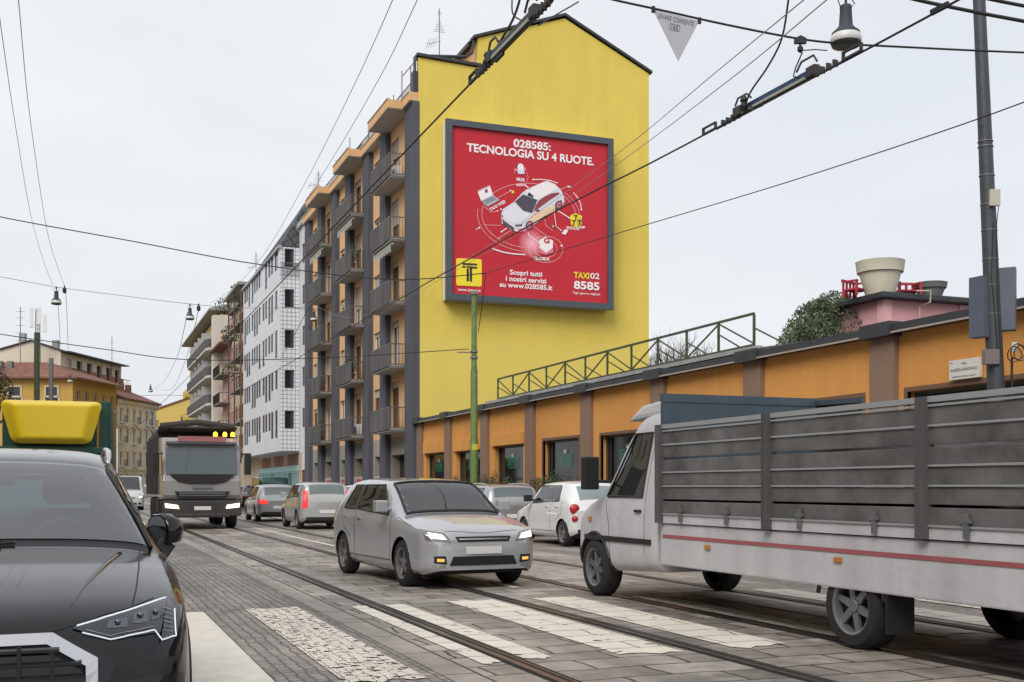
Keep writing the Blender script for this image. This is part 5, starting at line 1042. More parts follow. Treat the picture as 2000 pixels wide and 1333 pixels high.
class Shell:
    """lofted vehicle body: s runs from the nose (0) to the tail (L)"""
    def __init__(g, L, top, belt, wid, beltw, roofw, bot, crown=.04, nv=30):
        g.L = L; g.t, g.b, g.w, g.bw, g.rw, g.z0 = map(pch, (top, belt, wid, beltw, roofw, bot)); g.crown = crown; g.nv = nv; g.cache = {}
    def ring(g, s, nv=None):
        nv = nv or g.nv
        z0, zt, zb, wm, wb, wt = g.z0(s), g.t(s), g.b(s), g.w(s), g.bw(s), g.rw(s); zb = min(zb, zt - .02); wt = min(wt, wb - .005)
        c = min(g.crown, (zt - zb) * .5 + .01); zm = z0 + (zb - z0) * .55; hh = zb - z0
        y = [wm * .90, wm * .975, wm * .998, wm, wm * .992, wb, wt + (wb - wt) * .45, wt, wt * .82, wt * .45, 0]; e = (zt - c - zb)
        z = [z0, z0 + hh * .10, z0 + hh * .3, zm, z0 + hh * .82, zb, zb + e * .62, zt - c * 1.25, zt - c * .55, zt - c * .12, zt]
        y = np.array(y); z = np.array(z); q = np.r_[0, np.cumsum(np.hypot(np.diff(y), np.diff(z)) + 1e-4)]; q /= q[-1]
        fy, fz = pch(list(zip(q, y))), pch(list(zip(q, z))); u = np.linspace(0, 1, nv + 1)
        u = np.interp(u, [0, .5, 1], [0, q[5], 1]); return np.column_stack([fy(u), fz(u)])
    def hr(g, s):
        k = round(float(s), 4)
        if k not in g.cache: g.cache[k] = g.ring(s, 160)
        return g.cache[k]
    def side_y(g, s, z):
        r = g.hr(s); return float(np.interp(z, r[:, 1], r[:, 0]))
    def top_z(g, s, y):
        r = g.hr(s)[::-1]; return float(np.interp(abs(y), r[:, 0], r[:, 1]))
    def front_s(g, y, z, rear=False):
        lo, hi = (0, g.L * .4) if not rear else (g.L, g.L * .6)
        if g.side_y(lo, z) >= abs(y) and z <= g.t(lo): return lo
        for _ in range(18):
            mid = (lo + hi) / 2
            if g.side_y(mid, z) >= abs(y) and z <= g.t(mid): hi = mid
            else: lo = mid
        return hi
    def P(g, s, y, z): return Vector((g.L / 2 - s, y, z))
    def body(g, wheels, wr, cut=None, step=.05):
        n = int(g.L / step); ss = [0, .012, .03] + [g.L * i / n for i in range(1, n)] + [g.L - .03, g.L - .012, g.L]; ss = sorted(ss); rings = [g.ring(s) for s in ss]; m = MB(); nv = g.nv
        V_ = []; idx = {}
        for i, (s, r) in enumerate(zip(ss, rings)):
            for j in range(nv + 1):
                y, z = r[j]; sx = s
                for wc in wheels:      # pull the rim of the wheel arch onto a circle
                    d = math.hypot(s - wc[0], z - wc[1])
                    if d < wr * 1.09 and d > wr * .93 and j < nv * .55 and d > 1e-6: sx = wc[0] + (s - wc[0]) / d * wr; z = wc[1] + (z - wc[1]) / d * wr
                V_.append((g.L / 2 - sx, y, z))
        w_ = nv + 1; o2 = len(V_); V_ += [(x, -y, z) for x, y, z in V_]; Fc = []
        for i in range(len(ss) - 1):
            for j in range(nv):
                q_ = (i * w_ + j, i * w_ + j + 1, (i + 1) * w_ + j + 1, (i + 1) * w_ + j); c = [sum(V_[k][a] for k in q_) / 4 for a in range(3)]
                s_ = g.L / 2 - c[0]
                if any(math.hypot(s_ - wc[0], c[2] - wc[1]) < wr * .985 for wc in wheels) and j < nv * .55: continue
                if cut and cut(s_, abs(c[1]), c[2], j / nv): continue
                Fc.append(q_); Fc.append(tuple(k + o2 for k in q_[::-1]))
        for i in (0, len(ss) - 1): Fc.append(tuple([i * w_ + j for j in range(w_)] + [o2 + i * w_ + j for j in range(nv - 1, -1, -1)]))
        m.v = V_; m.f = Fc; return m
    def side(g, m, quad, off=.004, n=12, k=6, sides=(1, -1)):
        (a, b, c, d) = quad     # front-bottom, rear-bottom, rear-top, front-top in (s,z)
        for sg_ in sides:
            def fn(u, v):
                s = (a[0] * (1 - u) + b[0] * u) * (1 - v) + (d[0] * (1 - u) + c[0] * u) * v; z = (a[1] * (1 - u) + b[1] * u) * (1 - v) + (d[1] * (1 - u) + c[1] * u) * v
                return g.P(s, sg_ * (g.side_y(s, z) + off), z)
            m.grid(fn, n, k)
    def topq(g, m, s0, s1, y0, y1, off=.005, n=10, k=14):
        """patch on top between s0 and s1; half widths y0 at s0 and y1 at s1"""
        def fn(u, v):
            s = s0 + (s1 - s0) * u; y = (y0 + (y1 - y0) * u) * (2 * v - 1); return g.P(s, y, g.top_z(s, y) + off) + Vector((off * .6 * (1 if s0 < g.L / 2 else -1), 0, 0))
        m.grid(fn, n, k)
    def frontq(g, m, pts, off=.006, rear=False, n=8, k=5, mirror=True):
        a, b, c, d = pts        # (y,z): inner-bottom, outer-bottom, outer-top, inner-top
        for sg_ in ((1, -1) if mirror else (1,)):
            def fn(u, v):
                y = (a[0] * (1 - u) + b[0] * u) * (1 - v) + (d[0] * (1 - u) + c[0] * u) * v; z = (a[1] * (1 - u) + b[1] * u) * (1 - v) + (d[1] * (1 - u) + c[1] * u) * v
                s = g.front_s(y, z, rear); return g.P(s + (off if rear else -off), sg_ * (y + off * .5 * (1 if y > .3 else 0)), z)
            m.grid(fn, n, k)
    def seam(g, m, pts, r=.004, off=.0, sides=(1, -1)):
        for sg_ in sides:
            P_ = []
            for (s0, z0), (s1, z1) in zip(pts, pts[1:]):
                for i in range(8): t = i / 8; s, z = s0 + (s1 - s0) * t, z0 + (z1 - z0) * t; P_.append(g.P(s, sg_ * (g.side_y(s, z) + off), z))
            s, z = pts[-1]; P_.append(g.P(s, sg_ * (g.side_y(s, z) + off), z)); m.tube(P_, r, 4)
def wheel(parent, x, y, r, wd=.2, side=1, spokes=5, rim=None):
    m = MB(); m.lathe([(r * .66, -wd / 2), (r * .90, -wd / 2), (r * .985, -wd * .36), (r, -wd * .15), (r, wd * .15), (r * .985, wd * .36), (r * .90, wd / 2), (r * .66, wd / 2)], (x, y, r), 36, 'y', caps=False); ob = m.build('wheel', TYRE, parent, smooth=True, angle=50)
    o = y + side * (wd / 2 - .012); m = MB(); m.lathe([(r * .68, -side * .03), (r * .66, side * .012), (r * .60, side * .0), (r * .58, -side * .07)], (x, o, r), 36, 'y', caps=False); m.lathe([(r * .60, -side * .10), (.0, -side * .10)], (x, o, r), 24, 'y', caps=False)
    m.lathe([(r * .16, 0), (r * .13, side * .008), (0, side * .01)], (x, o - side * .02, r), 14, 'y', caps=False)
    for k in range(spokes):
        a = 2 * math.pi * k / spokes + .3; c, s_ = math.cos(a), math.sin(a); w0, w1 = r * .10, r * .07
        q = [Vector((x + c * rr - s_ * ww, o - side * .025, r + s_ * rr + c * ww)) for rr, ww in ((r * .1, w0), (r * .62, w1), (r * .62, -w1), (r * .1, -w0))]; m.prism(q, (0, -side * .03, 0))
    m.build('rim', rim or RIM, ob)
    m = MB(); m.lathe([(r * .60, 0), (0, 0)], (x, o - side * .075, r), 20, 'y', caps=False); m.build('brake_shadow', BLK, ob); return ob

def car(label, loc, rz, L=4.0, W=1.7, Hh=1.5, cowl=(.95, 1.0), roofs=1.65, tail='hatch', col=None, wr=.31, wbs=(.78, 3.2), nose=.72, group=None, cat='car', front='on', rear='off', name='car', hoodf=.84, glass=None, rails=False, plate='rear', doors=2, mirror=True, interior=False, tail_shape='band', rimm=None, gc=None):
    o = root(name, label, cat, loc, rz, group); hw = W / 2; cs, ch = cowl; belt_r = .62 * Hh + .03
    top = [(0, nose - .10), (.04, nose), (.12, nose + .05), (.35, hoodf), (cs * .72, ch - .035), (cs, ch), (cs + .08, ch + .045), (roofs - .1, Hh - .10), (roofs + .12, Hh - .035), ((roofs + L) / 2, Hh)]
    if tail == 'hatch': top += [(L - .62, Hh - .04), (L - .42, Hh - .10), (L - .12, ch + .08), (L - .05, ch - .08), (L, ch - .14)]
    elif tail == 'wagon': top += [(L - .5, Hh - .02), (L - .25, Hh - .08), (L - .06, ch + .12), (L - .02, ch), (L, ch - .1)]
    else: top += [(L - .3, Hh - .01), (L - .12, Hh - .05), (L - .03, Hh - .22), (L, Hh - .3)]
    belt = [(0, nose - .16), (.12, nose - .02), (.35, hoodf - .07), (cs, ch - .09), (cs + .4, belt_r - .02), (L - .6, belt_r + .05), (L, belt_r - .03)]
    wid = [(0, hw * .74), (.06, hw * .86), (.22, hw * .965), (.6, hw), (L - .5, hw), (L - .2, hw * .975), (L - .05, hw * .90), (L, hw * .84)]
    bw = [(s, w_ * .965) for s, w_ in wid]; rwf = .74 if tail != 'van' else .90
    rw = [(0, hw * .62), (.2, hw * .80), (cs, hw * .86), (cs + .1, hw * .84), (roofs, hw * rwf), (L - .5, hw * (rwf - .01)), (L, hw * rwf)]
    g = Shell(L, top, belt, wid, bw, rw, [(0, .26), (.25, .20), (L - .3, .22), (L, .32)])
    wh = [(wbs[0], wr), (wbs[1], wr)]; cp = col
    zbc = lambda s: g.b(s) + .025; ztc = Hh - .115; e0c = (L - .48) if tail == 'hatch' else (L - .35); b0c, b1c = cs + .38, roofs + .12; midc = (b1c + L - .75) / 2 + .15
    def cutf(s, y, z, v):
        if cs + .06 < s < roofs - .07 and y < hw * (.80 - .10 * (s - cs) / (roofs - cs)) - .04: return True
        if tail == 'van' or z < zbc(s) + .02 or z > ztc - .02 or y < hw * .55: return False
        f_ = (z - zbc(s)) / (ztc - zbc(s)); return (b0c + (b1c - b0c) * f_ + .05 < s < midc - .07) or (midc + .07 < s < e0c - .29 - .1 * f_)
    g.body(wh, wr * 1.13, cut=cutf if interior else None, step=.035 if interior else .06).build('body', cp, o, smooth=True, angle=35)
    if interior:
        G0 = seeglass('car_window_glass', (.62, .68, .68), .10); glass = G0; px_ = lambda s: L / 2 - s
        m = MB(); m.box(px_(cs + .38), px_(cs + .30), -hw * .8, hw * .8, .5, ch - .05); m.grid(lambda u, v: (px_(cs + .0 + .42 * u), (2 * v - 1) * hw * .8, ch - .035 + .02 * math.sin(u * 3)), 4, 8); m.build('dashboard', mat('dark_interior', (.035, .037, .04), .8), o)
        for y in (.34, -.34):
            x = px_(cs + 1.28); m = MB(); m.prism([(x + .08, y - .22, .5), (x + .08, y + .22, .5), (x, y + .23, .98), (x - .04, y + .17, 1.08), (x - .04, y - .17, 1.08), (x, y - .23, .98)], (-.12, 0, 0)); m.prism([(x - .02, y - .11, 1.10), (x - .02, y + .11, 1.10), (x - .05, y + .12, 1.24), (x - .05, y - .12, 1.24)], (-.08, 0, 0)); m.box(x, x + .45, y - .22, y + .22, .38, .52)
            m.build('seat', mat('seat_fabric', (.05, .055, .06), .9), o, bevel=.04)
        m = MB(); x = px_(L - 1.1); m.box(x - .1, x, -hw * .68, hw * .68, .5, 1.02); m.build('rear_seat', mat('seat_fabric', (.05, .055, .06), .9), o, bevel=.05)
        m = MB(); c = Vector((px_(cs + .62), .34, ch - .06)); m.tube([c + Vector((.06 * math.sin(a), .18 * math.cos(a), .17 * math.sin(a))) for a in [6.2832 * i / 24 for i in range(25)]], .014, 6); m.build('steering_wheel', BLK, o)
        m = MB(); x = px_(roofs + .05); m.box(x - .03, x, -.11, .11, Hh - .23, Hh - .17); m.build('interior_mirror', BLK, o, bevel=.01)
    m = MB(); m.box(-L / 2 + .25, L / 2 - .25, -hw * .80, hw * .80, .19, ch - .25); m.build('underbody', BLK, o)
    for k, (s, r_) in enumerate(wh):
        for sd_ in (1, -1): wheel(o, L / 2 - s, sd_ * (hw - .115), r_, .2, sd_, rim=rimm)
    G = glass or CGL; m = MB(); g.topq(m, cs + .03, roofs - .04, hw * .80, hw * .70, off=.012, n=14, k=24); m.build('windshield', G, o, smooth=True)
    if interior:
        s0_, s1_, y0_, y1_ = cs + .03, roofs - .04, hw * .80, hw * .70; Q = [(s0_ + (s1_ - s0_) * i / 12, (y0_ + (y1_ - y0_) * i / 12)) for i in range(13)]; E = Q + [(s1_, y1_ * (1 - i / 6)) for i in range(1, 13)] + [(s, -y) for s, y in Q[::-1]] + [(s0_, -y0_ * (1 - i / 6)) for i in range(1, 13)]
        m = MB(); m.tube([g.P(s, y, g.top_z(s, y) + .012) + Vector((.008, 0, 0)) for s, y in E], .020, 6); m.build('windshield_rubber', BLK, o)
    zb = lambda s: g.b(s) + .025; zt_ = Hh - .115; b0 = cs + .38; b1 = roofs + .12; mid = (b1 + L - .75) / 2 + .15; e0, e1 = (L - .48, L - .78) if tail == 'hatch' else (L - .35, L - .45)
    if tail != 'van':
        m = MB()
        for q_ in ([(b0, zb(b0)), (mid - .04, zb(mid)), (mid - .04, zt_), (b1, zt_)], [(mid + .04, zb(mid)), (e0 - .25, zb(e0)), (e1 - .1, zt_), (mid + .04, zt_)]):
            g.seam(m, q_ + [q_[0]], .011, .002)
        m.build('window_rubber', BLK, o)
        m = MB(); g.side(m, [(b0, zb(b0)), (mid - .04, zb(mid)), (mid - .04, zt_), (b1, zt_)]); m.split('side_window', G, o, smooth=True)
        m = MB(); g.side(m, [(mid + .04, zb(mid)), (e0 - .25, zb(e0)), (e1 - .1, zt_), (mid + .04, zt_)]); m.split('side_window', G, o, smooth=True)
        m = MB(); s0, s1 = (L - .40, L - .13) if tail == 'hatch' else (L - .24, L - .07); g.topq(m, s1, s0, hw * .66, hw * .64, off=.006); m.build('rear_window', G, o, smooth=True)
    else:
        m = MB(); g.side(m, [(b0, zb(b0)), (b0 + .9, zb(b0)), (b0 + .9, zt_ - .12), (b1, zt_ - .12)]); m.split('side_window', G, o, smooth=True); mid = b0 + .95
    m = MB(); zlo = .30; g.seam(m, [(b0 - .12, zb(b0)), (cs + .22, .62), (cs + .25, zlo)]); g.seam(m, [(mid, zt_), (mid, zb(mid)), (mid, zlo)])
    if tail != 'van': g.seam(m, [(e0 - .12, zb(e0)), (wbs[1] - .02, ch - .22), (wbs[1] - wr * 1.2, .60)])
    g.seam(m, [(.45, hoodf - .05), (cs + .05, ch - .06)], .004)
    g.seam(m, [(cs + .28, .34), (L - .9, .34)], .006); m.build('door_seams', BLK, o)
    m = MB()
    for s in ((mid - .18), (e0 - .35)):
        if tail == 'van' and s > mid: continue
        for sd_ in (1, -1): y = sd_ * (g.side_y(s, zb(s) - .12) + .012); p = g.P(s, y, zb(s) - .12); m.box(p.x - .08, p.x + .08, y - .012, y + .012, p.z - .012, p.z + .012)
    m.split('door_handle', cp, o, bevel=.004)
    # lamps
    m = MB(); g.frontq(m, [(hw * .52, nose - .13), (hw * .90, nose - .10), (hw * .94, nose + .045), (hw * .62, nose - .01)], off=.008); m.split('headlight', LDK if front == 'on' else LCLR, o, smooth=True)
    if front == 'on': m = MB(); g.frontq(m, [(hw * .60, nose - .095), (hw * .84, nose - .075), (hw * .86, nose + .0), (hw * .66, nose - .03)], off=.013); m.split('lamp', LON, o, smooth=True)
    m = MB(); g.frontq(m, [(0, nose - .10), (hw * .40, nose - .10), (hw * .40, nose - .085), (0, nose - .085)], off=.010); g.frontq(m, [(hw * .62, .30), (hw * .80, .31), (hw * .84, .335), (hw * .62, .325)], off=.008); m.build('front_trim', CHR, o)
    m = MB(); g.frontq(m, [(hw * .60, .34), (hw * .80, .36), (hw * .80, .45), (hw * .62, .45)], off=.006); m.split('lamp_recess', BLK, o)
    m = MB(); P_ = [g.P(.03 + .16 * (y / hw) ** 2, y, g.top_z(.03 + .16 * (y / hw) ** 2, y) + .001) for y in np.linspace(-hw * .6, hw * .6, 14)]; m.tube(P_, .004, 4); m.build('bonnet_seam', BLK, o)
    m = MB(); g.frontq(m, [(0, .44), (hw * .5, .44), (hw * .56, .30 + .02), (0, .32)][::-1], off=.006); g.frontq(m, [(0, nose - .13), (hw * .42, nose - .13), (hw * .46, nose - .06), (0, nose - .06)], off=.006); m.build('grille', BLK, o)
    m = MB(); g.frontq(m, [(0, .47), (.26, .47), (.26, .57), (0, .57)], off=.014); m.build('number_plate', PLT, o)
    m = MB()
    if tail_shape == 'round':
        for sd_ in (1, -1):
            for zc_, rr in ((ch - .12, .115), (ch - .34, .075)):
                y = hw * .86; s = g.front_s(y, zc_, True); c = g.P(s, sd_ * y, zc_); m.lathe([(0, -.045), (rr * .6, -.035), (rr, 0), (rr, .04)], c + Vector((0, 0, 0)), 20, 'x', caps=False)
    elif tail_shape == 'high':
        g.frontq(m, [(hw * .72, ch - .30), (hw * .93, ch - .30), (hw * .84, Hh - .28), (hw * .70, Hh - .28)], off=.012, rear=True)
    else:
        g.frontq(m, [(hw * .50, ch - .26), (hw * .93, ch - .28), (hw * .93, ch - .08), (hw * .58, ch - .12)], off=.01, rear=True)
    m.split('tail_light', LREDON if rear == 'on' else LRED, o, smooth=True)
    m = MB(); g.frontq(m, [(0, .52), (.26, .52), (.26, .63), (0, .63)], off=.012, rear=True); m.build('number_plate', PLT, o)
    m = MB(); g.frontq(m, [(0, .28), (hw * .78, .30), (hw * .8, .40), (0, .40)], off=.008, rear=True); m.build('rear_bumper_trim', BLK, o)
    for sd_ in (1, -1):
        m = MB(); s = cs + .42; y = g.side_y(s, zb(s) + .05); p = g.P(s, sd_ * y, zb(s) + .06); m.box(p.x - .05, p.x + .10, min(p.y + sd_ * .05, p.y + sd_ * .23), max(p.y + sd_ * .05, p.y + sd_ * .23), p.z - .02, p.z + .14); m.box(p.x - .02, p.x + .04, min(p.y - sd_ * .02, p.y + sd_ * .06), max(p.y - sd_ * .02, p.y + sd_ * .06), p.z, p.z + .04)
        m.build('side_mirror', BLK if mirror == 'black' else cp, o, bevel=.03)
    if rails:
        for sd_ in (1, -1):
            m = MB(); P_ = [g.P(s, sd_ * hw * .70, g.top_z(s, hw * .70) + dz) for s, dz in ((roofs + .25, .0), (roofs + .4, .05), ((roofs + L) / 2, .055), (L - .7, .05), (L - .55, .0))]; m.tube(P_, .016, 6); m.build('roof_rail', CHR, o)
    return o, g
WHT = paint('white', (.68, .69, .70)); SIL = paint('silver', (.36, .37, .38), .3, .9, .5); GRYC = paint('grey', (.12, .125, .13)); DKC = paint('dark', (.02, .022, .026)); BKC = mat('car_black', (.004, .004, .005), .12, 0, .35, spec=.35); DGN = paint('green', (.01, .06, .05)); BEG = paint('beige', (.32, .29, .25)); BLU = paint('blue', (.04, .07, .12))
UP, DN = R(90), R(-90)      # heading away from / towards the camera
PKG = 'cars parked along the right-hand kerb'
car('white small hatchback with round tail lights parked before the orange wall', (11.08, 24.75, 0), UP, 3.6, 1.6, 1.5, (.85, .98), 1.5, 'hatch', WHT, .30, (.72, 3.06), .72, PKG, front='off', tail_shape='round', mirror='black', interior=True)
car('silver parked estate car just ahead of the white hatchback', (11.0, 30.4, 0), UP, 4.4, 1.75, 1.44, (1.05, .95), 1.8, 'wagon', SIL, .31, (.85, 3.45), .68, PKG, front='off', rails=True, interior=True)
for k, (y, c, lab, wag) in enumerate(((35.8, GRYC, 'grey parked car seen over the silver estate', 'hatch'), (41.0, SIL, 'silver parked hatchback with roof rails beside the green pole', 'hatch'), (46.2, WHT, 'white parked car before the corner of the orange building', 'hatch'), (51.5, BLU, 'dark blue parked car in front of the garage door', 'hatch'), (57.2, BEG, 'beige parked car in front of the shop banners', 'hatch'))):
    car(lab, (11.05, y, 0), UP, 4.0, 1.7, 1.46, (.95, .97), 1.6, wag, c, .30, (.8, 3.3), .70, PKG, front='off')
car('dark grey parked car with bright windscreen edge near the teal shop', (11.0, 63.0, 0), DN, 3.9, 1.68, 1.46, (.95, .97), 1.6, 'hatch', DKC, .30, (.8, 3.2), .70, PKG, front='off')
car('dark green parked van near the teal shopfront', (11.0, 70.2, 0), UP, 4.8, 1.85, 2.0, (.9, 1.15), 1.6, 'van', DGN, .33, (.9, 3.9), .80, PKG, cat='van', front='off', name='van', hoodf=.98)
car('dark parked car just beyond the green van', (10.9, 77.0, 0), UP, 4.0, 1.7, 1.46, (.95, .97), 1.6, 'hatch', DKC, .30, (.8, 3.3), .70, PKG, front='off')
car('white parked car furthest along the kerb', (10.8, 83.0, 0), UP, 4.2, 1.7, 1.46, (.95, .97), 1.6, 'hatch', WHT, .30, (.8, 3.3), .70, PKG, front='off')
MVG = 'moving cars on the tram tracks'
car('silver grey hatchback driving away with red tail lights lit, behind the dump truck', (7.35, 46.0, 0), UP, 4.1, 1.72, 1.47, (.95, .97), 1.6, 'hatch', SIL, .31, (.8, 3.3), .70, MVG, rear='on', front='off', interior=True)
car('pale silver tall hatchback driving away with high red tail lights', (7.45, 37.6, 0), UP, 4.0, 1.72, 1.53, (.95, .99), 1.6, 'wagon', paint('pale', (.45, .46, .45), .3, .9, .3), .31, (.8, 3.25), .70, MVG, rear='on', front='off', tail_shape='high', interior=True)
mv, mg = car('white compact car with its headlights on coming towards the viewer', (4.85, 16.1, 0), DN + R(5), 4.1, 1.74, 1.50, (1.0, 1.0), 1.80, 'hatch', paint('pearl', (.46, .47, .49), .25, 1, .35), .32, (.82, 3.4), .76, MVG, hoodf=.88, interior=True)
m = MB(); mg.frontq(m, [(.56, .375), (.66, .38), (.66, .42), (.56, .415)], off=.01); m.split('fog_light', mat('fog_lamp', (.8, .5, .15), .3, emit=.5, ecol=(1, .5, .1)), mv)
car('white van following behind the dump truck at the far left', (2.75, 71.5, 0), DN, 4.9, 1.9, 2.05, (.85, 1.2), 1.5, 'van', WHT, .33, (.9, 3.9), .82, cat='van', name='van', hoodf=1.02)

# ---------------- black SUV in the foreground
SL = 4.48; hw = .925; SX, SY = -.43, 6.80
suv = root('car', 'glossy black SUV parked at the left edge facing the viewer', 'car', (SX, SY, 0), DN)
g = Shell(SL, [(0, .60), (.012, .70), (.05, .80), (.14, .865), (.35, .935), (.75, 1.01), (1.12, 1.062), (1.20, 1.078), (1.28, 1.12), (1.98, 1.462), (2.12, 1.508), (2.35, 1.545), (2.9, 1.585), (3.6, 1.555), (4.0, 1.46), (4.3, 1.08), (4.42, .98), (4.48, .85)],
          [(0, .50), (.05, .66), (.14, .74), (.35, .85), (.75, .93), (1.2, .985), (1.6, 1.0), (3.8, 1.06), (4.48, .9)],
          [(0, .60), (.02, .68), (.06, .745), (.14, .81), (.26, .855), (.42, .878), (.7, .888), (3.9, .89), (4.3, .86), (4.48, .80)],
          [(0, .54), (.02, .63), (.06, .70), (.14, .78), (.26, .825), (.42, .848), (.7, .856), (1.2, .855), (1.6, .845), (3.9, .83), (4.48, .74)],
          [(0, .42), (.06, .56), (.14, .66), (.3, .735), (.7, .765), (1.15, .76), (1.25, .755), (2.05, .575), (2.5, .585), (3.8, .57), (4.48, .5)],
          [(0, .24), (.3, .20), (4.1, .22), (4.48, .34)], crown=.035, nv=44)
def gcut(s, y, z, v):
    if 1.27 < s < 2.02: return y < (.725 + (.555 - .725) * (s - 1.27) / .75) - .012
    if s > 4.0 and s < 4.28 and z > 1.1: return y < .5
    return False
g.body([(.90, .355), (3.58, .355)], .40, cut=gcut, step=.035).build('body', BKC, suv, smooth=True, angle=40)
SG = seeglass('windscreen_glass', (.74, .86, .86), .17); m = MB(); g.topq(m, 1.25, 2.04, .745, .568, off=.006, n=20, k=30); m.build('windshield', SG, suv, smooth=True)
m = MB(); g.topq(m, 4.3, 3.98, .52, .52, off=.002); m.build('rear_window', SG, suv, smooth=True)
m = MB(); g.side(m, [(1.62, 1.03), (2.62, 1.05), (2.60, 1.44), (2.18, 1.42)]); g.side(m, [(2.70, 1.05), (3.75, 1.10), (3.5, 1.42), (2.68, 1.44)]); m.split('side_window', CGL, suv, smooth=True)
m = MB(); m.box(-1.9, 1.95, -.70, .70, .2, .62); m.build('underbody', BLK, suv)
INT = mat('dark_interior', (.035, .037, .04), .8); INS = mat('seat_fabric', (.05, .055, .06), .9)
m = MB(); m.grid(lambda u, v: g.P(1.22 + .5 * u, (2 * v - 1) * .72, 1.035 - .03 * u + .03 * math.sin(u * 3.1)), 6, 12); m.box(g.P(1.72, 0, 0).x, g.P(1.68, 0, 0).x, -.72, .72, .6, 1.02); m.build('dashboard', INT, suv, smooth=True, angle=40)
for y in (.37, -.37):
    m = MB(); x = g.P(2.65, 0, 0).x
    m.prism([(x + .05, y - .24, .6), (x + .05, y + .24, .6), (x - .02, y + .25, 1.12), (x - .05, y + .17, 1.22), (x - .05, y - .17, 1.22), (x - .02, y - .25, 1.12)], (-.12, 0, 0)); st = m.build('seat', INS, suv, bevel=.05)
    m = MB(); m.prism([(x - .06, y - .12, 1.25), (x - .06, y + .12, 1.25), (x - .08, y + .14, 1.36), (x - .09, y + .09, 1.44), (x - .09, y - .09, 1.44), (x - .08, y - .14, 1.36)], (-.09, 0, 0)); m.build('headrest', INS, st, bevel=.035)
m = MB(); x = g.P(3.5, 0, 0).x; m.box(x - .1, x, -.6, .6, .6, 1.16); m.build('rear_seat', INS, suv, bevel=.05)
m = MB(); x = g.P(2.0, 0, 0).x; m.prism([(x, -.12, 1.36), (x, .12, 1.36), (x, .13, 1.42), (x, -.13, 1.42)], (.03, 0, 0)); m.build('interior_mirror', INT, suv, bevel=.012)
m = MB(); c = g.P(2.0, .37, 1.0); pr = [Vector((c.x + .06 * math.sin(a), c.y + .185 * math.cos(a), c.z + .175 * math.sin(a))) for a in [6.2832 * i / 28 for i in range(29)]]; m.tube(pr, .015, 8); m.build('steering_wheel', INT, suv, smooth=True)
for s, r_ in ((.90, .355), (3.58, .355)):
    for sd_ in (1, -1): wheel(suv, SL / 2 - s, sd_ * .765, r_, .235, sd_, 5)
# wheel arch cladding and lower trim
m = MB()
for sd_ in (1, -1):
    for s in (.90, 3.58): m.tube([g.P(s + .405 * math.cos(a), sd_ * (g.side_y(s + .405 * math.cos(a), .36 + .405 * math.sin(a)) + .002), .36 + .405 * math.sin(a)) for a in [R(-15 + 210 * i / 20) for i in range(21)]], .014, 6)
    m.tube([g.P(1.35, sd_ * .865, .28), g.P(3.1, sd_ * .865, .28)], .03, 6)
m.build('arch_trim', BLK, suv, smooth=True)
dep = bpy.context.evaluated_depsgraph_get()
def hexr(y0, y1, y2, zt, zm, zb, z2):      # octagonal grille outline, half mirrored
    h = [(y0, zt), (y1, zm), (y1, zb), (y2, z2)]; return h + [(-a, b) for a, b in h[::-1]]
outer = hexr(.345, .505, .40, .800, .700, .44, .33); inner = hexr(.325, .462, .37, .762, .675, .455, .365)
def fpt(y, z, off): return g.P(g.front_s(y, z) - off, y, z)
m = MB(); n = len(outer)
for i in range(n):
    j = (i + 1) % n
    for k in range(6):
        t0, t1 = k / 6, (k + 1) / 6; L_ = lambda A_, t: (A_[i][0] * (1 - t) + A_[j][0] * t, A_[i][1] * (1 - t) + A_[j][1] * t)
        a, b, c, d = L_(outer, t0), L_(outer, t1), L_(inner, t1), L_(inner, t0)
        A1, B1, C1, D1 = fpt(*a, .012), fpt(*b, .012), fpt(*c, .03), fpt(*d, .03); m.poly([A1, B1, C1, D1]); e = Vector((-.035, 0, 0)); m.poly([A1, B1, B1 + e, A1 + e]); m.poly([C1, D1, D1 + e * 1.6, C1 + e * 1.6])
m.build('grille_frame', CHR, suv)
m = MB(); m.poly([fpt(y, z, .004) for y, z in inner]); gr = m.build('grille', mat('grille_black', (.004, .004, .005), .5), suv)
m = MB(); GS = mat('grille_slat', (.02, .021, .023), .28, coat=.4)
for y in (.0, .115, .23, .345, -.115, -.23, -.345): a = .765 if abs(y) < .33 else .755; m.box(SL / 2 - .0 + .006, SL / 2 + .024, y - .007, y + .007, .37 if abs(y) < .3 else .40, .758 if abs(y) < .3 else .74)
for k in range(7):
    z = .425 + k * .052; wv_ = .455 if z < .68 else .455 - (z - .68) * 1.5
    m.prism([(SL / 2 + .006, -wv_, z), (SL / 2 + .019, -wv_, z - .004), (SL / 2 + .019, -wv_, z + .007), (SL / 2 + .006, -wv_, z + .014)], (0, 2 * wv_, 0))
m.build('slats', GS, gr)
m = MB(); m.prism([(SL / 2 + .0, -.26, .30), (SL / 2 + .012, -.26, .30), (SL / 2 + .012, -.26, .41), (SL / 2, -.26, .41)], (0, .52, 0)); m.build('number_plate', PLT, suv)
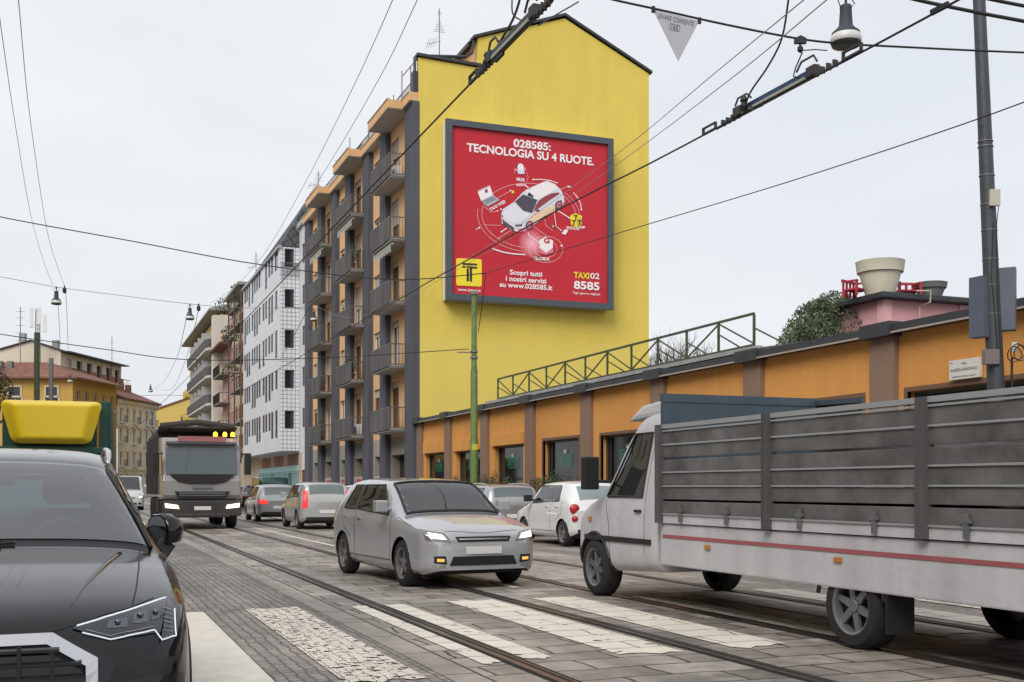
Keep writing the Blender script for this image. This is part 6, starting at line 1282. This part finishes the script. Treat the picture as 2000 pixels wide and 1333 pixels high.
# surveyed front details, laid on the body surface
bvh_o = [c for c in suv.children if c.name.startswith('body')][0]; MW = Matrix.Translation((SX, SY, 0)) @ Matrix.Rotation(DN, 4, 'Z'); bm_ = bmesh.new(); bm_.from_mesh(bvh_o.data); bvh = BVHTree.FromBMesh(bm_); MI_ = MW.inverted()
def hit(px, py, off=.004):
    o_ = MI_ @ Vector((0, 0, H)); d_ = (MI_.to_3x3() @ ray(px, py)).normalized(); p, nn, _, _ = bvh.ray_cast(o_, d_, 30)
    if p is None: return None
    if nn.dot(d_) > 0: nn = -nn
    return p + nn * off
def patch(m, q, off=.004, n=14, k=8):
    a, b, c, d = q; ok = {}
    for i in range(n + 1):
        for j in range(k + 1):
            u, v = i / n, j / k; px = (a[0] * (1 - u) + b[0] * u) * (1 - v) + (d[0] * (1 - u) + c[0] * u) * v; py = (a[1] * (1 - u) + b[1] * u) * (1 - v) + (d[1] * (1 - u) + c[1] * u) * v
            p = hit(px, py, off)
            if p is not None: ok[i, j] = p
    for i in range(n):
        for j in range(k):
            if all(t in ok for t in ((i, j), (i + 1, j), (i + 1, j + 1), (i, j + 1))): m.poly([ok[i, j], ok[i + 1, j], ok[i + 1, j + 1], ok[i, j + 1]])
def hline(m, pts, r, off=.004, n=10):
    P_ = []
    for (x0, y0), (x1, y1) in zip(pts, pts[1:]):
        for i in range(n): p = hit(x0 + (x1 - x0) * i / n, y0 + (y1 - y0) * i / n, off); P_ += [p] if p is not None else []
    p = hit(*pts[-1], off); P_ += [p] if p is not None else []
    if len(P_) > 2: m.tube(P_, r, 6)
HLD = mat('headlight_glass', (.018, .02, .024), .05, coat=.7, spec=.6); LED = mat('daylight_strip', (.75, .8, .85), .25, emit=.35, ecol=(.8, .9, 1)); HCH2 = mat('headlight_bowl', (.16, .17, .19), .12, metal=.9); HCH = mat('headlight_chrome', (.45, .47, .5), .15, metal=.9)
def mirror_pts(m): return m
m = MB(); patch(m, [(142, 1229), (212, 1252), (250, 1193), (150, 1222)], .008); patch(m, [(212, 1252), (312, 1236), (326, 1168), (250, 1193)], .008); patch(m, [(312, 1256), (344, 1243), (343, 1190), (326, 1168)], .008, 6, 8)
hl = m.build('headlight', HLD, suv, smooth=True)
m = MB(); hline(m, [(150, 1226), (250, 1196), (322, 1171)], .0035, .010); hline(m, [(160, 1238), (215, 1251), (300, 1233), (314, 1252), (340, 1243), (338, 1192)], .0028, .010); m.build('light_strip', LED, hl, smooth=True)
for cx_, cy_, rw_, rh_ in ((228, 1222, 20, 9), (272, 1210, 15, 12), (301, 1203, 8, 12)):
    m = MB(); patch(m, [(cx_ - rw_, cy_ + rh_), (cx_ + rw_, cy_ + rh_ - 4), (cx_ + rw_, cy_ - rh_ - 4), (cx_ - rw_ + 3, cy_ - rh_ + 3)], .010, 8, 6); m.build('reflector', HCH2, hl, smooth=True)
    m = MB(); pc_ = hit(cx_, cy_ - 2, .016)
    if pc_ is not None: m.lathe([(.0, .006), (.008, .005), (.012, .0), (.013, -.006)], pc_, 16, 'x', caps=False); m.build('lens', HCH2, hl, smooth=True)
m = MB()
for k_ in range(6): hline(m, [(317, 1190 + k_ * 9), (334, 1196 + k_ * 8)], .0014, .011, 5)
hline(m, [(168, 1233), (214, 1244), (298, 1227)], .0016, .012); m.build('chrome_ribs', HCH, hl)
# the far-side lamp mirrored for completeness
for nm, src, mt in (('headlight', hl, HLD),):
    me = src.data.copy(); 
    for v in me.vertices: v.co.y = -v.co.y
    o_ = bpy.data.objects.new('headlight', me); sc.collection.objects.link(o_); o_.parent = suv
m = MB(); hline(m, [(273, 1067), (271, 1110), (266, 1150), (258, 1186)], .0035, .0); hline(m, [(10, 1240), (90, 1236), (130, 1226), (200, 1202), (258, 1186), (300, 1168)], .0035, .0); m.build('bonnet_seam', BLK, suv)
m = MB(); patch(m, [(215, 1333), (330, 1318), (338, 1282), (225, 1296)], .003, 10, 5); m.build('air_intake', mat('intake_black', (.01, .01, .01), .5), suv, smooth=True)
# raised bonnet crease
m = MB()
for y0, y1 in ((.40, .62), (-.40, -.62)):
    P_ = [g.P(s, y0 + (y1 - y0) * t, g.top_z(s, y0 + (y1 - y0) * t) - .004) for t, s in [(i / 14, .16 + .92 * i / 14) for i in range(15)]]; m.tube(P_, [.004 + .009 * min(i / 6, 1) for i in range(15)], 8)
m.build('bonnet_crease', BKC, suv, smooth=True)
# roof rails, mirror, wiper, cowl
for sd_ in (1, -1):
    m = MB(); P_ = [g.P(s, sd_ * y, g.top_z(s, y) + dz) for s, y, dz in ((2.28, .595, -.01), (2.36, .60, .03), (2.55, .605, .048), (3.0, .60, .052), (3.6, .59, .05), (3.85, .585, .0))]; m.tube(P_, [.01, .017, .02, .02, .018, .01], 8); m.build('roof_rail', CHR, suv, smooth=True)
    m = MB(); P_ = [g.P(s, sd_ * (y + .006), g.top_z(s, y) + .004) for s, y in ((1.24, .765), (1.5, .705), (1.75, .645), (2.0, .585), (2.2, .585))]; m.tube(P_, .010, 6); m.build('pillar_trim', BLK, suv, smooth=True)
    # folded door mirror: the glass faces the car, the shell bulges outwards and back
    c = g.P(1.86, sd_ * .885, 1.125); ya = R(24) * sd_; prof = [(.11, -.075), (.125, -.01), (.11, .05), (.05, .082), (-.05, .078), (-.105, .045), (-.12, -.02), (-.09, -.07), (0, -.09)]
    def mp_(a, q_, z): return Vector((c.x + a * math.cos(ya) - q_ * math.sin(ya) , c.y + a * math.sin(ya) + q_ * math.cos(ya), c.z + z))
    m = MB(); nP = len(prof)
    for q_, sc_ in ((-.055, .93), (-.045, 1.0), (-.01, 1.0), (.035, .88), (.06, .62), (.066, .3)): m.v += [mp_(a * sc_, sd_ * q_, z * sc_) for a, z in prof]
    for k in range(5):
        for i in range(nP): m.f.append((k * nP + i, k * nP + (i + 1) % nP, (k + 1) * nP + (i + 1) % nP, (k + 1) * nP + i))
    m.f.append(tuple(range(nP))); m.f.append(tuple(5 * nP + i for i in range(nP))); mr = m.build('side_mirror', BKC, suv, smooth=True, angle=50)
    m = MB(); m.bar(mp_(.06, -sd_ * .02, -.07), (c.x + .09, sd_ * .84, .985), .09, .04, (1, 0, 0)); m.build('mirror_foot', BLK, mr, bevel=.008)
    m = MB(); m.poly([mp_(a * .84, -sd_ * .0565, z * .82) for a, z in prof]); m.build('mirror_glass', mat('mirror', (.8, .8, .8), .03, metal=1), mr)
m = MB(); m.tube([g.P(1.20, -.1, g.top_z(1.20, .1) + .008), g.P(1.215, .16, g.top_z(1.215, .16) + .008)], .006, 5); m.bar(g.P(1.225, -.45, g.top_z(1.225, .45) + .01), g.P(1.225, .10, g.top_z(1.225, .10) + .012), .008, .012); m.build('wiper', BLK, suv)
m = MB(); g.topq(m, 1.19, 1.25, .755, .75, off=.0015, n=2, k=24); m.build('cowl', BLK, suv)

# ---------------- dump truck coming down the tram track
DT = root('dump_truck', 'grey dump truck with headlights and amber roof lights coming down the tram track', 'truck', (3.75, 37.2, 0), DN)     # front bumper at local x = 0, body behind
CABM = paint('truck_grey', (.30, .29, .28), .4, .5, 0, .12); CABD = mat('truck_dark', (.045, .042, .04), .75, noise=.3, nscale=2)
m = MB()
def slab(m, prof, y0, y1): m.prism([(x, y0, z) for x, z in prof], (0, y1 - y0, 0))
slab(m, [(-.12, .95), (-.04, 1.1), (-.02, 1.55), (-.10, 1.75), (-.35, 2.72), (-.55, 2.95), (-2.0, 3.0), (-2.0, .95)], -1.22, 1.22); m.build('cab', CABM, DT, bevel=.07)
m = MB()
slab(m, [(-.10, 1.76), (-.32, 2.62), (-.36, 2.62), (-.14, 1.76)], -1.10, 1.10); 
for v in range(len(m.v)): x, y, z = m.v[v]; m.v[v] = (x + .035, y, z)
m.build('windshield', mat('truck_glass', (.05, .07, .075), .06, spec=.9, coat=.6), DT)
m = MB(); m.prism([(.015, -1.0, 1.77), (.015, 1.0, 1.77), (.015, .75, 1.52), (.015, .4, 1.45), (.015, -.4, 1.45), (.015, -.75, 1.52)], (-.12, 0, 0)); m.prism([(.02, -.85, 1.22), (.02, .85, 1.22), (.02, .75, 1.02), (.02, -.75, 1.02)], (-.1, 0, 0)); m.build('grille', BLK, DT, bevel=.015)
m = MB()
for z in (1.07, 1.13, 1.18): m.box(.02, .03, -.72, .72, z, z + .02)
m.box(.0, .02, -.32, .32, 1.32, 1.38); m.build('grille_bars', STL, DT)
m = MB(); m.box(-.25, .08, -1.22, 1.22, .42, .93); m.box(-.05, .12, -.85, .85, .38, .52); m.build('bumper', CABD, DT, bevel=.05)
m = MB(); m.box(.081, .09, -.26, .26, .62, .74); m.build('number_plate', PLT, DT)
for sd_ in (-1, 1):
    m = MB(); m.prism([(.085, sd_ * .72, .66), (.085, sd_ * 1.14, .70), (.085, sd_ * 1.16, .84), (.085, sd_ * .76, .78)], (.02, 0, 0)); m.build('headlight', LON, DT)
    m = MB(); m.box(-.05, .12, sd_ * 1.42 - .1, sd_ * 1.42 + .1, 1.75, 2.45); m.box(-.0, .06, min(sd_ * 1.2, sd_ * 1.4), max(sd_ * 1.2, sd_ * 1.4), 2.4, 2.44); m.build('side_mirror', BLK, DT, bevel=.04)
    m = MB(); m.prism([(-.55, sd_ * 1.225, 1.75), (-1.4, sd_ * 1.225, 1.75), (-1.4, sd_ * 1.225, 2.5), (-.62, sd_ * 1.225, 2.5)], (0, sd_ * .012, 0)); m.build('side_window', CGL, DT)
m = MB(); m.box(-.42, -.12, -1.1, 1.1, 2.73, 2.82); m.build('sun_visor', mat('visor', (.12, .12, .14), .3), DT, bevel=.02)
m = MB(); m.box(-.10, -.08, -.75, .75, 2.82, 2.98); m.build('sign_band', mat('sign_red', (.34, .13, .13), .6), DT)
for y in (.45, .75, 1.0): m = MB(); m.lathe([(.07, 0), (.07, .1), (.04, .14), (0, .15)], (-.4, y, 3.0), 12); m.build('amber_light', LAMB, DT)
m = MB(); slab(m, [(-2.15, 1.1), (-2.15, 3.12), (-1.3, 3.30), (-1.3, 3.36), (-2.2, 3.28), (-7.2, 3.15), (-7.4, 1.1)], -1.25, 1.25)
for i in range(8): x = -2.5 - i * .65; m.box(x - .06, x + .06, -1.32, 1.32, 1.1, 3.05)
m.build('tipper_body', CABD, DT, bevel=.02)
m = MB(); m.tube([(-1.35, -1.2, 3.36), (-1.4, 0, 3.5), (-1.35, 1.2, 3.36)], .10, 8); m.build('tarpaulin_roll', mat('tarp', (.05, .045, .04), .9), DT)
m = MB(); m.box(-7.3, -.3, -.5, .5, .6, 1.1); m.box(-3.6, -2.2, -1.2, -.7, .5, 1.0); m.box(-3.6, -2.2, .7, 1.2, .5, 1.0); m.build('chassis', BLK, DT)
for x in (-1.3, -5.0, -6.35):
    for sd_ in (-1, 1): wheel(DT, x, sd_ * 1.05, .5, .3, sd_, 8, CABD)

# ---------------- green city bus beyond the truck
BS = root('bus', 'green city bus driving away, half hidden behind the dump truck', 'bus', (7.2, 63.5, 0), UP); BG = paint('bus_green', (.03, .11, .045), .4, .5); m = MB(); m.box(0, 11.5, -1.25, 1.25, .35, 3.1); m.build('body', BG, BS, bevel=.12)
m = MB(); m.box(-.012, -.003, -1.05, 1.05, 1.7, 2.55); m.build('rear_window', CGL, BS)
for sd_ in (-1, 1):
    m = MB(); m.box(.4, 11.1, min(sd_ * 1.253, sd_ * 1.265), max(sd_ * 1.253, sd_ * 1.265), 1.45, 2.5); m.build('side_windows', CGL, BS)
    m = MB(); m.box(-.02, -.003, sd_ * 1.06 - .12, sd_ * 1.06 + .12, .72, .88); m.box(-.02, -.003, sd_ * 1.06 - .1, sd_ * 1.06 + .1, 2.6, 2.68); m.build('tail_light', LREDON, BS)
    for x in (2.6, 8.8): wheel(BS, x, sd_ * 1.1, .48, .28, sd_, 8, CABD)
m = MB(); m.box(-.02, -.004, -.9, .9, .45, 1.5); m.build('engine_cover', DKC, BS)
m = MB(); text(m, '62', (-.022, -.12, 2.62), (0, -1, 0), (0, 0, 1), .36, .30, .02); m.build('lettering', WHP, BS)

# ---------------- flatbed truck on the right
FT = root('flatbed_truck', 'white flatbed truck with tall grey slatted sides passing on the right', 'truck', (6.98, 12.3, 0), UP); TW = plaster('truck_white', (.60, .60, .63), .06, .28)      # nose at local x=+.. , built with Shell then moved
fg_ = Shell(2.35, [(0, .92), (.06, 1.06), (.2, 1.14), (.6, 1.27), (.72, 1.33), (1.38, 2.08), (1.55, 2.20), (1.9, 2.25), (2.35, 2.24)], [(0, .80), (.06, .95), (.2, 1.03), (.7, 1.17), (1.2, 1.2), (2.35, 1.2)],
            [(0, .72), (.08, .85), (.3, .95), (.8, .97), (2.35, .97)], [(0, .66), (.08, .78), (.3, .88), (.8, .93), (2.35, .95)], [(0, .5), (.1, .66), (.6, .78), (.75, .80), (1.5, .72), (2.35, .74)], [(0, .36), (.3, .32), (2.35, .4)], crown=.05, nv=34)
bo = fg_.body([(.72, .36)], .42, step=.045).build('cab', TW, FT, smooth=True, angle=38)
X0 = 0.0
for nm, fn_, mt in (('windshield', lambda m: fg_.topq(m, .76, 1.36, .80, .70), CGL), ('side_window', lambda m: fg_.side(m, [(1.02, 1.24), (1.95, 1.24), (1.95, 1.98), (1.5, 1.98)]), CGL), ('headlight', lambda m: fg_.frontq(m, [(.5, .78), (.82, .80), (.84, .98), (.6, .95)], .01), LCLR),
                    ('grille', lambda m: fg_.frontq(m, [(0, .62), (.5, .62), (.5, .88), (0, .88)], .01), BLK), ('bumper', lambda m: fg_.side(m, [(.02, .34), (.33, .34), (.30, .60), (.02, .60)], .012), GRP), ('door_seams', lambda m: (fg_.seam(m, [(.98, 1.2), (1.12, .9), (1.15, .42)]), fg_.seam(m, [(2.03, 2.0), (2.03, .42)])), BLK)):
    m = MB(); fn_(m); (m.split if nm in ('side_window', 'headlight') else m.build)(nm, mt, FT, smooth=nm != 'door_seams')
for sd_ in (1, -1):
    m = MB(); x = 1.175 - 1.05; m.box(x, x + .12, min(sd_ * 1.06, sd_ * 1.26), max(sd_ * 1.06, sd_ * 1.26), 1.32, 1.72); m.box(x + .02, x + .06, min(sd_ * .9, sd_ * 1.08), max(sd_ * .9, sd_ * 1.08), 1.4, 1.44); m.build('side_mirror', BLK, FT, bevel=.03)
for ch_ in list(FT.children): ch_.location.x = -.05
m = MB(); m.prism([(-1.15, -.74, 2.2), (-.35, -.72, 2.2), (.1, -.6, 2.13), (-.25, -.62, 2.36), (-1.15, -.7, 2.42)][:0] or [(.22, -.62, 2.16), (-.2, -.62, 2.34), (-.75, -.62, 2.38), (-.75, -.62, 2.2)], (0, 1.24, 0)); m.build('roof_deflector', TW, FT, bevel=.05)
BED = -1.35; BL = 6.2; SLW = mat('alu_slats', (.16, .155, .155), .5, metal=.3, noise=.45, nscale=2.2); LGT = mat('alu_edge', (.42, .44, .46), .4, metal=.4)
m = MB(); m.box(BED - BL, BED, -1.02, 1.02, .96, 1.06); m.build('bed_floor', TW, FT)
for sd_ in (-1, 1):
    m = MB()
    for k in range(6):
        z = 1.07 + k * .15; y = sd_ * 1.02; m.box(BED - BL, BED, min(y, y - sd_ * .03), max(y, y - sd_ * .03), z, z + .128)
    m.build('side_board', SLW, FT, bevel=.006)
    m = MB()
    for k in (0, 2, 3, 5, 6): z = 1.052 + k * .15; y = sd_ * 1.022; m.box(BED - BL, BED, min(y, y + sd_ * .012), max(y, y + sd_ * .012), z, z + .018)
    m.box(BED - BL, BED, sd_ * 1.0 - .04, sd_ * 1.0 + .04, 1.985, 2.03); m.build('edge_rail', LGT, FT)
    m = MB()
    for x in (BED - .04, BED - 2.1, BED - 4.15, BED - BL + .04): m.box(x - .05, x + .05, sd_ * 1.02 - .05, sd_ * 1.02 + .05, .96, 2.03)
    m.split('stake', GRP, FT)
    m = MB(); y = sd_ * 1.0; m.box(BED - BL + .02, BED + .0, min(y, y - sd_ * .05), max(y, y - sd_ * .05), .50, .95); sk = m.build('side_skirt', TW, FT, bevel=.015)
    m = MB(); y2 = sd_ * 1.003; m.box(BED - BL + .05, BED - .05, min(y2, y2 + sd_ * .004), max(y2, y2 + sd_ * .004), .80, .835); m.build('red_stripe', mat('stripe_red', (.36, .10, .11), .5), sk)
    wheel(FT, 1.175 - .77, sd_ * .86, .36, .24, sd_, 6, STL); wheel(FT, 1.175 - 5.75, sd_ * .84, .36, .28, sd_, 6, STL)
for sd_ in (1, -1):
    m = MB(); P_ = [fg_.P(s_, sd_ * (fg_.side_y(s_, z_) + .012), z_) + Vector((-.05, 0, 0)) for s_, z_ in ((1.02, 1.24), (1.95, 1.24), (1.95, 1.98), (1.5, 1.98), (1.02, 1.24))]; m.tube(P_, .014, 5)
    y = sd_ * (fg_.side_y(1.85, 1.08) + .01); m.box(-.05 + 1.175 - 1.95, -.05 + 1.175 - 1.80, y - .015, y + .015, 1.06, 1.09); y = sd_ * (fg_.side_y(.95, .92) + .006); m.box(-.05 + 1.175 - 2.2, -.05 + 1.175 - .45, y - .012, y + .012, .70, .76); m.build('side_trim', BLK, FT)
    m = MB(); xr = 1.175 - .77; m.tube([(xr + .43 * math.cos(a), sd_ * (fg_.side_y(max(.02, .72 - .43 * math.cos(a)), .36 + .43 * math.sin(a)) + .004), .36 + .43 * math.sin(a)) for a in [R(-5 + 190 * i / 16) for i in range(17)]], .022, 5); m.build('arch_trim', BLK, FT)
    y = sd_ * (fg_.side_y(.62, .95) + .004); MB().box(.50, .58, y - .012, y + .012, .93, .98).build('indicator', mat('marker_amber', (.5, .2, .03), .3), FT)
m = MB(); m.box(BED - .06, BED, -1.0, 1.0, 1.06, 2.28); m.bar((BED + .1, -1.0, 2.33), (BED - .9, -1.0, 2.30), .05, .05); m.bar((BED - .03, -1.0, 2.33), (BED - .03, 1.0, 2.33), .08, .09); m.build('headboard', mat('rack_blue', (.05, .075, .10), .5, noise=.2), FT)
for sd_ in (1, -1):
    m = MB(); xr = 1.175 - 5.75; m.tube([(xr + .44 * math.cos(a), sd_ * .98, .36 + .44 * math.sin(a)) for a in [R(10 + 160 * i / 14) for i in range(15)]], .02, 5); m.box(xr - .47, xr - .45, min(sd_ * .72, sd_ * .99), max(sd_ * .72, sd_ * .99), .18, .5); m.build('mudguard', BLK, FT)
    m = MB()
    for x in (BED - .5, BED - 1.4, BED - 2.6, BED - 3.6, BED - 4.6, BED - 5.6):
        y = sd_ * 1.03; m.box(x - .025, x + .025, min(y, y + sd_ * .02), max(y, y + sd_ * .02), .98, 1.16); m.box(x - .05, x + .05, min(y, y + sd_ * .025), max(y, y + sd_ * .025), 1.09, 1.12)
    m.split('hinge', STL, FT)
    m = MB()
    for x in (BED - 1.0, BED - 3.1, BED - 5.2): y = sd_ * 1.006; m.box(x - .05, x + .05, min(y, y + sd_ * .012), max(y, y + sd_ * .012), .72, .76)
    m.split('marker_light', mat('marker_amber', (.5, .2, .03), .3), FT)
m = MB(); m.box(BED - BL, BED - BL + .04, -1.0, 1.0, 1.07, 1.95); m.build('tailgate', SLW, FT)
m = MB(); m.box(BED - BL + .2, 1.0, -.42, .42, .42, .90); m.box(-3.2, -2.2, -.95, -.5, .42, .9); m.build('chassis', BLK, FT)
m = MB(); LD = random.Random(4)
m.grid(lambda u, v: (BED - .1 - (BL - .2) * u, -.96 + 1.92 * v, 1.5 + .22 * math.sin(u * 9) * math.sin(v * 5 + 1) + .12 * math.sin(u * 23 + v * 11)), 40, 14); m.build('load', mat('dark_load', (.05, .048, .045), .9, noise=.4), FT)

# ------------------------------------------------------------------ houses on the near side of the street (out of view, added for reflections; heights and pale walls set for bounce light)
OP = [(-60, -22, 13.5, (.6, .54, .45)), (-21.9, 14, 14.5, (.58, .45, .33)), (14.1, 44, 13.5, (.6, .58, .52)), (44.1, 82, 15.0, (.6, .52, .36))]
for k, (ya, yb, hh, c_) in enumerate(OP):
    b = root('unseen_building', ('plain beige', 'tall brown', 'pale grey', 'sand coloured')[k] + ' town building out of view on the near side of the street, added for reflections', 'building', (-10.5, ya, 0), R(90))
    hs = [(x, x + 1.2, z, z + 1.9) for x in np.arange(1.5, yb - ya - 2, 3.4) for z in np.arange(4.6, hh - 2.4, 3.2)] + [(x, x + 2.2, .1, 2.9) for x in np.arange(1.3, yb - ya - 3, 3.6)]
    m = MB(); m.holed(0, yb - ya, 0, hh, hs, 0, .2); m.box(0, yb - ya, 10, 10.3, 0, hh); m.box(-.01, .25, .01, 10, 0, hh); m.box(yb - ya - .25, yb - ya + .01, .01, 10, 0, hh); m.build('wall', plaster('town%d' % k, c_), b)
    m = MB(); m.prism([(-.3, -.6, hh), (-.3, 5, hh + 2.4), (-.3, 10.6, hh)], (yb - ya + .6, 0, 0)); m.build('roof', ROF, b)
    for h in hs: window(b, *h, .18, frame=FRM, glass=DKG, mull=1)
